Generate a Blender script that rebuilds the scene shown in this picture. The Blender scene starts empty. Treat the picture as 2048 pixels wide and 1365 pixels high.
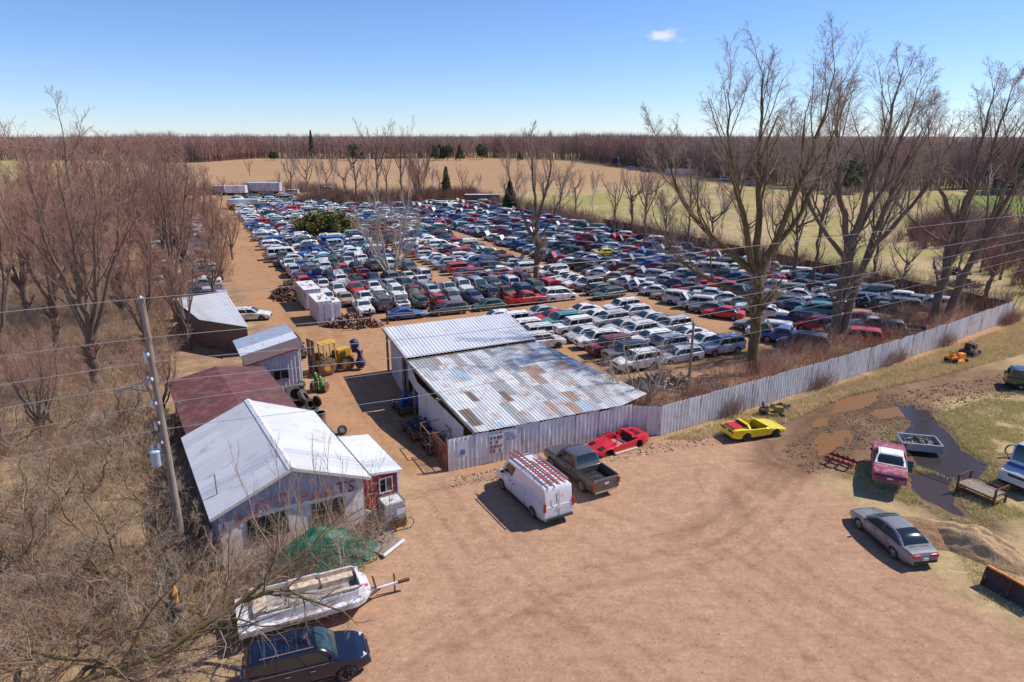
import bpy, math, random
import numpy as np
from mathutils import Vector, Matrix
R = math.radians
scene = bpy.context.scene
# ---------------- camera ----------------
CAMH = 21.0; PITCH = R(16.87); F = 1365.0
cam_d = bpy.data.cameras.new('camera'); cam = bpy.data.objects.new('camera', cam_d)
scene.collection.objects.link(cam); scene.camera = cam
cam.location = (0, 0, CAMH); cam.rotation_euler = (math.pi/2 - PITCH, 0, 0)
cam_d.sensor_width = 36; cam_d.lens = 24; cam_d.clip_start = 0.5; cam_d.clip_end = 9000
# ---------------- sky, sun, exposure ----------------
SUN_AZ, SUN_EL = 72.0, 49.0            # compass bearing (0 = away from the camera, 90 = right)
w = bpy.data.worlds.new('World'); scene.world = w; w.use_nodes = True
nt = w.node_tree; bg = nt.nodes['Background']
sky = nt.nodes.new('ShaderNodeTexSky'); sky.sky_type = 'NISHITA'; sky.sun_disc = False
sky.sun_elevation = R(SUN_EL); sky.sun_rotation = R(SUN_AZ); sky.air_density = 1.0; sky.dust_density = 0.0; sky.ozone_density = 4.0; sky.altitude = 1500
tint = nt.nodes.new('ShaderNodeMix'); tint.data_type = 'RGBA'; tint.blend_type = 'MULTIPLY'; tint.inputs[0].default_value = 1; tint.inputs[7].default_value = (.73, .815, 1.03, 1)
nt.links.new(sky.outputs[0], tint.inputs[6]); bg.inputs[1].default_value = 0.115
# one small wispy cloud and a few faint streaks low over the woods, placed by direction in the sky
def wn(ty, **k):
    n = nt.nodes.new(ty)
    for a, b in k.items(): setattr(n, a, b)
    return n
def wm(op, a, b=None, c=None, clamp=False):
    n = wn('ShaderNodeMath', operation=op, use_clamp=clamp)
    for q, v in enumerate((a, b, c)):
        if v is None: continue
        if isinstance(v, (int, float)): n.inputs[q].default_value = v
        else: nt.links.new(v, n.inputs[q])
    return n.outputs[0]
wtc = wn('ShaderNodeTexCoord'); cd_ = (.2004, .9721, .1220)
def wdot(v):
    n = wn('ShaderNodeVectorMath', operation='DOT_PRODUCT'); nt.links.new(wtc.outputs['Generated'], n.inputs[0]); n.inputs[1].default_value = v; return n.outputs['Value']
cx_ = wdot((.9794, -.2019, 0)); cz_ = wm('SUBTRACT', wdot((0, 0, 1)), .1220)
wno = wn('ShaderNodeTexNoise'); wmp = wn('ShaderNodeMapping'); wmp.inputs['Scale'].default_value = (1, 1, 2.2); nt.links.new(wtc.outputs['Generated'], wmp.inputs[0]); nt.links.new(wmp.outputs[0], wno.inputs[0]); wno.inputs['Scale'].default_value = 42; wno.inputs['Detail'].default_value = 7; wno.inputs['Roughness'].default_value = .6
rr_c = wm('SQRT', wm('ADD', wm('POWER', wm('ABSOLUTE', wm('DIVIDE', cx_, .037)), 2), wm('POWER', wm('ABSOLUTE', wm('DIVIDE', cz_, .0125)), 2)))
den = wm('MULTIPLY', wm('ADD', wm('MULTIPLY_ADD', rr_c, -1.0, .75), wm('MULTIPLY_ADD', wno.outputs['Fac'], 3.2, -1.6)), 1.3, None, True)
den = wm('MULTIPLY', den, wm('GREATER_THAN', wdot(cd_), .9))
wn2 = wn('ShaderNodeTexNoise'); wm2 = wn('ShaderNodeMapping'); wm2.inputs['Scale'].default_value = (1, 1, 9); nt.links.new(wtc.outputs['Generated'], wm2.inputs[0]); nt.links.new(wm2.outputs[0], wn2.inputs[0]); wn2.inputs['Scale'].default_value = 9; wn2.inputs['Detail'].default_value = 6
low = wm('MULTIPLY', wm('MULTIPLY_ADD', wn2.outputs['Fac'], 3, -1.62, True), wm('MULTIPLY_ADD', wdot((0, 0, 1)), -9, 1, True))
cmix = wn('ShaderNodeMix', data_type='RGBA'); nt.links.new(wm('MAXIMUM', wm('MULTIPLY', den, .9), wm('MULTIPLY', low, .3)), cmix.inputs[0]); nt.links.new(tint.outputs[2], cmix.inputs[6]); cmix.inputs[7].default_value = (5.6, 5.8, 6.3, 1); nt.links.new(cmix.outputs[2], bg.inputs[0])
sl = bpy.data.lights.new('sun', 'SUN'); sl.energy = 4.0; sl.angle = R(0.5); sl.color = (1.0, 0.95, 0.87)
so = bpy.data.objects.new('sun', sl); scene.collection.objects.link(so)
sd = Vector((math.sin(R(SUN_AZ))*math.cos(R(SUN_EL)), math.cos(R(SUN_AZ))*math.cos(R(SUN_EL)), math.sin(R(SUN_EL))))
so.rotation_euler = sd.to_track_quat('Z', 'Y').to_euler()
scene.view_settings.view_transform = 'Standard'; scene.view_settings.look = 'None'
scene.view_settings.exposure = 0.35; scene.view_settings.gamma = 1
# ---------------- helpers ----------------
col = scene.collection
rnd = random.Random(7); rs = np.random.RandomState(11)
def P(px, py, z=0.0):
    """ground (or height z) point seen at a pixel of the 2048 px photo"""
    dx = (px-1024)/F; dy = (682.5-py)/F
    Y = math.cos(PITCH)+dy*math.sin(PITCH); Z = -math.sin(PITCH)+dy*math.cos(PITCH)
    t = (z-CAMH)/Z
    return Vector((dx*t, Y*t, z))
def az(a): return R(90-a)                 # rotation that turns local +X to compass bearing a
def az_of(p, q): return math.degrees(math.atan2(q[0]-p[0], q[1]-p[1]))
def tag(o, label=None, cat=None, group=None, kind=None):
    if label: o['label'] = label
    if cat: o['category'] = cat
    if group: o['group'] = group
    if kind: o['kind'] = kind
    return o
def empty(name, loc, rz=0, label=None, cat=None, group=None):
    o = bpy.data.objects.new(name, None); col.objects.link(o)
    o.location = loc; o.rotation_euler = (0, 0, rz); o.empty_display_size = .3
    return tag(o, label, cat, group)
def from_np(name, verts, faces, mats, parent=None, colors=None, mi=None, smooth=False):
    """faces: (n,k) int array, colors: per-vertex rgb"""
    me = bpy.data.meshes.new(name)
    verts = np.asarray(verts, dtype=np.float32); faces = np.asarray(faces, dtype=np.int32)
    n, k = faces.shape
    me.vertices.add(len(verts)); me.vertices.foreach_set('co', verts.ravel())
    me.loops.add(n*k); me.loops.foreach_set('vertex_index', faces.ravel())
    me.polygons.add(n); me.polygons.foreach_set('loop_start', np.arange(0, n*k, k, dtype=np.int32))
    me.polygons.foreach_set('loop_total', np.full(n, k, dtype=np.int32))
    if mi is not None: me.polygons.foreach_set('material_index', np.asarray(mi, dtype=np.int32))
    if smooth: me.polygons.foreach_set('use_smooth', np.ones(n, dtype=bool))
    me.update(calc_edges=True)
    if colors is not None:
        a = me.color_attributes.new('Col', 'FLOAT_COLOR', 'POINT')
        c = np.ones((len(verts), 4), dtype=np.float32); c[:, :3] = colors
        a.data.foreach_set('color', c.ravel())
    for m in (mats if isinstance(mats, (list, tuple)) else [mats]): me.materials.append(m)
    o = bpy.data.objects.new(name, me); col.objects.link(o)
    if parent: o.parent = parent
    return o
class MB:
    def __init__(s): s.v = []; s.f = []; s.m = []; s.c = []; s.mi = 0; s.col = (1, 1, 1)
    def add(s, vs, fs, M=None):
        b = len(s.v)
        for p in vs: s.v.append(tuple(M @ Vector(p)) if M else tuple(p))
        for f in fs: s.f.append(tuple(i+b for i in f)); s.m.append(s.mi); s.c.append(s.col)
        return s
    def box(s, c, d, rz=0, ry=0, rx=0, taper=1.0):
        hx, hy, hz = d[0]/2, d[1]/2, d[2]/2
        vs = [(x*hx*(taper if z > 0 else 1), y*hy*(taper if z > 0 else 1), z*hz) for z in (-1, 1) for y in (-1, 1) for x in (-1, 1)]
        M = Matrix.Translation(c) @ Matrix.Rotation(rz, 4, 'Z') @ Matrix.Rotation(ry, 4, 'Y') @ Matrix.Rotation(rx, 4, 'X')
        return s.add(vs, [(0, 2, 3, 1), (4, 5, 7, 6), (0, 1, 5, 4), (2, 6, 7, 3), (0, 4, 6, 2), (1, 3, 7, 5)], M)
    def bar(s, a, b, wd=.05, ht=None):
        a = Vector(a); b = Vector(b); d = b-a; L = d.length; ht = ht or wd
        M = Matrix.Translation((a+b)/2) @ d.to_track_quat('X', 'Z').to_matrix().to_4x4()
        hx, hy, hz = L/2, wd/2, ht/2
        vs = [(x*hx, y*hy, z*hz) for z in (-1, 1) for y in (-1, 1) for x in (-1, 1)]
        return s.add(vs, [(0, 2, 3, 1), (4, 5, 7, 6), (0, 1, 5, 4), (2, 6, 7, 3), (0, 4, 6, 2), (1, 3, 7, 5)], M)
    def tube(s, pts, r, n=8, cap=True):
        pts = [Vector(p) for p in pts]; K = len(pts)
        rr = r if isinstance(r, (list, tuple)) else [r]*K
        vs = []
        t0 = (pts[1]-pts[0]).normalized(); up = Vector((0, 0, 1)) if abs(t0.z) < .9 else Vector((1, 0, 0))
        for i, p in enumerate(pts):
            t = (pts[min(i+1, K-1)]-pts[max(i-1, 0)]).normalized()
            a = t.cross(up).normalized(); b = a.cross(t)
            for k in range(n):
                q = 2*math.pi*k/n; vs.append(p+(a*math.cos(q)+b*math.sin(q))*rr[i])
        fs = [(i*n+k, i*n+(k+1) % n, (i+1)*n+(k+1) % n, (i+1)*n+k) for i in range(K-1) for k in range(n)]
        if cap: fs += [tuple(range(n)), tuple(reversed(range((K-1)*n, K*n)))]
        return s.add(vs, fs)
    def lathe(s, prof, c=(0, 0, 0), n=16, axis='Z', M=None):
        vs = []
        for (r, h) in prof:
            for k in range(n):
                q = 2*math.pi*k/n; x, y = r*math.cos(q), r*math.sin(q)
                p = (x, y, h) if axis == 'Z' else ((x, h, y) if axis == 'Y' else (h, x, y))
                vs.append((p[0]+c[0], p[1]+c[1], p[2]+c[2]))
        K = len(prof)
        fs = [(i*n+k, i*n+(k+1) % n, (i+1)*n+(k+1) % n, (i+1)*n+k) for i in range(K-1) for k in range(n)]
        if prof[0][0] > 1e-6: fs.append(tuple(reversed(range(n))))
        if prof[-1][0] > 1e-6: fs.append(tuple(range((K-1)*n, K*n)))
        return s.add(vs, fs, M)
    def loft(s, rings, close=True, caps=(True, True)):
        n = len(rings[0]); vs = [p for r_ in rings for p in r_]; fs = []
        for i in range(len(rings)-1):
            for k in range(n if close else n-1):
                fs.append((i*n+k, i*n+(k+1) % n, (i+1)*n+(k+1) % n, (i+1)*n+k))
        if caps[0]: fs.append(tuple(reversed(range(n))))
        if caps[1]: fs.append(tuple(range((len(rings)-1)*n, len(rings)*n)))
        return s.add(vs, fs)
    def prism(s, poly, z0, z1):
        n = len(poly)
        vs = [(x, y, z0) for x, y in poly]+[(x, y, z1) for x, y in poly]
        return s.add(vs, [tuple(reversed(range(n))), tuple(range(n, 2*n))]+[(i, (i+1) % n, n+(i+1) % n, n+i) for i in range(n)])
    def mesh(s, name, mats, smooth=None, fix=True):
        me = bpy.data.meshes.new(name); me.from_pydata(s.v, [], s.f)
        for m in (mats if isinstance(mats, (list, tuple)) else [mats]): me.materials.append(m)
        me.polygons.foreach_set('material_index', s.m)
        if any(c != (1, 1, 1) for c in s.c):
            a = me.color_attributes.new('Col', 'FLOAT_COLOR', 'CORNER'); d = []
            for f, c in zip(s.f, s.c): d += [c[0], c[1], c[2], 1]*len(f)
            a.data.foreach_set('color', d)
        if fix:
            import bmesh
            bm = bmesh.new(); bm.from_mesh(me); bmesh.ops.recalc_face_normals(bm, faces=bm.faces); bm.to_mesh(me); bm.free()
        if smooth:
            me.polygons.foreach_set('use_smooth', [True]*len(me.polygons)); me.set_sharp_from_angle(angle=R(smooth))
        me.update(); return me
    def build(s, name, mats, parent=None, smooth=None, fix=True):
        o = bpy.data.objects.new(name, s.mesh(name, mats, smooth, fix)); col.objects.link(o)
        if parent: o.parent = parent
        return o
# ---------------- materials ----------------
def srgb(r, g, b):
    f = lambda c: (c/255/12.92) if c/255 <= .04045 else ((c/255+.055)/1.055)**2.4
    return (f(r), f(g), f(b))
MATS = {}
def mat(name, color, rough=.6, metal=0.0, dirt=None, dirt_amt=.4, scale=3.0, bump=0.0, src='const', coat=0.0, spec=.5, stretch=(1, 1, 1), alpha=1.0, coord='Object', detail=6):
    """src: const | attr ('Col' attribute) | obj (object colour). dirt: second colour mixed in by noise"""
    if name in MATS: return MATS[name]
    m = bpy.data.materials.new(name); m.use_nodes = True; MATS[name] = m
    t = m.node_tree; b = t.nodes['Principled BSDF']; L = t.links
    b.inputs['Roughness'].default_value = rough; b.inputs['Metallic'].default_value = metal
    b.inputs['Coat Weight'].default_value = coat; b.inputs['Specular IOR Level'].default_value = spec
    if src == 'const':
        n = t.nodes.new('ShaderNodeRGB'); n.outputs[0].default_value = (*color, 1); out = n.outputs[0]
    elif src == 'attr':
        n = t.nodes.new('ShaderNodeAttribute'); n.attribute_name = 'Col'; out = n.outputs['Color']
    else:
        n = t.nodes.new('ShaderNodeObjectInfo'); out = n.outputs['Color']
    if dirt or bump:
        tc = t.nodes.new('ShaderNodeTexCoord'); mp = t.nodes.new('ShaderNodeMapping'); mp.inputs['Scale'].default_value = stretch
        L.new(tc.outputs[coord], mp.inputs[0])
        if src == 'obj':
            oi = t.nodes.new('ShaderNodeObjectInfo'); sc = t.nodes.new('ShaderNodeVectorMath'); sc.operation = 'ADD'
            cx = t.nodes.new('ShaderNodeCombineXYZ'); mu = t.nodes.new('ShaderNodeMath'); mu.operation = 'MULTIPLY'; mu.inputs[1].default_value = 97
            L.new(oi.outputs['Random'], mu.inputs[0]); L.new(mu.outputs[0], cx.inputs[2])
            L.new(mp.outputs[0], sc.inputs[0]); L.new(cx.outputs[0], sc.inputs[1]); vec = sc.outputs[0]
        else: vec = mp.outputs[0]
        no = t.nodes.new('ShaderNodeTexNoise'); no.inputs['Scale'].default_value = scale; no.inputs['Detail'].default_value = detail; no.inputs['Roughness'].default_value = .65
        L.new(vec, no.inputs['Vector'])
    if dirt:
        cr = t.nodes.new('ShaderNodeValToRGB'); cr.color_ramp.elements[0].position = .62-.3*dirt_amt; cr.color_ramp.elements[1].position = .78-.12*dirt_amt
        L.new(no.outputs['Fac'], cr.inputs[0])
        mx = t.nodes.new('ShaderNodeMix'); mx.data_type = 'RGBA'; mx.inputs[7].default_value = (*dirt, 1)
        L.new(cr.outputs[0], mx.inputs[0]); L.new(out, mx.inputs[6]); out = mx.outputs[2]
        ad = t.nodes.new('ShaderNodeMath'); ad.operation = 'MULTIPLY_ADD'; ad.inputs[1].default_value = .35; ad.inputs[2].default_value = rough; ad.use_clamp = True
        L.new(cr.outputs[0], ad.inputs[0]); L.new(ad.outputs[0], b.inputs['Roughness'])
    if bump:
        bp = t.nodes.new('ShaderNodeBump'); bp.inputs['Strength'].default_value = bump; bp.inputs['Distance'].default_value = .05
        L.new(no.outputs['Fac'], bp.inputs['Height']); L.new(bp.outputs[0], b.inputs['Normal'])
    L.new(out, b.inputs['Base Color'])
    return m
RUST = (.19, .075, .03)
M_paint = mat('car_paint', (1, 1, 1), .42, src='obj', dirt=(.24, .16, .11), dirt_amt=.55, scale=1.9, coat=.2)
M_paint_a = mat('car_paint_mass', (1, 1, 1), .45, src='attr', coat=.15, dirt=(.26, .2, .15), dirt_amt=.3, scale=.8)
M_hero = mat('clean_paint', (1, 1, 1), .28, src='obj', dirt=(.24, .19, .14), dirt_amt=.1, scale=3, coat=.8)
M_glass = mat('window_glass', (.012, .02, .024), .07, spec=.9)
M_glassw = mat('windscreen_glass', (.03, .06, .062), .06, spec=.9)
M_black = mat('black_plastic', (.018, .018, .02), .55, dirt=(.07, .06, .05), dirt_amt=.4, scale=4)
M_dark = mat('dark_cavity', (.012, .011, .011), .8)
M_tyre = mat('tyre_rubber', (.022, .021, .02), .85, dirt=(.11, .085, .06), dirt_amt=.6, scale=5)
M_rim = mat('alloy_rim', (.24, .24, .25), .4, .5)
M_chrome = mat('chrome', (.6, .6, .6), .15, 1)
M_red = mat('red_lens', (.42, .012, .01), .2, spec=.8)
M_lamp = mat('clear_lens', (.6, .62, .62), .12, spec=.9)
M_white = mat('white_paint', (.76, .76, .77), .45, dirt=(.4, .36, .31), dirt_amt=.35, scale=2)
M_rust = mat('rusty_steel', (.17, .07, .035), .85, dirt=(.07, .035, .02), dirt_amt=.6, scale=6, bump=.3)
M_rusty = mat('light_rust', (.30, .15, .09), .85, dirt=(.1, .05, .03), dirt_amt=.5, scale=7)
M_steel = mat('grey_steel', (.3, .3, .31), .45, .6, dirt=(.15, .1, .07), dirt_amt=.4, scale=6)
M_junk = mat('mixed_scrap', (.2, .2, .2), .6, src='attr', dirt=(.12, .07, .04), dirt_amt=.4, scale=6)
M_yellow = mat('worn_yellow_paint', (.66, .37, .03), .5, dirt=(.25, .14, .06), dirt_amt=.5, scale=3)
M_wood = mat('grey_wood', (.3, .24, .19), .85, dirt=(.16, .12, .09), dirt_amt=.6, scale=5, stretch=(1, 1, .2))
M_green = mat('green_tarp', (.006, .13, .07), .5, dirt=(.02, .20, .12), dirt_amt=.5, scale=2, bump=.6)
M_wire = mat('overhead_wire', (.32, .31, .31), .4)
M_sheet = mat('painted_sheet_metal', (1, 1, 1), .45, src='attr', dirt=(.28, .17, .12), dirt_amt=.26, scale=1.7, stretch=(1, 1, .22), coord='Object')
M_sheetclean = mat('clean_sheet_metal', (1, 1, 1), .4, src='attr', dirt=(.45, .4, .38), dirt_amt=.2, scale=.8)
def noise2(x, y, seed=0):
    xi = np.floor(x).astype(np.int64); yi = np.floor(y).astype(np.int64); xf = x-xi; yf = y-yi
    def h(a, b):
        n = (a*374761393+b*668265263+seed*1442695041) & 0xffffffff
        n = ((n ^ (n >> 13))*1274126177) & 0xffffffff
        return ((n ^ (n >> 16)) & 0xffff)/65535.0
    u = xf*xf*(3-2*xf); v = yf*yf*(3-2*yf)
    return (h(xi, yi)*(1-u)+h(xi+1, yi)*u)*(1-v)+(h(xi, yi+1)*(1-u)+h(xi+1, yi+1)*u)*v
def fbm(x, y, s, o=4, seed=0):
    t = 0; a = .5; tot = 0
    for i in range(o):
        t = t+a*noise2(x/s+17.3*i, y/s-9.1*i, seed+i); tot += a; a *= .55; s *= .5
    return t/tot
def resample(pts, K):
    pts = np.array(pts, float); s = np.r_[0, np.cumsum(np.linalg.norm(np.diff(pts, axis=0), axis=1))]; t_ = np.linspace(0, s[-1], K)
    return np.stack([np.interp(t_, s, pts[:, i]) for i in range(3)], -1)
def unit(a): return a/np.maximum(np.linalg.norm(a, axis=-1, keepdims=True), 1e-9)
ORD = ['first', 'second', 'third', 'fourth', 'fifth', 'sixth', 'seventh', 'eighth', 'ninth', 'tenth', 'eleventh', 'twelfth', 'thirteenth', 'fourteenth', 'fifteenth', 'sixteenth', 'seventeenth', 'eighteenth', 'nineteenth', 'twentieth']
TENS = {2: 'twenty', 3: 'thirty', 4: 'forty', 5: 'fifty', 6: 'sixty', 7: 'seventy', 8: 'eighty'}
def ordn(i):
    i += 1
    if i <= 20: return ORD[i-1]
    a, b_ = divmod(i, 10); return TENS[a].replace('ty', 'tieth') if b_ == 0 else TENS[a]+'-'+ORD[b_-1]
# ---------------- ground ----------------
def polysd(X, Y, poly):
    """signed distance, positive inside"""
    n = len(poly); d = np.full(X.shape, 1e9); ins = np.zeros(X.shape, bool)
    for i in range(n):
        ax, ay = poly[i][0], poly[i][1]; bx, by = poly[(i+1) % n][0], poly[(i+1) % n][1]
        ex, ey = bx-ax, by-ay; L = ex*ex+ey*ey+1e-9
        t = np.clip(((X-ax)*ex+(Y-ay)*ey)/L, 0, 1)
        d = np.minimum(d, np.hypot(X-ax-t*ex, Y-ay-t*ey))
        c = ((ay > Y) != (by > Y)) & (X < (bx-ax)*(Y-ay)/((by-ay) if abs(by-ay) > 1e-9 else 1e-9)+ax)
        ins ^= c
    return np.where(ins, d, -d)
def polyld(X, Y, pl):
    d = np.full(X.shape, 1e9)
    for i in range(len(pl)-1):
        ax, ay = pl[i][0], pl[i][1]; bx, by = pl[i+1][0], pl[i+1][1]; ex, ey = bx-ax, by-ay
        t = np.clip(((X-ax)*ex+(Y-ay)*ey)/(ex*ex+ey*ey), 0, 1); d = np.minimum(d, np.hypot(X-ax-t*ex, Y-ay-t*ey))
    return d
pp = lambda l: [tuple(P(*q))[:2] for q in l]
O = Vector((-23, 75)); U = Vector((-.4226, .9063)); V = Vector((.9063, .4226))
def yd(u, v): q = O+U*u+V*v; return (q.x, q.y)
LOT = pp([(560, 1250), (735, 1130), (830, 1045), (790, 905), (890, 940), (1100, 900), (1260, 880), (1400, 850), (1560, 860), (1620, 930), (1700, 1010), (1850, 1140), (2060, 1290)])+[(45, 12), (60, -40), (-30, -40), (-12, 18)]
YARD = [yd(-40, 14), yd(-36, 76), yd(140, 76), yd(142, 34), yd(195, 30), yd(200, -14), yd(80, -9), yd(30, -6.5)]+pp([(520, 660), (610, 790), (640, 860), (760, 900), (800, 960), (900, 945)])
PUD = {'big': pp([(1930, 900), (1975, 930), (1960, 960), (1900, 955), (1830, 930), (1800, 880), (1820, 840), (1800, 815), (1850, 822), (1900, 862)]),
       'tan1': pp([(1680, 800), (1745, 785), (1750, 798), (1715, 818), (1668, 822)]),
       'tan2': pp([(1640, 870), (1700, 862), (1690, 885), (1645, 905), (1632, 890)]),
       'tan3': pp([(1630, 838), (1655, 836), (1650, 850), (1628, 852)]),
       'tan4': pp([(1745, 822), (1800, 815), (1815, 830), (1760, 835)]),
       'low': pp([(1820, 940), (1900, 960), (1920, 1010), (1960, 1045), (1900, 1035), (1850, 1005), (1815, 975)])}
MUD = pp([(1600, 905), (1630, 885), (1660, 850), (1730, 810), (1840, 770), (2010, 750)])
WEAR = pp([(1400, 1060), (1520, 960), (1600, 900)])
def lerpc(a, b, t): return a*(1-t[..., None])+b*t[..., None]
ss = lambda e0, e1, x: (lambda t: t*t*(3-2*t))(np.clip((x-e0)/(e1-e0), 0, 1))
def ground_z(X, Y):
    z = (fbm(X, Y, 3.0, 3, 5)-.5)*.05*ss(400, 100, Y)
    dm = polyld(X, Y, MUD); mud = ss(4.5, 1.6, dm+2*(fbm(X, Y, 3, 2, 8)-.5))
    rut = np.zeros(X.shape)
    for k, off in enumerate((-.2, .9, 2.1, 3.2)):
        rut = np.maximum(rut, ss(.38, .1, np.abs(dm+1.0*(fbm(X, Y, 7, 2, 30+k)-.5)-off)))
    z = z-mud*.07*rut+mud*.06*(fbm(X, Y, .8, 3, 12)-.5)
    for n, q in PUD.items():
        sd_ = polysd(X, Y, q); z = z-ss(-.6, .7, sd_+.9*(fbm(X, Y, 1.2, 3, 40)-.5))*.12
    pile = P(1925, 1110); g = lambda cx, cy, r, h: h*np.exp(-(((X-cx)**2+(Y-cy)**2)/r**2))
    z = z+ss(8, 3, np.hypot(X-pile.x, Y-pile.y))*.05
    return z
xs = np.concatenate([-np.geomspace(3600, 262, 34), np.arange(-260, -50, 2.4), np.arange(-50, -16, .4), np.arange(-16, 40, .2), np.arange(40, 72, .4), np.arange(72, 262, 2.2), np.geomspace(264, 3600, 34)])
ys = np.concatenate([[-80, -40, -10], np.arange(2, 14, 2), np.arange(14, 50, .2), np.arange(50, 88, .4), np.arange(88, 262, 1.3), np.arange(262, 700, 5.), np.geomspace(705, 6500, 24)])
X, Y = np.meshgrid(xs, ys)
nz = fbm(X, Y, 4, 4, 1); n2 = fbm(X, Y, 14, 4, 2); n3 = fbm(X, Y, 60, 4, 3); nf = fbm(X, Y, 1.2, 3, 4)
C = lambda *a: np.array(srgb(*a))
sand = lerpc(C(166, 128, 101), C(192, 153, 124), n2*.3+nz*.2+nf*.5)
yardc = lerpc(C(162, 121, 88), C(192, 149, 112), nz*.5+nf*.5)
brush = lerpc(C(128, 100, 78), C(182, 150, 118), np.clip(nf*1.4-.2, 0, 1))
straw = lerpc(C(160, 134, 98), C(196, 170, 130), nf)
grass = lerpc(C(132, 130, 74), C(168, 158, 100), nf)
stub = lerpc(C(172, 134, 98), C(194, 158, 120), n3*.5+nz*.5)
furrow = (np.sin((X*.35+Y*.94)*.9+3*n3)*.5+.5)*ss(150, 260, Y)
stub = stub*(1-.2*furrow[..., None])
base = lerpc(brush, straw, ss(.35, .6, n2)*.6)
# right hand meadow and far fields
meadow = lerpc(straw*1.02, grass*np.array([.95, .98, .82]), ss(.39, .63, n2*.6+nz*.4)*.8)
right = ss(-4, 6, (X-O.x)*V.x+(Y-O.y)*V.y-78)
base = lerpc(base, meadow, right)
leftmeadow = ss(-30, -50, (X-O.x)*V.x+(Y-O.y)*V.y)*ss(60, 95, Y)
base = lerpc(base, lerpc(grass*1.05, straw, ss(.45, .6, n2)), leftmeadow)
FIELD = pp([(400, 390), (395, 325), (520, 318), (1000, 316), (1240, 330), (1400, 345), (1330, 366), (1180, 378), (900, 392), (600, 380)])
base = lerpc(base, stub, ss(-4, 6, polysd(X, Y, FIELD)+10*(n2-.5)))
front = ss(-2, 3, polysd(X, Y, pp([(1260, 880), (1500, 830), (1800, 740), (2100, 620), (2300, 700), (2300, 1300), (1400, 1100)])))
base = lerpc(base, lerpc(straw, grass, ss(.5, .68, nz*.5+n2*.5)*.5), front)
lm = ss(-.8, 1.4, polysd(X, Y, LOT)+2.4*(nz-.5)); base = lerpc(base, sand, lm)
ym = ss(-.8, 1.4, polysd(X, Y, YARD)+2.4*(nz-.5)); base = lerpc(base, yardc, ym)
dm = polyld(X, Y, MUD); mm = ss(4.8, 2.0, dm+4*(nz-.5)); mudc = lerpc(C(112, 84, 66), C(150, 118, 94), nf)
base = lerpc(base, mudc, mm*.95)
dw = polyld(X, Y, WEAR); base = lerpc(base, C(128, 96, 76)+0*base, ss(1.6, .3, dw+3*(nf-.5))*.3)
for q in PUD.values():
    base = lerpc(base, C(104, 82, 64)+0*base, ss(-2.4, -.2, polysd(X, Y, q)+2.4*(nf-.5))*.85)
base = lerpc(base, C(122, 138, 62)+0*base, ss(-8, 8, polysd(X, Y, pp([(1890, 392), (2300, 386), (2300, 440), (2040, 425), (1930, 412)]))))
# wheel tracks across the lot: darker compacted strips with their own shape
for k, pl in enumerate([[(1080, 1040), (1250, 1120), (1450, 1080), (1580, 960), (1640, 900)], [(900, 1300), (1150, 1180), (1400, 1140), (1560, 1040), (1620, 930)], [(800, 1340), (1000, 1220), (1300, 1250), (1700, 1400)], [(1440, 960), (1500, 1040), (1640, 1160), (1900, 1300)], [(880, 960), (960, 1060), (1150, 1240), (1300, 1400)], [(800, 1000), (900, 1150), (1050, 1400)], [(1180, 1010), (1350, 1080), (1500, 1000)],
                        [(1450, 1100), (1700, 1250), (1960, 1420)], [(1380, 1120), (1600, 1300), (1700, 1420)], [(1820, 1200), (1980, 1250), (2100, 1320)], [(1000, 1150), (1200, 1300), (1320, 1420)]]):
    d = polyld(X, Y, pp(pl)); w_ = np.minimum(np.abs(d-.1), np.abs(d-1.5)+.05)
    base = lerpc(base, base*np.array([.74, .72, .70]), ss(.19, .06, w_+.22*(nf-.5))*lm*.5*ss(.3, .5, n2+.25*(nz-.5)))

for k, pl in enumerate([[(890, 950), (760, 800), (640, 680), (570, 560), (450, 410)], [(1030, 640), (1200, 605)], [(1480, 700), (1180, 575), (930, 480)]]):
    d = polyld(X, Y, pp(pl)); w_ = np.minimum(np.abs(d-.5), np.abs(d-2.0))
    base = lerpc(base, base*.82, ss(.5, .12, w_+.7*(nf-.5))*ym*.7)
base = lerpc(base, C(120, 96, 90)+0*base, ss(720, 900, np.hypot(X*.75, Y)))
Zg = ground_z(X, Y)
ny, nx = X.shape
idx = np.arange(ny*nx).reshape(ny, nx)
fa = np.stack([idx[:-1, :-1], idx[:-1, 1:], idx[1:, 1:], idx[1:, :-1]], -1).reshape(-1, 4)
M_ground = mat('ground_soil', (1, 1, 1), .95, src='attr', spec=.15)
t = M_ground.node_tree; b = t.nodes['Principled BSDF']; Lk = t.links
tc = t.nodes.new('ShaderNodeTexCoord'); at = [n for n in t.nodes if n.type == 'ATTRIBUTE'][0]
no = t.nodes.new('ShaderNodeTexNoise'); no.inputs['Scale'].default_value = 1.6; no.inputs['Detail'].default_value = 10; no.inputs['Roughness'].default_value = .75
Lk.new(tc.outputs['Object'], no.inputs['Vector'])
mp = t.nodes.new('ShaderNodeMapping'); mp.inputs['Scale'].default_value = (.5, 3.2, 1); mp.inputs['Rotation'].default_value = (0, 0, R(-35)); Lk.new(tc.outputs['Object'], mp.inputs[0])
n5 = t.nodes.new('ShaderNodeTexNoise'); n5.inputs['Scale'].default_value = 1.3; n5.inputs['Detail'].default_value = 6; Lk.new(mp.outputs[0], n5.inputs['Vector'])
mr = t.nodes.new('ShaderNodeMapRange'); mr.inputs[1].default_value = .3; mr.inputs[2].default_value = .7; mr.inputs[3].default_value = .78; mr.inputs[4].default_value = 1.18
Lk.new(no.outputs['Fac'], mr.inputs[0])
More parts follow.
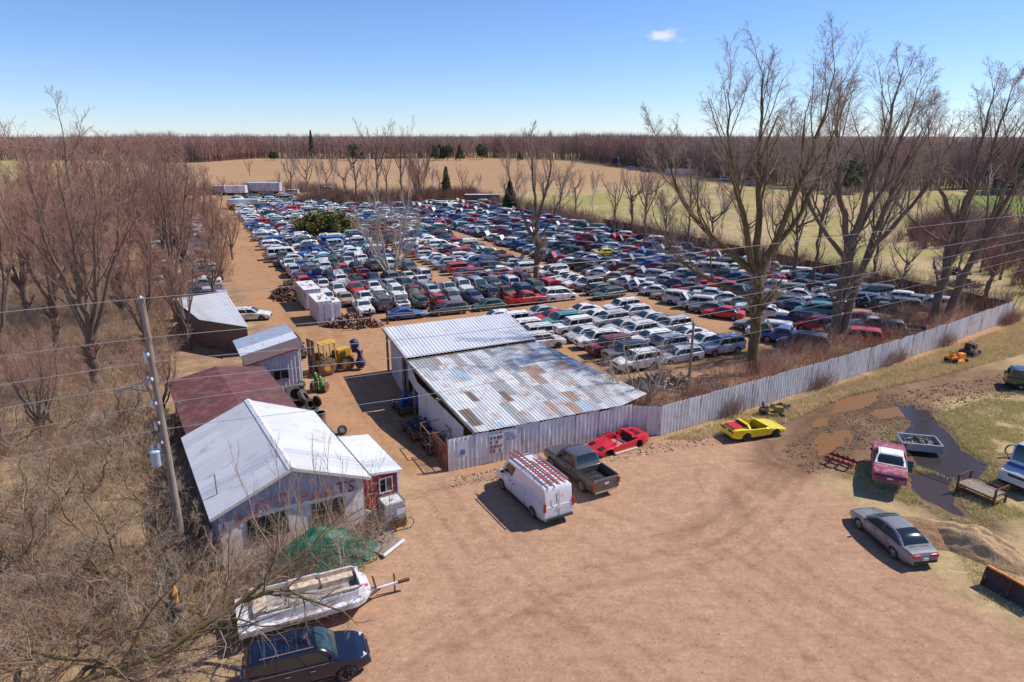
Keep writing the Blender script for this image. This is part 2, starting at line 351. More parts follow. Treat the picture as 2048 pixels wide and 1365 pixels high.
mr2 = t.nodes.new('ShaderNodeMapRange'); mr2.inputs[1].default_value = .3; mr2.inputs[2].default_value = .7; mr2.inputs[3].default_value = .93; mr2.inputs[4].default_value = 1.06
Lk.new(n5.outputs['Fac'], mr2.inputs[0])
mu = t.nodes.new('ShaderNodeMath'); mu.operation = 'MULTIPLY'; Lk.new(mr.outputs[0], mu.inputs[0]); Lk.new(mr2.outputs[0], mu.inputs[1])
n6 = t.nodes.new('ShaderNodeTexNoise'); n6.inputs['Scale'].default_value = 5.5; n6.inputs['Detail'].default_value = 8; n6.inputs['Roughness'].default_value = .8; Lk.new(tc.outputs['Object'], n6.inputs['Vector'])
mr3 = t.nodes.new('ShaderNodeMapRange'); mr3.inputs[1].default_value = .34; mr3.inputs[2].default_value = .62; mr3.inputs[3].default_value = .78; mr3.inputs[4].default_value = 1.1; Lk.new(n6.outputs['Fac'], mr3.inputs[0])
mu2 = t.nodes.new('ShaderNodeMath'); mu2.operation = 'MULTIPLY'; Lk.new(mu.outputs[0], mu2.inputs[0]); Lk.new(mr3.outputs[0], mu2.inputs[1]); mu = mu2
vm = t.nodes.new('ShaderNodeVectorMath'); vm.operation = 'SCALE'; Lk.new(at.outputs['Color'], vm.inputs[0]); Lk.new(mu.outputs[0], vm.inputs['Scale'])
Lk.new(vm.outputs[0], b.inputs['Base Color'])
bp = t.nodes.new('ShaderNodeBump'); bp.inputs['Strength'].default_value = .55; bp.inputs['Distance'].default_value = .12
Lk.new(no.outputs['Fac'], bp.inputs['Height']); Lk.new(bp.outputs[0], b.inputs['Normal'])
g = from_np('ground', np.stack([X, Y, Zg], -1).reshape(-1, 3), fa, M_ground, colors=base.reshape(-1, 3), smooth=True)
tag(g, 'sandy dirt lot, yard soil and brown and green fields', 'ground', kind='structure')
def gz(x, y): return float(ground_z(np.array([[x]]), np.array([[y]]))[0, 0])
# water
def water(name, key, color, rough, label, z, grow=1.35):
    q = PUD[key]; cx = sum(p[0] for p in q)/len(q); cy = sum(p[1] for p in q)/len(q)
    mb = MB(); mb.add([(cx+(x-cx)*grow, cy+(y-cy)*grow, z) for x, y in q], [tuple(range(len(q)))])
    m = mat('water_'+key, color, rough, spec=.4 if 'tan' not in key else .15)
    tag(mb.build('puddle', m, fix=False), label, 'puddle', kind='structure')
water('puddle', 'big', (.05, .036, .03), .16, 'dark blue-grey puddle spreading over the grass behind the maroon car', -.05, 1.2)
water('puddle', 'low', (.06, .042, .036), .2, 'shallow dark water in the grass near the rusty rack', -.075, 1.3)
for k, l in (('tan1', 'largest tan muddy puddle beside the fence track'), ('tan2', 'tan puddle in the wheel ruts nearest the red frame'), ('tan3', 'small tan puddle near the yellow car'), ('tan4', 'tan puddle at the edge of the dark water')):
    water('puddle', k, (.24, .12, .045), .3, l, -.055)
mb = MB(); mb.add([tuple(p) for p in (P(1925, 384, .06), P(1990, 380, .06), P(2300, 378, .06), P(2300, 391, .06), P(1960, 392, .06))], [(0, 1, 2, 3, 4)])
tag(mb.build('pond', mat('pond_water', (.02, .06, .09), .06), fix=False), 'blue pond beyond the meadow at the right', 'pond', kind='structure')
# gravel pile
pc = P(1925, 1115)
def heap(name, cx, cy, rx, ry, h, rz, color, label, cat, seed, rough=.3, n=40):
    u = np.linspace(-1.15, 1.15, n); a, b_ = np.meshgrid(u, u); r = np.hypot(a, b_)
    z = h*np.clip(1-r, 0, None)**.8*(.65+.7*fbm(a*4+seed, b_*4, 1, 4, seed))+rough*.2*(fbm(a*9, b_*9, 1, 3, seed+3)-.5)*ss(1.1, .8, r)-.06*ss(.9, 1.1, r)
    x_ = a*rx; y_ = b_*ry; xx = cx+x_*math.cos(rz)-y_*math.sin(rz); yy = cy+x_*math.sin(rz)+y_*math.cos(rz)
    i = np.arange(n*n).reshape(n, n); f = np.stack([i[:-1, :-1], i[:-1, 1:], i[1:, 1:], i[1:, :-1]], -1).reshape(-1, 4)
    return tag(from_np(name, np.stack([xx, yy, z], -1).reshape(-1, 3), f, color, smooth=True), label, cat)
M_gravel = mat('pale_gravel', srgb(190, 158, 118), .95, dirt=srgb(140, 110, 80), dirt_amt=.6, scale=8, bump=1)
M_earth = mat('dug_earth', srgb(150, 116, 84), .95, dirt=srgb(110, 84, 62), dirt_amt=.6, scale=5, bump=1)
heap('gravel_pile', P(1945, 1095).x, P(1945, 1095).y, 3.3, 1.5, 1.25, R(-52), M_gravel, 'pale gravel pile beside the silver sedan', 'pile', 3)
heap('earth_mound', P(1850, 1068).x, P(1850, 1068).y, 3.4, 1.7, .75, R(-15), M_earth, 'low brown earth mound right behind the silver sedan', 'pile', 9)
FENCE0, FENCE1 = P(1322, 868), P(2020, 640)
# ---------------- sheet-metal buildings ----------------
def corr(mb, A, B, C_, D_, pitch=.3, dep=.035, nv=4, colf=None, sheet=3, wav=0):
    """corrugated sheet on the quad A-B (low edge) to D-C (high edge), ribs running A->D"""
    A, B, C_, D_ = Vector(A), Vector(B), Vector(C_), Vector(D_); n = (B-A).cross(D_-A).normalized()
    nr = max(2, int((B-A).length/pitch)); us = []
    for k in range(nr): us += [(k/nr, 0, k), ((k+.16)/nr, 1, k), ((k+.42)/nr, 1, k), ((k+.58)/nr, 0, k)]
    us.append((1, 0, nr-1)); base = len(mb.v); NU = len(us); j = random.Random(nr)
    for iv in range(nv+1):
        t_ = iv/nv
        for (u_, h, k) in us:
            e = wav*math.sin(k*1.7+iv*2.1) if wav else 0
            mb.v.append(tuple(A.lerp(B, u_).lerp(D_.lerp(C_, u_), t_)+n*(h*dep+e)))
    for iv in range(nv):
        for i in range(NU-1):
            mb.f.append((base+iv*NU+i, base+iv*NU+i+1, base+(iv+1)*NU+i+1, base+(iv+1)*NU+i)); mb.m.append(mb.mi)
            mb.c.append(colf(us[i][2]//sheet, iv) if colf else mb.col)
def vwall(mb, a, b_, z0, z1a, z1b=None, **k):
    z1b = z1a if z1b is None else z1b
    corr(mb, (a[0], a[1], z0), (b_[0], b_[1], z0), (b_[0], b_[1], z1b), (a[0], a[1], z1a), **k)
def planehit(px, py, p0, n):
    dx = (px-1024)/F; dy = (682.5-py)/F; d = Vector((dx, math.cos(PITCH)+dy*math.sin(PITCH), -math.sin(PITCH)+dy*math.cos(PITCH))); c = Vector((0, 0, CAMH))
    return c+d*((Vector(p0)-c).dot(n)/d.dot(n))
WHT = lambda s: (lambda i, j: (s*random.Random(i*31+j).uniform(.9, 1.04),)*2+(s*random.Random(i*31+j).uniform(.94, 1.08),))
# big shed in the middle ------------------------------------------------------
shed = empty('open_shed', (0, 0, 0), 0, 'big open shed with a patchwork tin roof in front and a white ribbed roof behind', 'shed')
a1, a2, a3, a4 = Vector((-11.7, 59.3, 4.3)), Vector((-.44, 64.6, 4.3)), Vector((2.05, 56.2, 4.15)), Vector((-8.35, 51.0, 4.15))
mb = MB(); corr(mb, a1, a2, a3, a4, .32, .04, 3, WHT(.68), 3); mb.build('roof', M_sheetclean, shed, fix=False)
F0, F1, F2 = P(897, 943), P(1262, 868), P(1320, 871); fd = (F1-F0).normalized(); fnn = Vector((fd.y, -fd.x, 0)); up_ = Vector((0, 0, 2.42))
c1, c2 = F0.lerp(F1, .13)+fnn*.13+up_, F0.lerp(F1, .93)+fnn*.10+up_; c3 = P(1294, 788, 2.5); b4, b3 = Vector((-8.2, 50.75, 3.95)), Vector((2.2, 56.0, 3.95))
PATCH = [((.64, .64, .64), 9), ((.50, .50, .50), 8), ((.36, .36, .36), 4), ((.42, .52, .60), 2.5), ((.19, .145, .12), 1.6), ((.42, .30, .23), 3.6), ((.72, .71, .7), 4)]
_e = [0]
while len(_e) < 80: _e += [_e[-1]+1]*random.Random(len(_e)+3).choice([2, 3, 3, 4])
def patchc(i, j):
    i = _e[i]; jj = (j+i*2 % 5)//(2+i % 3); j = jj; r_ = random.Random(i*77+jj*13+5); t_ = r_.random()*sum(p for _, p in PATCH)
    for c, p in PATCH:
        t_ -= p
        if t_ <= 0: q = random.Random(i*7+j).uniform(.93, 1.05); return tuple(k*q for k in c)
    return PATCH[0][0]
mb = MB(); corr(mb, c1, c2, b3, b4, .25, .035, 15, patchc, 1, .014)
corr(mb, c2, c3, b3+Vector((.05, 0, 0)), b3, .25, .03, 6, lambda i, j: ((.6, .6, .6), (.48, .48, .47), (.66, .65, .64))[(i+j) % 3], 3)
M_patch = mat('patched_tin', (1, 1, 1), .5, .0, src='attr', dirt=(.33, .15, .075), dirt_amt=.34, scale=.9, detail=10)
mb.build('patched_roof', M_patch, shed, fix=False)
F0, F1, F2 = P(897, 943), P(1262, 868), P(1320, 871)
mb = MB(); LIL = WHT(.55)
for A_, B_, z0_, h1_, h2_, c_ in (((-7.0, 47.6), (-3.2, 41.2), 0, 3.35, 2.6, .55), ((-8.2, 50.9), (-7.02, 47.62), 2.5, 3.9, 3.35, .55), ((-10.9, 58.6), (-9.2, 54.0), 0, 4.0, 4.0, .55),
        ((2.3, 56.1), (9.2, 47.5), 0, 3.8, 2.6, .55), ((-11.0, 59.0), (-.4, 64.1), 0, 4.2, 4.2, .4), ((-.38, 64.08), (2.0, 56.2), 0, 4.1, 4.1, .4)):  # right and back walls are unseen, added to stop light entering the shed
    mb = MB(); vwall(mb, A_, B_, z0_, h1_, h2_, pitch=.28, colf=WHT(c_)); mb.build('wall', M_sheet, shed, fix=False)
for x, y, h in ((-11.3, 59.05, 4.2), (-7.6, 49.6, 3.7), (-8.4, 51.6, 4.0), (-9.0, 53.4, 4.0), (-5.3, 45.3, 3.0)):
    mb = MB(); mb.box((x, y, h/2), (.18, .18, h)); mb.build('post', M_wood, shed)
mb = MB(); mb.bar(a1-Vector((0, 0, .12)), a4-Vector((0, 0, .12)), .12, .2); mb.bar(a4-Vector((0, 0, .3)), a3-Vector((0, 0, .3)), .12, .2); mb.bar(c1-Vector((0, 0, .1)), b4-Vector((0, 0, .1)), .1, .14); mb.build('beam', M_wood, shed)
# white sheet fence closing the front of the shed, then the long fence
def fence(name, pts, h, label, colf, pitch=.3, jag=.05, m=None):
    r = empty(name, pts[0], 0, label, 'fence'); o_ = Vector(pts[0]); mb = MB(); q = random.Random(3)
    for p, p2 in zip(pts, pts[1:]):
        L = (p2-p).length; n = max(1, int(L/.9))
        for k in range(n):
            A, B = p.lerp(p2, k/n)-o_, p.lerp(p2, (k+1)/n)-o_; hh = h+q.uniform(-jag, jag); ln = q.uniform(-.05, .05); nn = Vector((-(B-A).y, (B-A).x, 0)).normalized()*ln
            corr(mb, A, B, B+nn+Vector((0, 0, hh)), A+nn+Vector((0, 0, hh)), pitch, .06, 4, (lambda i, j, k=k: colf(k, j)), 99, .012)
    mb.build('sheeting', m or M_sheet, r, fix=False)
    mb = MB()
    for p, p2 in zip(pts, pts[1:]):
        n = Vector((-(p2-p).y, (p2-p).x, 0)).normalized()*.12
        for z in (.5, h-.35): mb.bar(p-o_+n+Vector((0, 0, z)), p2-o_+n+Vector((0, 0, z)), .06, .09)
        for k in range(int((p2-p).length/2.7)+1): c = p.lerp(p2, k*2.7/(p2-p).length)-o_+n*1.6; mb.box((c.x, c.y, h/2), (.1, .1, h))
    mb.build('frame', M_rusty, r); return r
fr = fence('sheet_metal_fence', [F0, F1], 2.3, 'white dented corrugated wall with signs closing the front of the tin shed', lambda k, j: tuple(q*(1 if j else .88)*w_ for q, w_ in zip(WHT(.76)(k, 0), (1, .97, .93))), .3, .07)
fence('sheet_metal_fence', [F1+Vector((.02, 0, 0)), F2], 2.25, 'short blue-white fence section between the red car shell and the long fence', lambda k, j: (.6, .6, .62), .3, .03)
FE = FENCE1; mids = [F2.lerp(FE, t_) for t_ in (0, .12, .3, .5, .7, .86, 1)]
cvv = [0, -.3, -.6, -.8, -.6, -.3, 0]; nn = Vector(((FE-F2).y, -(FE-F2).x, 0)).normalized(); mids = [p-nn*c for p, c in zip(mids, cvv)]
def fcol(k, j):
    r_ = random.Random(k*5); s = r_.uniform(.68, .8)*(1 if k < 26 else .85); return (s, s*(.98 if k < 26 else .94), s*(.96 if k < 26 else .88))
fence('sheet_metal_fence', mids, 2.35, 'long white corrugated fence running away along the right side of the lot', fcol, .3, .04)
fence('boundary_fence', [FE+Vector((.3, .3, 0)), Vector((*yd(-8, 76.3), 0)), Vector((*yd(24, 76.6), 0)), Vector((*yd(60, 77), 0))], 2.0, 'dark rusty sheet fence along the right boundary of the yard', lambda k, j: (.13, .07, .05), .4, .06)
# signs on the front wall
fd = (F1-F0).normalized(); fnn = Vector((fd.y, -fd.x, 0))
def glyphs(mb, o_, x0, x1, z, s, seed, mi=0):
    q = random.Random(seed); x = x0; mb.mi = mi
    while x < x1:
        w_ = s*q.uniform(.45, .8)
        if q.random() < .85:
            for k in range(q.choice([2, 3])): mb.box(tuple(o_+fd*(x+w_*(k*.35))+Vector((0, 0, z))), (s*.14, .01, s*q.uniform(.7, 1)), math.atan2(fd.y, fd.x))
            mb.box(tuple(o_+fd*(x+w_*.35)+Vector((0, 0, z+q.choice([-.3, 0, .3])*s))), (w_*.8, .01, s*.16), math.atan2(fd.y, fd.x))
        x += w_+s*.2
def sign(px, py, w_, h, label, board, ink, rows, s, name='sign'):
    p = planehit(px, py, F0, fnn)+fnn*.13; r = empty(name, p, 0, label, 'sign'); a = math.atan2(fd.y, fd.x)
    mb = MB(); mb.box((0, 0, 0), (w_, .02, h), a); mb.build('board', board, r)
    mb = MB()
    for k in range(rows): glyphs(mb, fnn*.018, -w_*.42, w_*.4, h*.5-(k+.75)*h/rows*.93, s, k+int(px))
    if rows: mb.build('lettering', ink, r)
    return r
M_sgw = mat('sign_white', (.68, .66, .66), .5, dirt=(.4, .36, .34), scale=5); M_maroon = mat('maroon_ink', (.22, .02, .035), .5); M_blueink = mat('blue_ink', (.12, .2, .42), .5)
sign(992, 886, 1.05, 1.35, 'white sign with faded dark red capitals on the tin wall', M_sgw, M_maroon, 4, .26)
sign(1020, 869, .95, .7, 'small white sign with rows of blue words high on the tin wall', M_sgw, M_blueink, 4, .12)
sign(924, 897, .75, 1.15, 'pale framed notice board with a blue emblem near the gate end of the tin wall', M_sgw, M_blueink, 0, .1)
p = planehit(923.5, 903, F0, fnn)+fnn*.16; mb = MB(); mb.box((0, 0, 0), (.34, .012, .36), math.atan2(fd.y, fd.x)); o = mb.build('emblem', M_blueink); o.parent = col.objects['sign.002']; o.location = p-col.objects['sign.002'].location
# red pipe gate
g0, g1 = P(867, 910), P(895, 943); g1 = g0.lerp(g1, .98); r = empty('gate', g0, 0, 'red pipe-frame gate with mesh standing open at the end of the tin wall', 'gate'); d = g1-g0
mb = MB(); GH_ = 1.75
for z in (.12, .9, GH_): mb.tube([Vector((0, 0, z)), d+Vector((0, 0, z))], .035, 6)
for t_ in (0, .5, 1): mb.tube([d*t_+Vector((0, 0, .1)), d*t_+Vector((0, 0, GH_))], .04, 6)
mb.tube([Vector((0, 0, .12)), d*.5+Vector((0, 0, .9))], .025, 5); mb.build('frame', mat('red_pipe', (.34, .06, .045), .6, dirt=(.2, .09, .05), scale=6), r)
mb = MB()
for k in range(18): mb.bar(d*(k/18)+Vector((0, 0, .12)), d*(k/18)+Vector((0, 0, GH_)), .012)
for k in range(9): mb.bar(Vector((0, 0, .15+k*.19)), d+Vector((0, 0, .15+k*.19)), .012)
mb.build('mesh_panel', M_rusty, r)
g2 = g0+Vector((-3.1, 1.3, 0))
# ---------------- workshop at the left ----------------
B0 = Vector((-14.47, 29.53, 0)); BA = R(31.5); ex = Vector((math.cos(BA), math.sin(BA), 0)); ey = Vector((-math.sin(BA), math.cos(BA), 0))
ws = empty('auto_workshop', B0, BA, 'white-roofed gabled workshop with faded AUTO PARTS lettering on its front wall', 'building')
W_, D_, ZE, ZR = 7.4, 10.3, 3.35, 4.85
mb = MB(); mb.add([(0, 0, 0), (W_, 0, 0), (W_, 0, ZE), (W_/2, 0, ZR-.05), (0, 0, ZE), (0, D_, 0), (W_, D_, 0), (W_, D_, ZE), (W_/2, D_, ZR-.05), (0, D_, ZE)],
    [(0, 1, 2, 3, 4), (9, 8, 7, 6, 5), (0, 4, 9, 5), (1, 6, 7, 2)]); mb.build('wall', mat('whitewashed_block', srgb(236, 220, 212), .9, dirt=srgb(176, 146, 134), dirt_amt=.35, scale=1.6, bump=.4), ws, fix=True)
mb = MB(); zc = 2.55
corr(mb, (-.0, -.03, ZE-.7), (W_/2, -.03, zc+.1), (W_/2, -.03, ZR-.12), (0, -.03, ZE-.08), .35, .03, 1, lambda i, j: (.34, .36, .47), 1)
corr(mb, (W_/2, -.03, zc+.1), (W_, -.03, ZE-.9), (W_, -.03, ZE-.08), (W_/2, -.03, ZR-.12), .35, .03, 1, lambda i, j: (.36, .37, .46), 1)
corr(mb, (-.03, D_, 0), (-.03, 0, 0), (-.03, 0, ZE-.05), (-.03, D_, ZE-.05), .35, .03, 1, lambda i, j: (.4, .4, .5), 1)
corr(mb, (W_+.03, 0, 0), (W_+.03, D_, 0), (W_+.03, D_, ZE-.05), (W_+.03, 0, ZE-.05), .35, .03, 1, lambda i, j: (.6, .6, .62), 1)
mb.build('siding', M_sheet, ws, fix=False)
mb = MB(); ov = .38; rf = WHT(.61)
sl_ = (ZR-ZE)/(W_/2)
corr(mb, (-ov, D_+.2, ZE-ov*sl_), (-ov, -ov, ZE-ov*sl_), (W_/2, -ov, ZR), (W_/2, D_+.2, ZR), .3, .022, 2, rf, 3)
corr(mb, (W_+ov, -ov, ZE-ov*sl_), (W_+ov, D_+.2, ZE-ov*sl_), (W_/2, D_+.2, ZR), (W_/2, -ov, ZR), .3, .022, 2, rf, 3)
mb.build('roof', mat('white_roof_metal', (1, 1, 1), .4, src='attr', dirt=(.38, .33, .32), dirt_amt=.25, scale=1.2, stretch=(.25, 1, 1)), ws, fix=False)
mb = MB(); mb.add([(W_/2-.2, -ov-.02, ZR-.03), (W_/2, -ov-.02, ZR+.06), (W_/2+.2, -ov-.02, ZR-.03), (W_/2-.2, D_+.22, ZR-.03), (W_/2, D_+.22, ZR+.06), (W_/2+.2, D_+.22, ZR-.03)], [(0, 1, 4, 3), (1, 2, 5, 4)]); mb.build('ridge_cap', M_white, ws)
mb = MB()
mb.bar((-ov, -ov-.02, ZE-ov*sl_-.07), (W_/2, -ov-.02, ZR-.07), .04, .16); mb.bar((W_/2, -ov-.02, ZR-.07), (W_+ov, -ov-.02, ZE-ov*sl_-.07), .04, .16); mb.build('fascia', mat('cream_trim', (.6, .56, .5), .6), ws)
mb = MB(); mb.box((W_+ov+.03, D_/2, ZE-ov*sl_-.03), (.07, D_+.6, .09)); mb.build('gutter', M_black, ws)
mb = MB(); mb.tube([(.3, 1.5, ZE), (.3, 1.5, ZE+1.25)], .035, 6); mb.tube([(.3, 1.5, ZE+1.25), (.05, 1.3, ZE+1.25)], .03, 6); mb.build('vent_pipe', M_steel, ws)
for x0, z0, w_, h in ((1.35, 1.15, 1.95, 1.25), (4.6, 1.05, 1.7, 1.25)):
    r = empty('window', (x0, 0, z0)); r.parent = ws
    mb = MB(); mb.box((w_/2, -.01, h/2), (w_, .05, h)); mb.build('pane', M_glass if x0 < 3 else mat('boarded_brown', (.13, .08, .04), .7, dirt=(.05, .03, .02), scale=4), r)
    mb = MB()
    for z in (0, h*.36, h*.7, h): mb.box((w_/2, -.045, z), (w_+.08, .05, .05))
    for x in (0, w_): mb.box((x, -.045, h/2), (.06, .05, h+.05))
    mb.build('frame', M_black if x0 < 3 else M_rusty, r)
M_letter = mat('faded_orange_paint', srgb(206, 92, 62), .8, dirt=srgb(205, 170, 158), dirt_amt=.65, scale=6)
M_letter2 = mat('faded_red_paint', srgb(140, 62, 70), .8, dirt=srgb(120, 112, 140), dirt_amt=.6, scale=6)
def text_mesh(name, s, size, m, parent, M, ext=.004):
    cu = bpy.data.curves.new('t', 'FONT'); cu.body = s; cu.size = size; cu.extrude = ext; cu.align_x = 'LEFT'; cu.offset = size*.018
    to = bpy.data.objects.new('t', cu); col.objects.link(to); bpy.context.view_layer.update()
    me = bpy.data.meshes.new_from_object(to.evaluated_get(bpy.context.evaluated_depsgraph_get())); bpy.data.objects.remove(to); bpy.data.curves.remove(cu)
    me.transform(M); me.materials.clear(); me.materials.append(m); o = bpy.data.objects.new(name, me); col.objects.link(o); o.parent = parent; return o
FX = Matrix.Rotation(math.pi/2, 4, 'X')
for ch, x, z, ro, m_ in (('A', .75, 2.3, 14, 0), ('U', 1.45, 2.52, 12, 0), ('T', 2.15, 2.66, 10, 0), ('O', 2.75, 2.74, 6, 0), ('P', 3.95, 2.6, -2, 0), ('A', 4.55, 2.6, -4, 0), ('R', 5.25, 2.56, -5, 0), ('T', 5.9, 2.58, -6, 1), ('S', 6.5, 2.52, -7, 1)):
    text_mesh('letter', ch, .92, (M_letter, M_letter2)[m_], ws, Matrix.Translation((x, -.075, z)) @ Matrix.Rotation(R(-ro*.8), 4, 'Y') @ FX)
# red annex
an = empty('red_annex', B0+ex*7.47+ey*1.1, BA, 'small red-sided lean-to with white roof on the right of the workshop', 'building')
aw, ad, az1, az2 = 2.35, 5.2, 2.8, 2.5
mb = MB(); RC = lambda i, j: (.40*random.Random(i).uniform(.85, 1.1), .03, .04)
corr(mb, (0, 0, 0), (aw, 0, 0), (aw, 0, az2), (0, 0, az1), .24, .03, 1, RC, 1); corr(mb, (aw, 0, 0), (aw, ad, 0), (aw, ad, az2), (aw, 0, az2), .24, .03, 1, lambda i, j: (.6, .6, .66), 1)
mb.col = (.4, .03, .04); mb.add([(0, ad, 0), (aw, ad, 0), (aw, ad, az2), (0, ad, az1)], [(0, 3, 2, 1)]); mb.build('wall', M_sheetclean, an, fix=False)
mb = MB(); corr(mb, (aw+.22, -.25, az2), (aw+.22, ad+.2, az2), (0, ad+.2, az1+.08), (0, -.25, az1+.08), .3, .02, 1, WHT(.68), 3); mb.build('roof', M_sheetclean, an, fix=False)
mb = MB(); mb.bar((0, -.27, az1), (aw+.22, -.27, az2-.04), .04, .14); mb.bar((aw+.24, -.27, az2-.05), (aw+.24, ad+.2, az2-.05), .04, .1); mb.box((aw+.03, -.03, az2/2), (.1, .1, az2)); mb.build('trim', M_white, an)
r = empty('window', (1.25, -.05, 1.25)); r.parent = an
mb = MB(); mb.box((.38, 0, .45), (.76, .04, .9)); mb.build('pane', M_glass, r)
mb = MB()
for x in (0, .38, .76): mb.box((x, -.03, .45), (.06, .05, .96))
for z in (0, .9): mb.box((.38, -.032, z), (.84, .05, .07))
mb.build('frame', M_white, r)
# maroon-roofed building
mr_ = empty('maroon_roof_building', B0+ex*.2+ey*10.6, BA, 'long low building with dull maroon roof between the workshop and the grey shed', 'building')
mb = MB(); mb.box((3.4, 6, 1.35), (6.6, 12, 2.7)); mb.build('wall', mat('brown_wall', srgb(120, 96, 84), .9, dirt=srgb(90, 70, 60), scale=2), mr_)
mb = MB(); MC = lambda i, j: (.135*random.Random(i+j*9).uniform(.8, 1.15), .045, .045)
corr(mb, (7.0, -.2, 2.85), (7.0, 12.2, 2.85), (3.4, 12.2, 3.5), (3.4, -.2, 3.5), .4, .02, 3, MC, 3); corr(mb, (-.2, 12.2, 2.85), (-.2, -.2, 2.85), (3.4, -.2, 3.5), (3.4, 12.2, 3.5), .4, .02, 3, MC, 3)
mb.build('roof', mat('maroon_roof_metal', (1, 1, 1), .6, src='attr', dirt=(.2, .1, .08), dirt_amt=.5, scale=1.5), mr_, fix=False)
# grey lean-to with the window
q0, q1 = Vector((-21.4, 53.2, 0)), Vector((-17.95, 55.05, 0)); GA = math.atan2((q1-q0).y, (q1-q0).x); gw = (q1-q0).length
gs = empty('grey_shed', q0, GA, 'grey corrugated shed with a high striped roof and a window facing the tyre pile', 'shed')
mb = MB(); gc = lambda i, j: (.52*random.Random(i).uniform(.85, 1.12),)*2+(.58,)
corr(mb, (0, 0, 0), (gw, 0, 0), (gw, 0, 3.85), (0, 0, 3.1), .3, .05, 3, gc, 1); corr(mb, (gw, 0, 0), (gw, 7, 0), (gw, 7, 3.85), (gw, 0, 3.85), .3, .04, 1, gc, 1); corr(mb, (0, 7, 0), (0, 0, 0), (0, 0, 3.1), (0, 7, 3.1), .3, .04, 1, gc, 1); mb.build('wall', M_sheet, gs, fix=False)
mb = MB()
def gcol(i, j): return ((.62, .66, .72), (.34, .4, .5), (.16, .11, .10))[0 if i in (3, 4) else (1 if i < 3 else 2)] if True else 0
corr(mb, (-.6, 7.4, 3.0), (-.6, -.5, 3.0), (gw+.3, -.5, 3.98), (gw+.3, 7.4, 3.98), .34, .03, 2, gcol, 3); mb.build('roof', M_sheet, gs, fix=False)
mb = MB(); mb.bar((-.6, -.52, 2.94), (gw+.3, -.52, 3.92), .04, .13); mb.build('fascia', mat('red_trim', (.25, .05, .05), .6), gs)
r = empty('window', (1.5, -.06, 1.2)); r.parent = gs
mb = MB(); mb.box((.65, 0, .42), (1.3, .05, .84)); mb.build('pane', M_glass, r)
mb = MB()
for x in (0, .65, 1.3): mb.box((x, -.04, .42), (.07, .05, .9))
for z in (0, .84): mb.box((.65, -.042, z), (1.38, .06, .08))
mb.build('frame', M_steel, r)
# white-roofed shed further along the lane
k0, k1, k2, k3 = P(398, 640, 3), P(497, 655, 3), P(452, 584, 3.4), P(345, 598, 3.4)
wr_ = empty('white_roof_shed', k0*1.0, 0, 'white-roofed shed seen through the trees left of the dirt lane', 'shed'); wr_.location.z = 0
o_ = Vector((k0.x, k0.y, 0)); mb = MB(); corr(mb, k0-o_, k1-o_, k2-o_, k3-o_, .35, .03, 2, WHT(.61), 3); mb.build('roof', M_sheetclean, wr_, fix=False)
mb = MB(); mb.prism([tuple(((k-o_)*.96+((k0+k2)/2-o_)*.04))[:2] for k in (k0, k1, k2, k3)], 0, 2.9); mb.build('wall', mat('brown_wall', (1, 1, 1)), wr_)
# green tarp mound
tq = B0+ex*4.2-ey*1.9
heap('green_tarp', tq.x, tq.y, 3.3, 1.5, 2.1, BA, M_green, 'green tarpaulin draped over a mound against the workshop wall', 'tarp', 4, .25)
# utility pole, wires, transformer
pb = P(372, 1130); top = Vector((-16.6, 29.94, 13.9)); lean = Vector((-.15, .05, 0))
pole = empty('utility_pole', pb, 0, 'tall grey wooden utility pole standing in the thicket left of the workshop', 'utility pole')
mb = MB(); mb.tube([(0, 0, -.3), (-.05, .02, 7), (-.1, .05, 13.95)], [.2, .17, .13], 12); mb.build('shaft', M_wood, pole, 40)
mb = MB(); mb.bar((-.1, -.05, 10.1), (-1.5, -.75, 9.7), .09, .12); mb.bar((-.05, 0, 9.4), (-1.0, -.5, 9.75), .05); mb.build('bracket_arm', M_steel, pole)
for z in (13.95, 11.3, 10.1, 8.9, 7.9, 6.9): mb = MB(); mb.lathe([(0, 0), (.05, .02), (.07, .1), (.04, .18), (0, .2)], c=(-.12 if z < 13.9 else -.1, -.14 if z < 13.9 else 0, z-.1), n=8); mb.build('insulator', M_white, pole)
tr = empty('transformer', pb+Vector((-.5, -.18, 5.7)), 0, 'pale grey transformer can hanging on the utility pole', 'transformer')
mb = MB(); mb.lathe([(0, 0), (.24, 0), (.25, .05), (.25, .72), (.27, .76), (.2, .84), (0, .86)], n=16); mb.build('can', mat('transformer_paint', (.5, .55, .6), .4, dirt=(.3, .28, .25)), tr, 40)
mb = MB(); mb.lathe([(0, .84), (.05, .84), (.06, 1.0), (.03, 1.1), (0, 1.1)], c=(-.1, 0, 0), n=8); mb.build('bushing', M_white, tr); mb = MB(); mb.box((.32, .05, .4), (.2, .12, .5)); mb.build('bracket', M_steel, tr)
for k in range(5): mb = MB(); mb.tube([(-.28-.012*k, -.1, 11.4-k*1.15), (-.27-.012*k, -.1, 10.95-k*1.15)], .07, 8); mb.build('fuse_holder', M_white, pole)
wd_ = Vector((math.sin(R(62.5)), math.cos(R(62.5)), 0)); wn = Vector((wd_.y, -wd_.x, 0)); p0 = pb+Vector((0, -.05, 0))
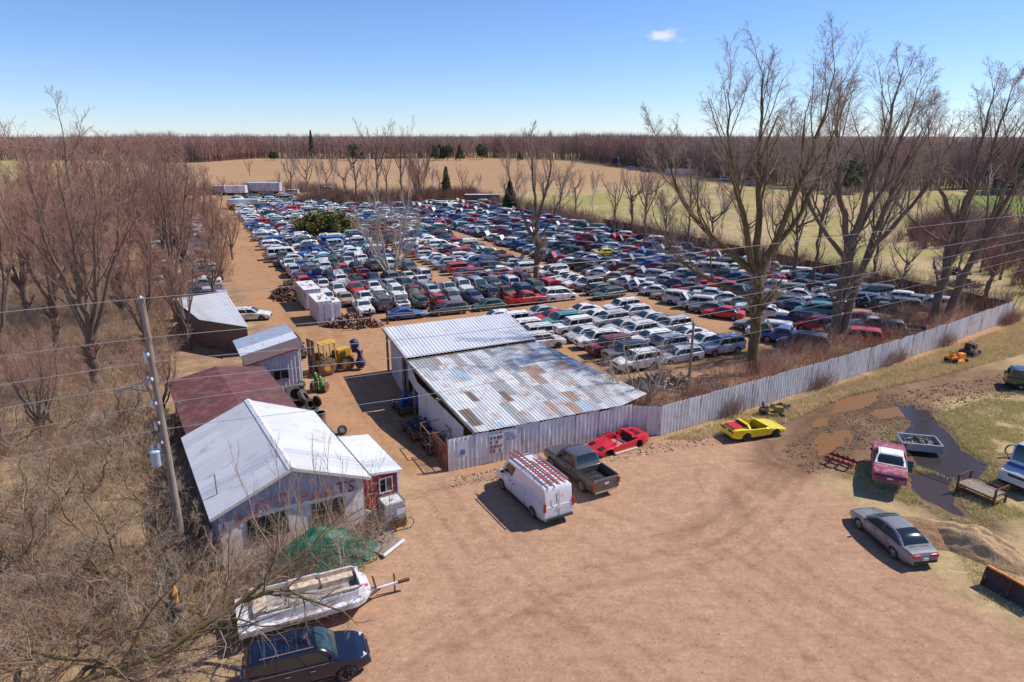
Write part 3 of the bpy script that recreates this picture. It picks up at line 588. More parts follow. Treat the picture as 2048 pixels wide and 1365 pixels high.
for i, (l, lab) in enumerate([([(-60, 632), (0, 625), (270, 598), (860, 551), (1400, 505), (2048, 430), (2200, 412)], 'topmost overhead wire crossing the whole view'), ([(-60, 722), (0, 713), (293, 675), (860, 626), (1400, 573), (1800, 508), (2048, 465), (2200, 440)], 'second overhead wire from the top'),
        ([(-60, 780), (0, 770), (299, 723), (860, 675), (1400, 607), (1800, 536), (2048, 480), (2200, 445)], 'third overhead wire from the top'), ([(-60, 828), (0, 817), (308, 764), (800, 716), (1400, 632), (1800, 558), (2048, 500), (2200, 462)], 'fourth overhead wire from the top'),
        ([(-60, 882), (0, 869), (311, 808), (800, 742), (1400, 658), (1800, 580), (2048, 516), (2200, 478)], 'second lowest overhead wire crossing the view'), ([(-60, 935), (0, 919), (325, 857), (800, 800), (1400, 688), (1800, 604), (2048, 540), (2200, 500)], 'lowest overhead wire crossing the view')]):
    pts = [planehit(px, py, p0, wn) for px, py in l]; P3 = resample([tuple(p) for p in pts], 40)
    P3[1:-1] = P3[1:-1]*.5+.25*(P3[:-2]+P3[2:])
    mb = MB(); mb.tube([tuple(p) for p in P3], .016 if i < 4 else .013, 5); tag(mb.build('overhead_wire', M_wire), lab, 'wire', 'overhead wires')
lp = P(1378, 795); lpz = CAMH*0+5.6; lr = empty('light_pole', lp+Vector((0, .4, 0)), 0, 'thin grey wooden pole behind the bend of the fence', 'pole')
mb = MB(); mb.tube([(0, 0, 0), (0, 0, 6.2)], [.13, .1], 8); mb.build('shaft', M_wood, lr); mb = MB(); mb.lathe([(0, 0), (.16, .02), (.12, .12), (0, .16)], c=(0, 0, 6.2), n=10); mb.build('cap', M_steel, lr)
# fence posts by the pond
for i in range(9):
    q = P(1950+i*22, 393+i*.4); mb = MB(); mb.box((q.x, q.y, .7), (.25, .25, 1.4)); tag(mb.build('fence_post', M_wood), f"wooden fence post in front of the pond, {ordn(i)} from the left", 'post', 'fence posts by the pond')
# ---------------- vehicles ----------------
COMMON = [M_paint, M_black, M_chrome, M_red, M_lamp, M_glassw, M_glass, M_tyre, M_rim, M_dark, M_junk]
PAINT, BLACK, CHROME, REDL, LAMP, GW, GL, TY, RIM, DARK, JUNK = range(11)
TY_ = dict(
 sedan=dict(L=4.8, W=1.8, deck=[(2.4, .58), (2.3, .70), (2.0, .78), (1.05, .93), (-1.6, 1.0), (-2.2, .99), (-2.33, .92), (-2.4, .80)], gh=(1.05, .2, -.95, -1.75), zr=1.43, wx=(1.42, -1.33), wr=.32),
 coupe=dict(L=4.5, W=1.76, deck=[(2.25, .52), (2.15, .63), (1.8, .74), (.85, .9), (-1.5, .96), (-2.05, .97), (-2.2, .9), (-2.25, .76)], gh=(.9, .05, -.75, -1.85), zr=1.32, wx=(1.32, -1.2), wr=.32),
 oldsedan=dict(L=5.3, W=1.92, deck=[(2.65, .66), (2.6, .86), (1.2, .97), (-1.5, 1.0), (-2.5, .97), (-2.62, .9), (-2.65, .7)], gh=(1.0, .45, -1.0, -1.5), zr=1.42, wx=(1.6, -1.4), wr=.34, nk=.06),
 hatch=dict(L=4.1, W=1.7, deck=[(2.05, .58), (1.95, .72), (1.65, .8), (1.0, .95), (-1.7, 1.02), (-1.98, .98), (-2.05, .8)], gh=(1.05, .3, -1.25, -1.93), zr=1.46, wx=(1.25, -1.2), wr=.3),
 wagon=dict(L=4.9, W=1.78, deck=[(2.45, .6), (2.35, .74), (2.0, .82), (1.1, .95), (-2.1, 1.02), (-2.4, .98), (-2.45, .8)], gh=(1.1, .35, -1.95, -2.35), zr=1.47, wx=(1.45, -1.35), wr=.32, ns=3, rack=1),
 suv=dict(L=4.75, W=1.86, deck=[(2.37, .7), (2.3, .95), (2.0, 1.03), (1.05, 1.14), (-2.05, 1.18), (-2.32, 1.1), (-2.37, .8)], gh=(1.08, .5, -2.0, -2.3), zr=1.76, wx=(1.42, -1.33), wr=.38, sill=.32, tuck=.82, ns=3, rack=1),
 jeep=dict(L=4.4, W=1.82, deck=[(2.2, .8), (2.17, 1.1), (1.9, 1.14), (.9, 1.18), (-2.0, 1.2), (-2.15, 1.15), (-2.2, .9)], gh=(.92, .6, -2.05, -2.17), zr=1.8, wx=(1.38, -1.28), wr=.39, sill=.35, tuck=.86, ns=3, rack=1, nk=.05),
 minivan=dict(L=5.0, W=1.95, deck=[(2.5, .62), (2.4, .8), (2.1, .92), (1.5, 1.06), (-2.1, 1.14), (-2.45, 1.05), (-2.5, .8)], gh=(1.6, .6, -2.05, -2.42), zr=1.74, wx=(1.6, -1.4), wr=.33, tuck=.8, ns=3, rack=1),
 pickup=dict(L=5.4, W=1.9, deck=[(2.7, .72), (2.65, 1.0), (1.3, 1.12), (-.4, 1.14), (-2.6, 1.14), (-2.68, 1.12), (-2.7, .8)], gh=(1.25, .7, -.35, -.62), zr=1.72, wx=(1.75, -1.6), wr=.38, sill=.35, tuck=.82, ns=1, nk=.06, cav=(-.8, -2.58, .72, .84)),
 cargovan=dict(L=5.4, W=2.0, deck=[(2.7, .7), (2.6, 1.0), (1.9, 1.15), (-2.5, 1.2), (-2.7, 1.1)], gh=(1.95, 1.35, -2.6, -2.68), zr=2.05, wx=(1.8, -1.5), wr=.36, tuck=.9, ns=4, nk=.05),
)
def interp(l, x):
    if x >= l[0][0]: return l[0][1]
    for (a, za), (b_, zb) in zip(l, l[1:]):
        if x >= b_: return zb+(za-zb)*(x-b_)/(a-b_)
    return l[-1][1]
def vehicle(sp, hood=False, open_top=False):
    """returns {part name: MB} in the vehicle's own frame, nose at +X"""
    L, W = sp['L'], sp['W']; dk = sp['deck']; sill = sp.get('sill', .24); nk = sp.get('nk', .16); cav = sp.get('cav')
    g0, g1, g2, g3 = sp['gh']; zr = sp['zr']; tuck = sp.get('tuck', .72); wr = sp['wr']; AR = wr+.06
    def hw(x):
        a = max(0, (abs(x)-.55*L/2)/(.45*L/2)); return W/2*(1-nk*a**2.4)
    D = lambda x: interp(dk, x)
    def zb(x):
        z = sill+.12*max(0, (abs(x)-.8*L/2)/(.2*L/2))
        for xc in sp['wx']:
            d = abs(x-xc)
            if d < AR: z = max(z, wr*.95+math.sqrt(max(0, AR*AR-d*d))-.03)
        return min(z, D(x)-.1)
    X_ = set(np.round(np.linspace(-L/2, L/2, 23), 3)) | {p[0] for p in dk}
    for xc in sp['wx']:
        X_ |= {round(xc+AR*math.cos(q), 3) for q in np.linspace(0, math.pi, 9)}; X_ |= {xc+AR+.004, xc-AR-.004}
    if cav: X_ |= {cav[0], cav[0]+.02, cav[1], cav[1]-.02}
    X_ = sorted(x for x in X_ if -L/2 <= x <= L/2)
    b = MB(); rings = []
    for x in X_:
        h = hw(x); d = D(x); z0 = zb(x); ic = cav and cav[1] <= x <= cav[0]
        zm = min(max(.58*d, z0+.03), d-.05); zs = d-.07 if not (cav and x < cav[0]+.03) else d-.02
        zin = cav[2] if ic else d+.012
        half = [(0, z0+.02), (h*.90, z0), (h*.975, z0+(zm-z0)*.35), (h, zm), (h*.975, zs), (h*.90, d), (h*(cav[3] if cav else .6), d if not ic else zin), (0, zin if ic else d+.022)]
        rings.append([(x, -y, z) for y, z in half]+[(x, y, z) for y, z in reversed(half[1:-1])])
    n = len(rings[0]); s0 = len(b.f); b.loft(rings)
    for i, f in enumerate(b.f[s0:]):
        if len(f) == 4 and (i % n in (0, n-1)): b.m[s0+i] = BLACK
    # trim: bumpers, grille, lamps, plates
    def slab(mi, c, d, rz=0): b.mi = mi; b.box(c, d, rz); b.mi = PAINT
    zn = interp(dk, L/2-.12); zt = interp(dk, -L/2+.12)
    slab(sp.get('bump', BLACK), (L/2-.02, 0, .42), (.09, hw(L/2)*1.75, .12)); slab(sp.get('bump', BLACK), (-L/2+.02, 0, .46), (.09, hw(L/2)*1.75, .13))
    slab(BLACK, (L/2-.01, 0, zn-.17), (.05, W*.42, .13)); slab(LAMP, (-L/2-.015, 0, zt-.28), (.03, .3, .14))
    for s in (-1, 1):
        if sp.get('nolamp'): continue
        slab(LAMP, (L/2-.09, s*(hw(L/2-.1)-.25), zn-.14), (.2, .36, .13), -s*.22)
        if zr > 1.6: slab(REDL, (-L/2+.04, s*(hw(L/2)-.1), zt-.02), (.1, .16, .36))
        else: slab(REDL, (-L/2+.05, s*(hw(L/2)-.22), zt-.13), (.14, .4, .13), s*.14)
    out = {'body': b}
    if sp.get('rack') and not open_top:
        for s in (-1, 1): slab(CHROME if L > 4.8 else BLACK, ((g1+g2)/2, s*W/2*tuck*.86, zr+.05), ((g1-g2)*.8, .035, .04))
    # greenhouse
    def zg(x):
        if x > g1: t_ = (g0-x)/(g0-g1); return D(x)+(zr-D(x))*math.sin(t_*math.pi/2)**.92
        if x < g2: t_ = (x-g3)/(g2-g3); return D(x)+(zr-D(x))*math.sin(t_*math.pi/2)**.92
        return zr+.035*math.sin(math.pi*(x-g2)/(g1-g2))
    yb = lambda x: hw(x)*.90
    def ys_(x, z): q = D(x)-.02; t_ = (z-q)/(zr-q); return yb(x)+(W/2*tuck-yb(x))*t_
    if not open_top:
        gx = sorted(set(np.linspace(g3, g2, 6)) | set(np.linspace(g2, g1, 7)) | set(np.linspace(g1, g0, 7))); rr_ = []
        for x in gx:
            z = zg(x); q = D(x)-.02; y1 = ys_(x, max(q, z-.06)); yt = ys_(x, z)
            half = [(yb(x), q), (y1, max(q, z-.06)), (yt*.93, z-.012), (yt*.55, z+.012), (0, z+.02)]
            rr_.append([(x, -y, zz) for y, zz in half]+[(x, y, zz) for y, zz in reversed(half[:-1])])
        b.loft(rr_, close=False, caps=(False, False))
        def patch(xa, xb, mi, name):
            m = MB(); m.mi = mi; v = []
            for x in np.linspace(xa, xb, 6):
                z = zg(x); yt = ys_(x, z)*.9
                for k in range(7): y = yt*(k/3-1); v.append((x, y, z+.024-.03*(abs(k/3-1))**3+.014))
            m.add(v, [(i*7+k, i*7+k+1, (i+1)*7+k+1, (i+1)*7+k) for i in range(5) for k in range(6)]); out[name] = m
        patch(g0-.05, g1+.03, GW, 'windshield')
        if not sp.get('norear'): patch(g3+.05, g2-.03, GL, 'rear_window')
        ns = sp.get('ns', 2); lo, hi = .1, .84
        xa = lambda t_: g0+(g1-g0)*t_-.16; xd = lambda t_: g3+(g2-g3)*t_+.16; c1 = sp.get('cabonly', 1)
        for s in (-1, 1):
            m = MB(); m.mi = GL; v = []
            for t_ in (lo, (lo+hi)/2, hi):
                for k in range(5):
                    x = xa(t_)+(xd(t_)-xa(t_))*c1*k/4; z = D(x)+(zr-D(x))*t_; v.append((x, s*(ys_(x, z)+.014), z))
            m.add(v, [(r_*5+k, r_*5+k+1, (r_+1)*5+k+1, (r_+1)*5+k) for r_ in range(2) for k in range(4)]); out['side_window'+('' if s < 0 else '_')] = m
            if c1 == 1:
                for k in range(1, ns):
                    q = k/ns; pa = [xa(t_)+(xd(t_)-xa(t_))*q for t_ in (lo, hi)]; zz = [D(pa[i_])+(zr-D(pa[i_]))*t_ for i_, t_ in enumerate((lo, hi))]
                    b.bar((pa[0], s*(ys_(pa[0], zz[0])+.012), zz[0]), (pa[1], s*(ys_(pa[1], zz[1])+.012), zz[1]), .022, .085)
        for s in (-1, 1):
            b.mi = BLACK if not sp.get('mirc') else PAINT; b.box((g0-.35, s*(W/2+.07), D(g0)+.1), (.12, .18, .13)); b.mi = PAINT
    if hood:
        m = MB(); x0 = g0+.02; x1 = L/2-.2; ln = x0-x1; hwid = hw(L/2-.3)*.84; a = R(52)
        v = []
        for k in range(4):
            t_ = k/3; dd = t_*(x1-x0)
            for y in (-1, -.5, 0, .5, 1): v.append((x0+.02+dd*math.cos(a), y*hwid*(1-.08*t_), D(x0)+.06+dd*math.sin(a)+.05*(1-y*y)))
        nn = len(v); v2 = [(x+.03, y, z-.025) for x, y, z in v]
        m.add(v+v2, [(i*5+k, i*5+k+1, (i+1)*5+k+1, (i+1)*5+k) for i in range(3) for k in range(4)])
        b0 = len(m.f); m.add([], []); m.f += [tuple(i+nn for i in reversed(f)) for f in m.f[:12]]; m.m += [PAINT]*12; m.c += [(1, 1, 1)]*12
        if hood == 1: out['hood'] = m
        b.mi = DARK; b.box(((x0+x1)/2, 0, D((x0+x1)/2)+.0), (x1-x0-.1, hwid*1.75, .07)); b.mi = JUNK
        for q in range(5):
            b.col = rnd.choice([(.3, .3, .3), (.1, .1, .1), (.25, .2, .15), (.45, .45, .47)]); b.box((rnd.uniform(x0+.2, x1-.2), rnd.uniform(-.5, .5), D(1.5)+.05), (.25, .3, .12), rnd.random())
        b.mi = PAINT; b.col = (1, 1, 1)
    return out
def wheel_mb(wr, wd=.21, spokes=5, tyre=True, rim=True):
    m = MB()
    if tyre:
        m.mi = TY; ri = wr*.64; h = wd/2
        m.lathe([(ri, -h*.9), (wr*.9, -h), (wr*.985, -h*.8), (wr, -h*.4), (wr, h*.4), (wr*.985, h*.8), (wr*.9, h), (ri, h*.9), (ri, -h*.9)], n=20, axis='Y')
    if rim:
        m.mi = DARK; m.lathe([(0, .0), (wr*.62, .0), (wr*.62, .01), (0, .01)], n=14, axis='Y'); h = wd/2
        m.mi = RIM; m.lathe([(wr*.55, -h*.82), (wr*.655, -h*.93), (wr*.655, h*.93), (wr*.55, h*.82)], n=20, axis='Y')
        for s in (-1, 1):
            m.lathe([(0, s*h*.7), (wr*.17, s*h*.7), (wr*.17, s*h*.5)], n=10, axis='Y')
            for k in range(spokes):
                q = 2*math.pi*k/spokes; m.bar((wr*.1*math.cos(q), s*h*.6, wr*.1*math.sin(q)), (wr*.6*math.cos(q), s*h*.78, wr*.6*math.sin(q)), .035, wr*.2)
    return m
def hubcap_mb(wr, wd=.2):
    m = wheel_mb(wr, wd, 0, True, False); m.mi = RIM
    for s in (-1, 1): m.lathe([(0, s*wd*.5), (wr*.3, s*wd*.48), (wr*.62, s*wd*.38), (wr*.64, s*wd*.3)], n=16, axis='Y')
    return m
def offset(mb, v):
    mb.v = [(a+v[0], c+v[1], d+v[2]) for a, c, d in mb.v]; return mb
PROTO = {}
def proto(key, hood):
    k = (key, hood)
    if k in PROTO: return PROTO[k]
    sp = TY_[key]; parts = vehicle(sp, hood); wm = wheel_mb(sp['wr']) if key in ('suv', 'coupe', 'pickup') else hubcap_mb(sp['wr'])
    wp = [(x, s*(sp['W']/2-.11), sp['wr']) for x in sp['wx'] for s in (-1, 1)]
    meshes = {n: m.mesh(key+'_'+n.rstrip('_'), COMMON, 32) for n, m in parts.items()}
    wmesh = wm.mesh('wheel', COMMON, 40)
    big = MB()
    for m in parts.values():
        off = len(big.v); big.v += m.v; big.f += [tuple(i+off for i in f) for f in m.f]; big.m += m.m; big.c += m.c
    for c in wp:
        off = len(big.v); big.v += [(a+c[0], y+c[1], z+c[2]) for a, y, z in wm.v]; big.f += [tuple(i+off for i in f) for f in wm.f]; big.m += wm.m; big.c += wm.c
    PROTO[k] = (meshes, wmesh, wp, big.mesh('vehicle_'+key, COMMON, 32)); return PROTO[k]
CAT = dict(sedan='car', coupe='car', oldsedan='car', hatch='car', wagon='car', suv='car', jeep='car', minivan='minivan', pickup='pickup truck', cargovan='van')
ONAME = dict(sedan='sedan', coupe='coupe', oldsedan='sedan', hatch='hatchback', wagon='station_wagon', suv='sport_utility_car', jeep='offroad_car', minivan='minivan', pickup='pickup_truck', cargovan='cargo_van')
def put_car(key, hood, x, y, z, a, colr, label, group, detailed=True, tilt=0, nowheels=False):
    meshes, wmesh, wp, big = proto(key, hood)
    if not detailed:
        o = bpy.data.objects.new(ONAME[key], big); col.objects.link(o); o.location = (x, y, z); o.rotation_euler = (0, tilt, az(a)); o.color = (*colr, 1)
        return tag(o, label, CAT[key], group)
    r = empty(ONAME[key], (x, y, z), az(a), label, CAT[key], group); r.rotation_euler[1] = tilt
    for n, me in meshes.items():
        o = bpy.data.objects.new(n.rstrip('_'), me); col.objects.link(o); o.parent = r; o.color = (*colr, 1)
        if n == 'hood' and rnd.random() < .35: o.color = (*rnd.choice([(.7, .7, .7), (.5, .5, .52), (.3, .05, .05), (.05, .06, .1), (.03, .03, .03)]), 1)
    if not nowheels:
        for c in wp:
            o = bpy.data.objects.new('wheel', wmesh); col.objects.link(o); o.parent = r; o.location = c
    return r
def hero_car(name, sp, loc, a, colr, label, cat, wheel='alloy', hood=False, open_top=False, paint=None, extra=None, nowheels=False):
    mats = list(COMMON); mats[0] = paint or M_hero
    r = empty(name, loc, az(a), label, cat)
    parts = vehicle(sp, hood, open_top)
    b = parts['body']
    # door seams, handles
    def seam(x, z0, z1):
        W = sp['W']
        for s in (-1, 1):
            b.mi = DARK; b.bar((x, s*(W/2+.001), z0), (x, s*(W/2*.985+.002), z1), .012, .012); b.mi = PAINT
    for x in sp.get('seams', []): seam(x, sp.get('sill', .24)+.12, interp(sp['deck'], x)-.05)
    for x in sp.get('handles', []):
        for s in (-1, 1): b.mi = sp.get('hmi', PAINT); b.box((x, s*(sp['W']/2+.01), interp(sp['deck'], x)-.18), (.2, .04, .035)); b.mi = PAINT
    g0, g1, g2, g3 = sp['gh']; DD = lambda x: interp(sp['deck'], x)
    if not open_top:
        for x, wv in ((g0+.05, .62), (sp['L']/2-.18, .74), (g3-.08, .6)):
            if abs(x) < sp['L']/2-.1 and not sp.get('cav'): b.mi = DARK; b.bar((x, -sp['W']/2*wv, DD(x)+.018), (x, sp['W']/2*wv, DD(x)+.018), .02, .012)
        for s in (-1, 1):
            b.mi = BLACK; b.bar((g0-.1, s*(sp['W']/2*.9-.005), DD(g0-.1)+.03), (g0+(g3-g0)*sp.get('cabonly', 1)+.2, s*(sp['W']/2*.9-.005), DD(g3)+.03), .03, .05)
            b.bar((sp['wx'][0]-.5, s*(sp['W']/2*.985), sp.get('sill', .24)+.06), (sp['wx'][1]+.5, s*(sp['W']/2*.985), sp.get('sill', .24)+.06), .03, .1)
            b.bar((g0-.1, s*.25, DD(g0)+.07), (g0-.3, s*.25-.45, DD(g0)+.16), .02, .015)
        b.mi = PAINT
    res = {}
    for n, m in parts.items():
        o = m.build(n.rstrip('_'), mats, r, 32)
        o.color = (*colr, 1); res[n] = o
    if not nowheels:
        wd = sp.get('wd', .22)
        for x in sp['wx']:
            for s in (-1, 1):
                wt = bpy.data.objects.new('wheel', None); col.objects.link(wt); wt.parent = r; wt.location = (x, s*(sp['W']/2-wd/2-.005), sp['wr']); wt.empty_display_size = .1
                wheel_mb(sp['wr'], wd, rim=False).build('tyre', mats, wt, 40)
                (wheel_mb(sp['wr'], wd, sp.get('spokes', 5), False) if wheel == 'alloy' else (lambda m_: m_)(rim_cap(sp['wr'], wd))).build('rim', mats, wt, 40)
    return r, mats, res
def rim_cap(wr, wd):
    m = MB(); m.mi = RIM
    for s in (-1, 1): m.lathe([(0, s*wd*.5), (wr*.3, s*wd*.48), (wr*.62, s*wd*.38), (wr*.66, s*wd*.44), (wr*.66, 0)], n=18, axis='Y')
    return m
# ---------------- vehicles standing on the lot ----------------
def place2(front, rear, W, side, sp):
    """front/rear: ground points under the near wheels; side +1 when the near side is the car's left"""
    f, r_ = P(*front), P(*rear); a = az_of(r_, f); d = (f-r_).normalized(); rt = Vector((d.y, -d.x, 0)); m = (f+r_)/2+rt*side*(W/2-.1)-d*(sum(sp['wx'])/2); return Vector((m.x, m.y, 0)), a
# work van with ladders
SPV = dict(L=5.98, W=2.06, deck=[(2.99, .72), (2.9, .95), (2.55, 1.12), (1.95, 1.3), (-2.85, 1.35), (-2.99, 1.2)], gh=(2.1, 1.35, -2.78, -2.96), zr=2.28, wx=(2.0, -1.72), wr=.35, tuck=.86, ns=1, cabonly=.23, nk=.1, seams=[1.75, .75, -.9], handles=[.95, .45], hmi=1, wd=.22, spokes=8, mirc=0, norear=1, nolamp=1)
loc, a = place2((1004, 977), (1068, 1036.7), 2.06, 1, SPV)
van, vm, vres = hero_car('work_van', SPV, loc, a, (.72, .71, .73), 'white work van with roof racks parked beside the grey pickup', 'van')
mb = MB(); mb.mi = CHROME
for x in (1.3, -.2, -1.6, -2.4):
    mb.bar((x, -.86, 2.42), (x, .86, 2.42), .05)
    for s in (-1, 1): mb.bar((x, s*.84, 2.2), (x, s*.84, 2.44), .05)
for s in (-1, 1): mb.bar((1.35, s*.86, 2.42), (-2.5, s*.86, 2.42), .05)
mb.build('roof_rack', vm, van)
mb = MB(); mb.mi = DARK; mb.bar((-3.005, 0, .6), (-2.93, 0, 2.1), .015); mb.mi = PAINT; mb.box((-3.0, 0, 1.25), (.02, .1, .12)); o = mb.build('rear_door_seam', vm, van); o.color = (.72, .71, .73, 1)
mb = MB(); mb.mi = BLACK; mb.box((-3.06, 0, .5), (.16, 1.7, .1)); mb.build('rear_step', vm, van); mb = MB(); mb.mi = BLACK; mb.bar((-3.03, .25, 1.35), (-3.0, .15, 2.0), .025); mb.build('wiper', vm, van)
for s in (-1, 1):
    mb = MB(); mb.mi = REDL; mb.box((-2.97, s*.92, 1.2), (.1, .13, .48)); mb.build('taillight', vm, van)
M_ladder = mat('orange_red_ladder', (.62, .07, .03), .5)
for k, (y0, w_, x0, x1, lab) in enumerate(((.28, .42, 1.9, -2.9, 'long orange-red extension ladder on the middle of the van roof'), (-.52, .36, .5, -2.75, 'short orange ladder on the far side of the van roof'))):
    r = empty('ladder', loc+Vector((0, 0, 2.47)), az(a), lab, 'ladder', 'ladders on the van roof'); mb = MB()
    for s in (-1, 1): mb.bar((x0, y0+s*w_/2, 0), (x1, y0+s*w_/2, 0), .045, .09)
    mb.build('rail', M_ladder, r); mb = MB(); n = int((x0-x1)/.3)
    for q in range(1, n): mb.bar((x0-q*.3, y0-w_/2, 0), (x0-q*.3, y0+w_/2, 0), .06, .04)
    mb.build('rungs', M_rim, r)
# grey pickup
SPP = dict(L=5.75, W=2.0, deck=[(2.87, .8), (2.8, 1.05), (2.3, 1.14), (1.35, 1.2), (-.75, 1.22), (-2.75, 1.24), (-2.85, 1.2), (-2.87, .8)], gh=(1.4, .7, -.62, -.95), zr=1.88, wx=(1.85, -1.62), wr=.41, sill=.4, tuck=.80, ns=2, nk=.07, cav=(-1.05, -2.72, .78, .82), bump=CHROME, seams=[1.15, -.1, -.95], handles=[.15, -.5], hmi=1, wd=.27, mirc=1, nolamp=1)
loc, a = place2((1098.6, 932.8), (1170, 988.4), 2.0, 1, SPP)
pk, pm, _ = hero_car('pickup_truck', SPP, loc, a, (.085, .08, .08), 'dark grey extended-cab pickup truck with an empty bed', 'pickup truck')
mb = MB(); mb.mi = BLACK; mb.box((-1.9, 0, .80), (1.6, 1.5, .03))
for k in range(9): mb.box((-1.9, -.7+k*.175, .825), (1.6, .05, .02))
for s in (-1, 1): mb.box((-1.9, s*.93, 1.255), (1.75, .08, .03))
mb.build('bed_liner', pm, pk)
mb = MB(); mb.mi = RIM; mb.box((-2.885, 0, 1.0), (.02, .14, .08)); mb.build('badge', pm, pk)
for s in (-1, 1):
    mb = MB(); mb.mi = REDL; mb.box((-2.86, s*.9, .98), (.1, .17, .34)); mb.build('taillight', pm, pk)
# silver-grey sedan
SPS = dict(L=5.0, W=1.85, deck=[(2.5, .50), (2.42, .64), (2.0, .76), (1.15, .92), (.3, .96), (-1.5, .99), (-2.1, .97), (-2.38, .9), (-2.5, .66)], gh=(1.25, .25, -.85, -1.85), zr=1.40, wx=(1.42, -1.33), wr=.325, nk=.22, tuck=.66, seams=[.95, .05, -.85], handles=[.25, -.65], mirc=1, wd=.2)
loc, a = place2((1717.2, 1058.5), (1785, 1116), 1.85, 1, SPS)
hero_car('sedan', SPS, loc, a, (.235, .22, .225), 'silver-grey rounded sedan beside the gravel pile', 'car', 'cap')
# yellow targa sports car
SPY = dict(L=4.5, W=1.82, deck=[(2.25, .45), (2.15, .58), (1.5, .74), (.7, .84), (-.3, .86), (-1.7, .95), (-2.1, .93), (-2.22, .84), (-2.25, .6)], gh=(.75, .1, -.9, -1.8), zr=1.17, wx=(1.3, -1.15), wr=.33, nk=.12, bump=PAINT, cav=(.45, -1.0, .42, .8), wd=.25, seams=[.55, -.45])
d_ = (P(1544, 875)-P(1493.4, 882.8)).normalized(); lf = Vector((-d_.y, d_.x, 0)); m_ = (P(1544, 875)+P(1493.4, 882.8))/2+lf*.8; a = az_of(P(1493.4, 882.8), P(1544, 875))
yc, ym_, _ = hero_car('sports_car', SPY, Vector((m_.x, m_.y, 0)), a, (.88, .66, .01), 'yellow open-topped sports car with red panel on its tail', 'car', open_top=True)
def windscreen(sp, r, ms, colr, hoop=True):
    mb = MB(); x0, x1, z1, y0, y1 = sp['gh'][0]-.05, sp['gh'][1]+.05, sp['zr'], sp['W']/2*.84, sp['W']/2*.62; z0 = .86
    for s in (-1, 1): mb.bar((x0, s*y0, z0), (x1, s*y1, z1), .07)
    mb.bar((x1, -y1, z1), (x1, y1, z1), .09, .06)
    if hoop:
        xh = -.95
        for s in (-1, 1): mb.bar((xh+.1, s*y0, z0), (xh, s*y1, z1), .22, .07)
        mb.bar((xh, -y1, z1), (xh, y1, z1), .24, .06)
    o = mb.build('windscreen_frame', ms, r); o.color = (*colr, 1)
    mb = MB(); mb.mi = GW; mb.add([(x0+.01, -y0, z0), (x0+.01, y0, z0), (x1+.01, y1, z1), (x1+.01, -y1, z1)], [(0, 1, 2, 3)]); return mb
windscreen(SPY, yc, ym_, (.88, .66, .01)).build('windshield', ym_, yc)
mb = MB(); mb.box((-1.62, 0, .985), (.95, 1.15, .05), 0, .06); mb.build('rear_deck_panel', mat('red_panel', (.55, .02, .05), .35), yc)
mb = MB(); mb.mi = GW; mb.box((-1.1, 0, 1.03), (.5, 1.2, .03), 0, -.35); mb.build('rear_window', ym_, yc)
for x in (-.25,):
    for s in (-1, 1): mb = MB(); mb.mi = BLACK; mb.box((x, s*.38, .62), (.5, .48, .16)); mb.box((x-.28, s*.38, .8), (.14, .46, .42), 0, -.25); mb.build('seat', ym_, yc)
mb = MB(); mb.mi = DARK
for s in (-1, 1):
    for k in range(3): mb.box((-2.235, s*(.25+k*.2), .76), (.05, .15, .12))
mb.build('tail_grille', ym_, yc)
# red fibreglass body shell
SPR = dict(L=4.6, W=1.85, deck=[(2.3, .30), (2.2, .42), (1.5, .60), (.8, .68), (-.3, .66), (-1.5, .82), (-2.1, .84), (-2.25, .78), (-2.3, .5)], gh=(.8, .1, -.9, -1.7), zr=1.0, wx=(1.35, -1.25), wr=.3, sill=.08, nk=.2, bump=PAINT, cav=(.5, -1.2, .12, .76))
f_, r2 = P(1222, 912), P(1275, 896); d_ = (f_-r2).normalized(); rt = Vector((d_.y, -d_.x, 0)); m_ = (f_+r2)/2+rt*.85; a = az_of(r2, f_)
rc, rm_, _ = hero_car('car_body_shell', SPR, Vector((m_.x, m_.y, -.02)), a, (.66, .012, .035), 'wheelless red sports car body shell with open cockpit in front of the tin wall', 'car shell', open_top=True, nowheels=True)
windscreen(SPR, rc, rm_, (.66, .012, .035))
mb = MB(); mb.mi = DARK
for s in (-1, 1): mb = MB(); mb.mi = DARK; mb.box((1.75, s*.5, .565), (.42, .36, .03), 0, .2); mb.box((1.75, s*.5, .5), (.3, .3, .12)); mb.build('headlight_opening', rm_, rc)
mb = MB(); mb.mi = DARK; mb.box((-1.55, 0, .80), (.6, .9, .03))
for k in range(5): mb.box((-1.35-k*.1, 0, .82+.005*k), (.06, .9, .03))
mb.build('vents', rm_, rc); mb = MB(); mb.mi = JUNK; mb.col = (.45, .34, .24); mb.box((-.1, 0, .3), (1.0, 1.2, .12)); mb.box((.3, .1, .4), (.3, .9, .2)); mb.build('cockpit_tub', rm_, rc)
mb = MB(); d3 = f_.lerp(r2, .12), f_.lerp(r2, .95); mb.bar(d3[0]-rt*.1+Vector((0, 0, .09)), d3[1]-rt*.1+Vector((0, 0, .09)), .14, .12); tag(mb.build('timber', mat('pale_timber', srgb(222, 200, 176), .8, dirt=srgb(180, 150, 120))), 'pale timber lying under the near sill of the red car shell', 'timber')
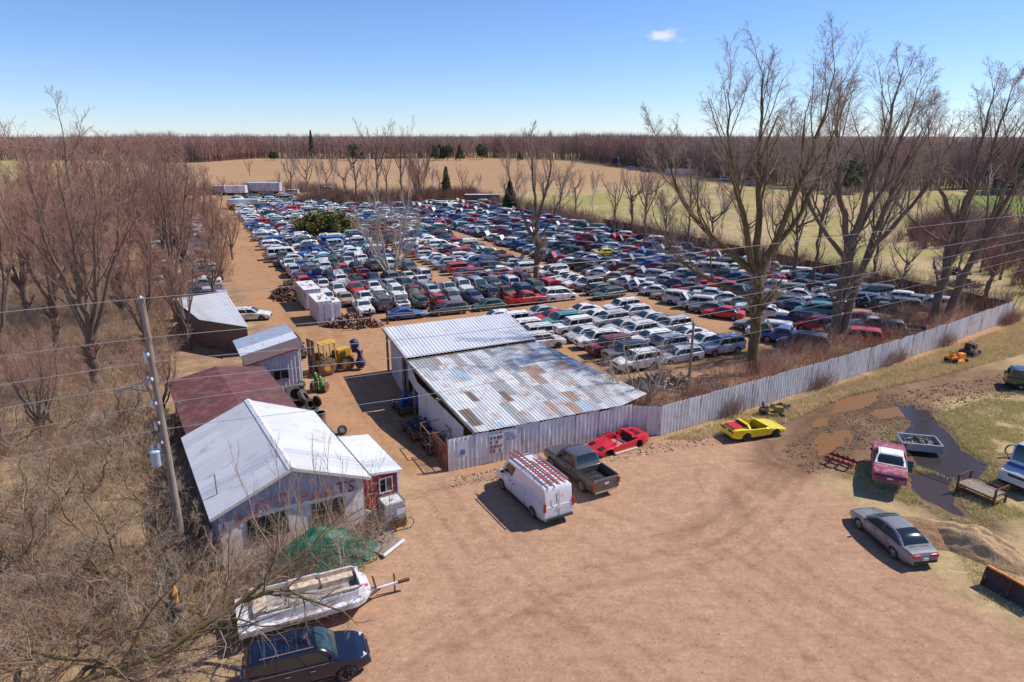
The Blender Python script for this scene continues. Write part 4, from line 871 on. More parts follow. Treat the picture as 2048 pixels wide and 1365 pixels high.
# navy suv at the bottom edge
SPN = dict(L=4.9, W=1.9, deck=[(2.45, .66), (2.36, .82), (2.0, .97), (1.15, 1.12), (-2.1, 1.16), (-2.38, 1.1), (-2.45, .8)], gh=(1.22, .38, -1.95, -2.35), zr=1.72, wx=(1.45, -1.35), wr=.38, sill=.3, tuck=.74, ns=3, nk=.3, nolamp=1, seams=[1.0, .05, -.9], handles=[.2, -.75], hmi=CHROME, mirc=1, wd=.24)
na = az_of(P(511, 1339, 1.6), P(628, 1310, 1.6)); fw = P(694.7, 1361); d_ = Vector((math.sin(R(na)), math.cos(R(na)), 0)); lf = Vector((-d_.y, d_.x, 0)); m_ = fw-d_*1.45+lf*.85
ns_, nm, _ = hero_car('sport_utility_car', SPN, Vector((m_.x, m_.y, 0)), na, (.006, .011, .03), 'glossy navy SUV cut by the bottom edge below the boat', 'car', paint=mat('navy_gloss', (1, 1, 1), .25, src='obj', coat=.5))
mb = MB(); mb.mi = CHROME
for s in (-1, 1): mb.bar((.3, s*.62, 1.80), (-1.7, s*.62, 1.80), .035); mb.bar((1.0, s*.955, 1.14), (-2.0, s*.93, 1.17), .02)
for k in range(4): mb.bar((-.3-.4*k, -.55, 1.765), (-.3-.4*k, .55, 1.765), .03, .012)
mb.build('roof_rack', nm, ns_)
for s in (-1, 1): mb = MB(); mb.mi = LAMP; mb.box((2.12, s*.66, .83), (.34, .2, .13), -s*.55); mb.build('headlight', nm, ns_)
# maroon coupe with white vinyl roof, propped high
SPM = dict(L=5.2, W=1.95, deck=[(2.6, .62), (2.58, .84), (1.2, .94), (-1.4, .98), (-2.45, .94), (-2.58, .84), (-2.6, .6)], gh=(.85, .25, -.75, -1.35), zr=1.36, wx=(1.6, -1.45), wr=.33, nk=.05, bump=PAINT)
ma = 27; mp_ = P(1778, 922, 1.2)
mc, mm2, res = hero_car('two_door_coupe', SPM, Vector((mp_.x, mp_.y, .55)), ma, (.27, .055, .085), 'faded maroon coupe with a white roof propped up on blocks, its tail towards us', 'car', 'cap', paint=mat('chalky_maroon', (.28, .05, .09), .45, dirt=(.46, .24, .26), dirt_amt=.5, scale=2.5))
mb = MB(); sp = SPM; v = [(.2, -.6), (.2, .6), (-.72, .6), (-.72, -.6)]; mb.prism(v, 1.36, 1.43)
for s in (-1, 1): mb.bar((-.76, s*.66, 1.37), (-1.38, s*.8, 1.0), .14, .04); mb.bar((.22, s*.64, 1.375), (-.74, s*.64, 1.375), .1, .05)
mb.bar((-.72, -.62, 1.375), (-.72, .62, 1.375), .14, .04); mb.bar((-1.4, -.8, 1.005), (-1.4, .8, 1.005), .07, .03); mb.build('vinyl_roof', M_white, mc)
mb = MB(); mb.box((-2.62, 0, .78), (.03, 1.8, .2)); mb.build('tail_panel', mat('purple_tail', (.09, .01, .08), .4), mc)
for k, (px, py, lab) in enumerate(((1753, 905, 'dark support block under the left flank of the maroon coupe'), (1795, 934, 'dark support block under the tail of the maroon coupe'))):
    q = Vector((mp_.x, mp_.y, 0))+Vector((math.sin(R(ma)), math.cos(R(ma)), 0))*(1.2 if k == 0 else -1.2); mb = MB(); mb.box((q.x, q.y, .3), (1.5, .5, .6), az(ma+90)); mb.box((q.x, q.y, .64), (1.3, .3, .08), az(ma+90)); tag(mb.build('support_block', M_wood), lab, 'block')
q = P(1812, 940); tb = empty('teal_crate', q, az(20), 'teal metal bin behind the tail of the maroon coupe', 'bin'); mb = MB(); mb.box((0, 0, .4), (.75, .5, .78), 0, 0, 0, 1.12); mb.build('bin', mat('teal_paint', (.01, .16, .17), .5, dirt=(.1, .06, .04)), tb); mb = MB(); mb.box((0, 0, .8), (.86, .6, .05)); mb.build('rim', M_rust, tb)
# silver pickup bed filled with parts
qb = (P(1808, 905)+P(1878, 912))/2; da = az_of(P(1808, 905), P(1878, 912)); bd = empty('truck_bed', qb, az(da), 'silver pickup bed without a truck, loaded with engine parts, beside the maroon coupe', 'truck bed')
mb = MB(); Lb, Wb = 2.45, 1.7; M_sb = mat('silver_bed_paint', (.42, .44, .48), .35, .3, dirt=(.2, .17, .15), dirt_amt=.3, coat=.4)
mb.box((0, .05, .42), (Lb, .07, .5)); mb.box((0, Wb, .42), (Lb, .07, .5)); mb.box((-Lb/2, Wb/2, .42), (.06, Wb, .5)); mb.box((Lb/2, Wb/2, .42), (.06, Wb, .5)); mb.box((0, Wb/2, .25), (Lb, Wb, .05))
mb.bar((-Lb/2, .03, .69), (Lb/2, .03, .69), .12, .05); mb.bar((-Lb/2, Wb, .69), (Lb/2, Wb, .69), .12, .05); mb.bar((Lb/2, 0, .69), (Lb/2, Wb, .69), .08, .05); mb.build('bed', M_sb, bd)
mb = MB(); mb.box((-Lb/2+.12, .0, .45), (.2, .03, .3)); mb.build('taillight', M_red, bd)
def junkheap(name, c, rx, ry, h, n, seed, label, cat, pal, parent_z=0, kind='stuff', big=.4, m=None):
    q = random.Random(seed); mb = MB(); c = Vector(c)
    for k in range(n):
        t_ = q.random()*6.283; r_ = math.sqrt(q.random()); x, y = math.cos(t_)*rx*r_, math.sin(t_)*ry*r_; z = h*(1-r_**1.5)*q.random()+.05
        mb.col = tuple(v_*q.uniform(.6, 1.3) for v_ in q.choice(pal)); s = big*q.uniform(.4, 1); o3 = c+Vector((x, y, z))
        ty = q.random(); M = Matrix.Translation(o3) @ Matrix.Rotation(q.random()*3, 4, 'Z') @ Matrix.Rotation(q.random()*3, 4, 'X')
        if ty < .35: mb.lathe([(s*.1, -s*.5), (s*.22, -s*.3), (s*.12, 0), (s*.28, s*.2), (s*.1, s*.5)], n=8, M=M)
        elif ty < .6: mb.lathe([(s*.2, -s*.12), (s*.45, -s*.12), (s*.45, s*.12), (s*.2, s*.12), (s*.2, -s*.12)], n=10, M=M)
        elif ty < .85: b_ = o3+Vector((q.uniform(-1, 1), q.uniform(-1, 1), q.uniform(-.3, .5)))*s*1.3; mb.tube([o3, (o3+b_)/2+Vector((0, 0, s*.2)), b_], s*.09, 6)
        else: mb.box(tuple(o3), (s, s*.6, s*.45), q.random()*3, q.random(), q.random())
    o = mb.build(name, m or M_junk); return tag(o, label, cat, kind=kind)
RP = [(.2, .08, .04), (.14, .06, .035), (.27, .14, .08), (.08, .05, .04)]; EP = [(.3, .3, .3), (.1, .1, .1), (.04, .04, .045), (.22, .1, .06), (.5, .5, .5), (.2, .17, .14)]; BP = [(.02, .07, .2), (.03, .1, .22), (.03, .03, .04), (.15, .15, .17), (.05, .05, .08), (.2, .12, .08)]
dv = Vector((math.cos(az(da)), math.sin(az(da)), 0)); dn = Vector((-dv.y, dv.x, 0))
junkheap('engine_parts', qb+dn*.85+Vector((0, 0, .42)), 1.0, .62, .55, 150, 1, 'small engine parts heaped inside the silver truck bed', 'parts', EP, big=.28)
# red notched frame
ra, rb = P(1648, 925), P(1704, 944); d_ = rb-ra; n_ = Vector((-d_.y, d_.x, 0)).normalized()
fr_ = empty('notched_frame', ra, 0, 'dark red notched steel frame lying in the straw left of the maroon coupe', 'frame'); M_rf = mat('dark_red_frame', (.24, .03, .025), .6, dirt=(.14, .05, .03))
for s in (0, 1):
    mb = MB(); o3 = n_*(.75*s)
    for k in range(11): mb.bar(o3+d_*(k/11)+Vector((0, 0, .42)), o3+d_*((k+.8)/11)+Vector((0, 0, .42+(.12 if k % 2 else .02))), .08, .2 if k % 2 else .12)
    mb.bar(o3+Vector((0, 0, .36)), o3+d_+Vector((0, 0, .36)), .06, .08); mb.build('rail', M_rf, fr_)
mb = MB()
for t_ in (.15, .5, .85):
    mb.bar(d_*t_+Vector((0, 0, .36)), d_*t_+n_*.75+Vector((0, 0, .36)), .06)
    for s in (0, 1): mb.bar(d_*t_+n_*.75*s, d_*t_+n_*.75*s+Vector((0, 0, .4)), .05)
mb.build('leg', M_rust, fr_)
# rusty rack
ka, kb = P(1912, 983), P(1985, 1015); d_ = kb-ka; n_ = Vector((-d_.y, d_.x, 0)).normalized()*1.25; rk = empty('rack', ka, 0, 'rusty steel flat rack with end hoops in front of the step van', 'rack')
mb = MB(); mb.prism([(0, 0), (d_.x, d_.y), (d_.x+n_.x, d_.y+n_.y), (n_.x, n_.y)], .55, .6); mb.build('deck', M_wood, rk)
for t_ in (0, 1):
    mb = MB(); e = d_*t_
    for s in (0, 1): mb.bar(e+n_*s, e+n_*s+Vector((0, 0, 1.15)), .09)
    mb.bar(e+Vector((0, 0, 1.12)), e+n_+Vector((0, 0, 1.12)), .07); mb.bar(e+Vector((0, 0, .25)), e+n_+Vector((0, 0, .25)), .06); mb.build('end_hoop', M_rust, rk)
mb = MB()
for s in (0, 1): mb.bar(n_*s+Vector((0, 0, .55)), d_+n_*s+Vector((0, 0, .55)), .08)
mb.bar(n_+Vector((0, 0, .8)), d_+n_+Vector((0, 0, .8)), .04); mb.bar(Vector((0, 0, .22)), d_+Vector((0, 0, .22)), .05); mb.build('side_rail', M_rust, rk)
# step van cut by the right edge
SPT = dict(L=5.6, W=2.1, deck=[(2.8, .8), (2.75, 1.15), (2.3, 1.3), (1.75, 1.4), (-2.75, 1.5), (-2.8, 1.2)], gh=(1.85, 1.35, -2.7, -2.78), zr=2.55, wx=(1.8, -1.6), wr=.4, sill=.4, tuck=.94, ns=1, cabonly=.22, nk=.04)
a = -118; q = P(2010, 985); d_ = Vector((math.sin(R(a)), math.cos(R(a)), 0)); lf = Vector((-d_.y, d_.x, 0)); m_ = q-d_*3.2-lf*-.2
sv, sm_, _ = hero_car('step_van', SPT, Vector((m_.x, m_.y, 0)), a, (.55, .6, .66), 'white step van with blue trim under its windscreen, cut by the right edge', 'van', 'cap')
mb = MB(); mb.bar((1.98, -.95, 1.42), (1.98, .95, 1.42), .3, .06); mb.build('cowl_trim', mat('blue_trim', (.02, .1, .4), .4), sv)
mb = MB(); mb.bar((1.95, 0, 1.4), (1.45, 0, 2.5), .06, .05); mb.build('windshield_divider', sm_, sv)
q = P(2032, 915); yt = empty('yellow_pipe', q, 0, 'worn yellow pipe with a steel ring sticking out behind the step van', 'pipe'); mb = MB(); mb.tube([(0, 0, .5), (1.6, .5, 1.1)], [.16, .22], 12); mb.build('pipe', M_yellow, yt, 40)
mb = MB(); mb.tube([(-.45+.36*math.cos(t_), .05, .55+.36*math.sin(t_)) for t_ in np.linspace(0, 6.0, 16)], .06, 6); mb.build('ring', M_steel, yt)
# green van at the right edge
SPG = dict(TY_['minivan']); q = P(2056, 790)
hero_car('minivan', SPG, Vector((q.x+1.6, q.y+1.0, 0)), 118, (.006, .03, .022), 'dark green van at the right edge above the dark puddle', 'minivan', 'cap')
# pusher blade
ba_, bb = P(1958, 1172), P(2062, 1232); d_ = (bb-ba_); L_ = d_.length; un = d_.normalized(); nb = Vector((-un.y, un.x, 0)); sb = empty('pusher_blade', ba_, 0, 'dark steel pusher blade with an orange top edge at the lower right corner', 'blade')
rings = []
prof = [(0, .02), (.12, .1), (.3, .35), (.36, .7), (.3, 1.0), (.36, 1.02), (.44, .7), (.38, .35), (.18, .02)]
mb = MB(); mb.loft([[tuple(un*t_+nb*x+Vector((0, 0, z))) for x, z in prof] for t_ in (0, L_)]); mb.build('blade', mat('dark_blade', (.045, .03, .035), .6, dirt=(.12, .05, .03), scale=3), sb)
mb = MB()
for t_ in (.02, L_*.5, L_*.98):
    mb = MB(); mb.bar(un*t_+nb*.06+Vector((0, 0, .1)), un*t_+nb*.26+Vector((0, 0, 1.0)), .06, .1); mb.build('rib', M_rust, sb)
mb = MB(); mb.bar(nb*.33+Vector((0, 0, 1.06)), un*L_+nb*.33+Vector((0, 0, 1.06)), .14, .08); mb.build('top_edge', mat('orange_edge', (.72, .25, .04), .5, dirt=(.2, .08, .04), dirt_amt=.5, scale=4), sb)
# ---------------- boat on its trailer ----------------
bw, st = P(748, 1200, .9), P(478, 1275, .9); ba2 = az_of(st, bw); LB = (bw-st).length; BW = 2.5; d_ = (bw-st).normalized(); lf = Vector((-d_.y, d_.x, 0)); c = (bw+st)/2+lf*BW/2; c.z = 0
bt = empty('deck_boat', c, az(ba2), 'dirty white open deck boat standing on a trailer under the branches', 'boat')
def hull(t_):  # t: -1 stern .. 1 bow
    w_ = BW/2*(1-max(0, (t_-.72)/.28)**2.2*.55); return w_
rings = []
for t_ in np.linspace(-1, 1, 17):
    w_ = hull(t_); x = t_*LB/2; k = .38+max(0, t_-.55)**1.5*.5; rings.append([(x, -w_, .98), (x, -w_*.98, .75), (x, -w_*.82, .55+k*.1), (x, -w_*.3, k), (x, w_*.3, k), (x, w_*.82, .55+k*.1), (x, w_*.98, .75), (x, w_, .98)])
M_boat = mat('dirty_white_gelcoat', (.74, .72, .75), .35, dirt=(.36, .3, .28), dirt_amt=.4, scale=1.6); M_bin = mat('stained_boat_floor', (.36, .33, .34), .8, dirt=(.16, .12, .1), dirt_amt=.6, scale=3)
mb = MB(); mb.loft(rings, True); mb.build('hull', M_boat, bt, 40)
mb = MB()
for s in (-1, 1):
    pts = [(t_*LB/2, s*(hull(t_)-.12), 1.0) for t_ in np.linspace(-1, .96, 17)]
    for p_, q_ in zip(pts, pts[1:]): mb.bar(p_, q_, .26, .06)
    pts = [(t_*LB/2, s*(hull(t_)-.27), 1.22) for t_ in np.linspace(-.72, .9, 15)]
    for p_, q_ in zip(pts, pts[1:]): mb.bar(p_, q_, .07, .42)
mb.bar((LB/2*.93, -.6, 1.0), (LB/2*.93, .6, 1.0), .5, .08); mb.bar((LB/2*.86, -.7, 1.22), (LB/2*.86, .7, 1.22), .08, .42); mb.box((-LB/2+.35, 0, 1.02), (.7, BW*.9, .1)); mb.build('gunwale', M_boat, bt)
mb = MB(); mb.prism([(-LB/2+.6, -BW/2+.3), (LB/2*.84, -BW/2+.5), (LB/2*.84, BW/2-.5), (-LB/2+.6, BW/2-.3)], .99, 1.01); mb.build('floor', M_bin, bt)
M_seat = mat('stained_cream_vinyl', srgb(214, 196, 176), .6, dirt=srgb(150, 120, 100), dirt_amt=.6, scale=4)
for x, y, lx, ly in ((LB*.28, .62, 1.5, .5), (LB*.28, -.6, 1.5, .45), (.1, .72, 1.3, .5), (-LB*.22, -.62, .8, .5), (-LB*.33, .3, .6, 1.6)):
    mb = MB(); mb.box((x, y, 1.15), (lx, ly, .28)); mb.box((x, y+math.copysign(ly*.42, y), 1.36), (lx, .12, .3)); mb.build('seat', M_seat, bt)
mb = MB(); mb.box((-.5, -.55, 1.25), (.5, .6, .55), 0, 0, 0, .8); mb.build('console', M_bin, bt)
mb = MB(); mb.tube([(-.85+.05*math.cos(q_), -.55+.17*math.cos(q_), 1.45+.17*math.sin(q_)) for q_ in np.linspace(0, 6.283, 13)], .02, 5); mb.build('steering_wheel', M_black, bt)
for t_, s in ((.95, 1), (.95, -1), (-.3, 1), (-.3, -1)):
    pass
for s in (-1, 1):
    mb = MB(); pts = [(t_*LB/2, s*(hull(t_)-.27), 1.55) for t_ in np.linspace(-.2, .88, 10)]
    mb.tube(pts, .018, 5)
    for p_ in pts[::3]: mb.tube([p_, (p_[0], p_[1], 1.42)], .015, 5)
    mb.build('handrail', M_chrome, bt)
mb = MB(); mb.box((LB/2*.95, -.25, 1.06), (.22, .2, .02)); mb.build('pink_label', mat('pink_label', (.75, .03, .2), .5), bt)
bl = empty('boat_trailer', c, az(ba2), 'rusty trailer with a long hitch tongue under the deck boat', 'trailer')
mb = MB()
for s in (-1, 1): mb.bar((-LB/2+.4, s*.7, .42), (LB/2-.6, s*.6, .42), .08, .12); mb.bar((LB/2-.6, s*.6, .42), (LB/2+.6, 0, .5), .08, .1)
for x in (-1.5, 0, 1.5): mb.bar((x, -.75, .4), (x, .75, .4), .08)
mb.build('frame', M_rust, bl)
mb = MB(); mb.bar((LB/2+.2, 0, .5), (LB/2+1.6, 0, .55), .1); mb.build('tongue', M_white, bl); mb = MB(); mb.bar((LB/2+1.45, 0, .56), (LB/2+2.0, 0, .56), .14, .12); mb.tube([(LB/2+1.3, .1, 0), (LB/2+1.3, .1, 1.0)], .04, 6); mb.tube([(LB/2+.4, 0, .5), (LB/2+.25, 0, 1.25)], .05, 6); mb.build('hitch', M_rust, bl)
for x in (-.8, -1.6):
    for s in (-1, 1): w_ = wheel_mb(.3, .18); o = w_.build('wheel', COMMON, bl, 40); o.location = (x, s*.95, .3)
# ---------------- forklift, bundle, cylinders, tyres ----------------
f1_, r1_ = P(656, 751), P(696, 741); fa_ = az_of(r1_, f1_); mid = (f1_+r1_)/2; d_ = (f1_-r1_).normalized(); rt = Vector((d_.y, -d_.x, 0)); mid = mid+rt*.95; WB = (f1_-r1_).length/2
fk = empty('rough_terrain_forklift', mid, az(fa_), 'old yellow forklift with big muddy tyres and a roof canopy', 'forklift')
M_mud = mat('muddy_tyre', srgb(126, 96, 74), .95, dirt=srgb(84, 66, 54), dirt_amt=.5, scale=6, bump=.5)
for x, wr, wd in ((WB, .82, .5), (-WB, .66, .42)):
    for s in (-1, 1):
        o3 = bpy.data.objects.new('wheel', None); col.objects.link(o3); o3.parent = fk; o3.location = (x, s*.95, wr)
        m = MB(); h = wd/2; m.lathe([(wr*.45, -h), (wr*.85, -h), (wr, -h*.6), (wr, h*.6), (wr*.85, h), (wr*.45, h), (wr*.45, -h)], n=24, axis='Y')
        for k in range(18):
            q_ = k*math.pi/9; m.bar((wr*math.cos(q_), -h*.9, wr*math.sin(q_)), (wr*math.cos(q_+.12), h*.9*(-1)**k*.2, wr*math.sin(q_+.12)), .09, .07); m.bar((wr*math.cos(q_+.17), h*.9, wr*math.sin(q_+.17)), (wr*math.cos(q_+.05), 0, wr*math.sin(q_+.05)), .09, .07)
        m.build('tyre', M_mud, o3, 40); m = MB(); m.lathe([(0, h*.5*s), (wr*.3, h*.5*s), (wr*.46, h*.8*s)], n=14, axis='Y'); m.build('rim', M_yellow, o3)
mb = MB(); mb.box((-.1, 0, .95), (3.0, .9, .35)); mb.box((-1.7, 0, 1.0), (.4, 1.3, .6)); mb.build('chassis', M_yellow, fk)
mb = MB(); mb.box((-1.1, 0, 1.55), (1.35, .95, .75), 0, .05, 0, .92); mb.build('engine_cover', M_yellow, fk)
mb = MB()
for x in (.95, -.15):
    for y in (-.5, .5): mb.bar((x, y, 1.1), (x+.12, y, 2.75), .1)
mb.build('canopy_post', M_yellow, fk); mb = MB(); mb.box((.45, 0, 2.8), (1.7, 1.3, .07)); mb.build('canopy', M_yellow, fk)
mb = MB(); mb.box((.05, 0, 1.3), (.5, .5, .12)); mb.box((-.18, 0, 1.6), (.1, .5, .55)); mb.build('seat', M_black, fk); mb = MB(); mb.tube([(.55, .0, 1.2), (.5, 0, 1.65)], .03, 6); mb.tube([(.5+.06*math.cos(t_), .18*math.cos(t_), 1.66+.18*math.sin(t_)) for t_ in np.linspace(0, 6.28, 11)], .025, 5); mb.build('steering_wheel', M_black, fk)
mb = MB()
for y in (-.55, -.25, .25, .55): mb.box((WB+1.0, y, 1.75), (.14, .12, 3.2))
for z in (.4, 1.5, 2.6, 3.3): mb.box((WB+1.02, 0, z), (.1, 1.2, .12))
mb.build('mast', mat('mast_steel', (.07, .045, .04), .7, dirt=(.2, .07, .03), scale=5), fk)
mb = MB()
for y in (-.35, .35): mb.box((WB+1.6, y, .12), (1.1, .14, .06)); mb.box((WB+1.1, y, .5), (.08, .14, .8))
mb.build('fork', M_rust, fk)
q = P(715, 742); tb = empty('wrapped_bundle', q+Vector((.1, .4, 0)), 0, 'lumpy dark navy wrapped bundle hanging at the rear of the forklift', 'bundle'); rr_ = random.Random(4)
M_nav = mat('navy_plastic', (.025, .022, .08), .45, dirt=(.05, .05, .12), scale=5, bump=.8)
mb = MB(); mb.lathe([(0, .12), (.28, .2), (.47, .5), (.42, .85), (.24, 1.1), (.2, 1.5), (.26, 1.8)], c=(.12, 0, 0), n=14); mb.lathe([(.26, 1.8), (.3, 2.1), (.42, 2.4), (.4, 2.8), (.2, 3.0), (0, 3.02)], c=(-.35, .1, -.1), n=14); mb.tube([(.1, 0, 1.6), (-.1, .05, 2.0), (-.3, .1, 2.4)], [.2, .22, .3], 10)
mb.v = [(x+rr_.uniform(-.05, .05), y+rr_.uniform(-.05, .05), z+rr_.uniform(-.04, .04)) for x, y, z in mb.v]; mb.build('wrapping', M_nav, tb, 60)
mb = MB(); mb.tube([(-.35, .1, 2.8), (-.3, .1, 3.2)], .06, 6); mb.tube([(-.1, -.1, 2.2), (.25, -.2, 1.9), (.3, -.1, 1.2)], .03, 5); mb.build('rope', M_white, tb)
gcp = P(640, 783); cyl = empty('cylinder_cart', gcp, az(10), 'two-wheeled cart holding gas cylinders beside the grey shed', 'cart'); mb = MB()
for s in (-1, 1): w_ = MB(); w_.lathe([(.15, -.08), (.42, -.08), (.45, 0), (.42, .08), (.15, .08), (.15, -.08)], n=18, axis='Y'); o = w_.build('wheel', M_mud, cyl, 40); o.location = (.0, s*.62, .45)
mb.bar((0, -.6, .45), (0, .6, .45), .07); mb.box((-.15, 0, .12), (.5, .9, .05)); mb.bar((.1, -.4, .1), (.15, -.4, 1.5), .05); mb.bar((.1, .4, .1), (.15, .4, 1.5), .05); mb.bar((.15, -.4, 1.5), (.15, .4, 1.5), .05); mb.build('frame', M_rust, cyl)
for k, (y, h, lab) in enumerate(((.2, 1.5, 'taller green gas cylinder with a pale cap on the two-wheeled cart'), (-.22, 1.2, 'shorter green gas cylinder on the two-wheeled cart'))):
    M = Matrix.Rotation(az(10), 4, 'Z'); o3 = gcp+(M @ Vector((-.15, y, .15))); r = empty('gas_cylinder', o3, 0, lab, 'gas cylinder', 'green gas cylinders on the cart')
    mb = MB(); mb.lathe([(0, 0), (.16, 0), (.17, .04), (.17, h-.25), (.13, h-.12), (.06, h-.05), (0, h-.05)], n=14); mb.build('bottle', mat('green_cylinder', (.02, .2, .05), .45, dirt=(.1, .12, .06), dirt_amt=.3), r, 50); mb = MB(); mb.lathe([(.06, h-.06), (.08, h), (.08, h+.08), (0, h+.1)], n=10); mb.build('valve_cap', mat('pale_cap', (.6, .66, .4), .4), r)
def tyre_obj(x, y, z, R_, wd, rot, lab, rim=False, mu=False):
    r = empty('tyre', (x, y, z), 0, lab, 'tyre', 'tyres heaped beside the workshop'); r.rotation_euler = rot; m = MB(); h = wd/2
    m.lathe([(R_*.55, -h), (R_*.88, -h), (R_, -h*.6), (R_, h*.6), (R_*.88, h), (R_*.55, h), (R_*.55, -h)], n=20)
    m.build('casing', M_tyre if not mu else mat('grey_old_tyre', (.09, .08, .075), .9, dirt=(.18, .14, .11), scale=4), r, 40)
    if rim:
        m = MB(); m.lathe([(0, h*.4), (R_*.2, h*.5), (R_*.5, h*.3), (R_*.56, h*.8)], n=14); m.build('rim', M_rim, r, 40)
tl = [((585, 800), .45, .9, .45, (1.1, .2, .5), 'largest grey tractor tyre leaning at the back of the tyre heap', False, True), ((603, 808), .5, .75, .4, (.9, .5, 1.4), 'grey lorry tyre leaning behind the chrome wheel', False, True), ((601, 826), .22, .45, .3, (.35, -.2, 0), 'wheel with a bright rim lying nearest the white roof', True, False), ((612, 816), .3, .48, .28, (1.2, 0, 1.0), 'worn tyre standing upright in the middle of the heap', False, False), ((628, 812), .42, .45, .22, (1.45, 0, 2.6), 'narrow dark tyre standing at the right end of the heap', False, False), ((590, 812), .15, .42, .24, (.1, .1, 0), 'small tyre lying flat at the left of the heap', False, False), ((598, 795), 1.15, .35, .22, (.5, .2, 0), 'wheel with grey rim on top of the heap', True, False), ((620, 824), .16, .4, .24, (.1, -.2, 0), 'flat tyre lying by the oil drums', False, False), ((677, 868), .3, .36, .22, (.9, 0, .3), 'spare wheel with a red and white hub behind the annex roof', True, False)]
for (px, py), z, R_, wd, rot, lab, rim, mu in tl:
    q = P(px, py); tyre_obj(q.x+.3, q.y, z, R_, wd, rot, lab, rim, mu)
for k, (px, py, z, lab) in enumerate(((640, 862, 0, 'drum with a blue-grey lid standing by the workshop eave'), (644, 846, 0, 'second drum just behind the drum at the workshop eave'))):
    q = P(px, py+14); r = empty('oil_drum', q, 0, lab, 'drum', 'drums by the workshop eave'); mb = MB(); mb.lathe([(.36, 0), (.37, .02), (.36, .3), (.375, .33), (.36, .36), (.36, .66), (.375, .69), (.36, .72), (.36, 1.35), (.37, 1.4)], n=18); mb.build('drum', M_rusty, r, 40); mb = MB(); mb.lathe([(0, 1.36), (.3, 1.36), (.34, 1.42), (.38, 1.4)], n=18); mb.build('lid', mat('blue_grey_lid', (.25, .3, .36), .4, .4, dirt=(.12, .1, .1)), r, 40)
# tank, scrap, bicycle by the annex
q = P(786, 1048); ib = empty('intermediate_tank', q, BA, 'white plastic tank in a wire cage on a brown crate beside the red annex', 'tank')
mb = MB(); mb.box((0, 0, 1.05), (1.1, 1.0, .95)); mb.lathe([(0, 1.52), (.1, 1.52), (.12, 1.58), (0, 1.6)], n=10); mb.build('tank', mat('milky_plastic', (.66, .64, .62), .4, dirt=(.36, .33, .3), dirt_amt=.4), ib)
mb = MB()
for k in range(6):
    t_ = -.58+k*.232
    for y in (-.53, .53): mb.bar((t_, y, .5), (t_, y, 1.58), .025)
    for x in (-.58, .58): mb.bar((x, t_*.91, .5), (x, t_*.91, 1.58), .025)
for z in (.55, .9, 1.25, 1.58):
    for y in (-.53, .53): mb.bar((-.58, y, z), (.58, y, z), .025)
    for x in (-.58, .58): mb.bar((x, -.53, z), (x, .53, z), .025)
mb.build('cage', M_steel, ib); mb = MB(); mb.box((0, 0, .25), (1.2, 1.1, .5)); mb.build('crate', mat('brown_crate', srgb(128, 92, 50), .8, dirt=srgb(80, 56, 40)), ib); mb = MB(); mb.box((.3, -.57, 1.0), (.5, .02, .35), 0, .08); mb.build('placard', M_sgw, ib)
bk = P(800, 1062); by = empty('bicycle', bk, az(60), 'dark bicycle leaning by the scrap in front of the white tank', 'bicycle')
for x in (-.5, .5):
    mb = MB(); mb.tube([(x+.33*math.cos(t_), 0, .34+.33*math.sin(t_)) for t_ in np.linspace(0, 6.283, 21)], .022, 5)
    for k in range(6): mb.bar((x, 0, .34), (x+.32*math.cos(k*1.047), 0, .34+.32*math.sin(k*1.047)), .006)
    mb.build('wheel', M_black, by)
mb = MB()
for p_, q_ in (((-.5, 0, .34), (-.1, 0, .3)), ((-.1, 0, .3), (-.25, 0, .8)), ((-.5, 0, .34), (-.22, 0, .72)), ((-.22, 0, .72), (.36, 0, .76)), ((-.1, 0, .3), (.36, 0, .7)), ((.5, 0, .34), (.34, 0, .9))): mb.tube([p_, q_], .02, 6)
mb.build('frame', M_rust, by); mb = MB(); mb.box((-.27, 0, .84), (.24, .1, .05)); mb.build('saddle', M_black, by); mb = MB(); mb.tube([(.3, -.25, .95), (.34, 0, .92), (.3, .25, .95)], .015, 5); mb.build('handlebar', M_chrome, by)
junkheap('scrap_heap', P(745, 1052), 1.6, 1.2, .9, 150, 3, 'heap of dark engine scrap between the annex and the bicycle', 'scrap', EP+[(.06, .3, .22)], big=.42)
junkheap('scrap_heap', P(700, 1085), 1.5, .9, .4, 60, 4, 'low heap of stones and scrap at the right end of the green tarp', 'scrap', [(.4, .33, .28), (.2, .15, .12), (.1, .09, .08)], big=.45)
s0, s1, s2, s3 = P(735, 1100), P(768, 1118), P(808, 1086), P(775, 1068); mb = MB(); mb.add([tuple(p_+Vector((0, 0, .1))) for p_ in (s0, s1, s2, s3)]+[tuple(p_+Vector((0, 0, .16))) for p_ in (s0, s1, s2, s3)], [(0, 1, 2, 3), (7, 6, 5, 4), (0, 4, 5, 1), (1, 5, 6, 2), (2, 6, 7, 3), (3, 7, 4, 0)]); tag(mb.build('metal_plate', M_wood), 'weathered flat panel lying on the sand in front of the bicycle', 'panel')
mb = MB(); mb.bar(s1+Vector((0, 0, .18)), s2+Vector((0, 0, .18)), .12, .12); tag(mb.build('white_bar', M_white), 'white bar lying along the near edge of the weathered panel', 'bar')
mb = MB(); q = P(716, 1112); mb.box((q.x, q.y, .3), (.5, .35, .4), .4, .1, .2, .7); mb.tube([q+Vector((.1, 0, .4)), q+Vector((.25, .1, .7))], .05, 8); tag(mb.build('fuel_can', mat('orange_red_plastic', (.75, .08, .03), .4)), 'orange-red fuel can lying between the tarp and the boat', 'can')
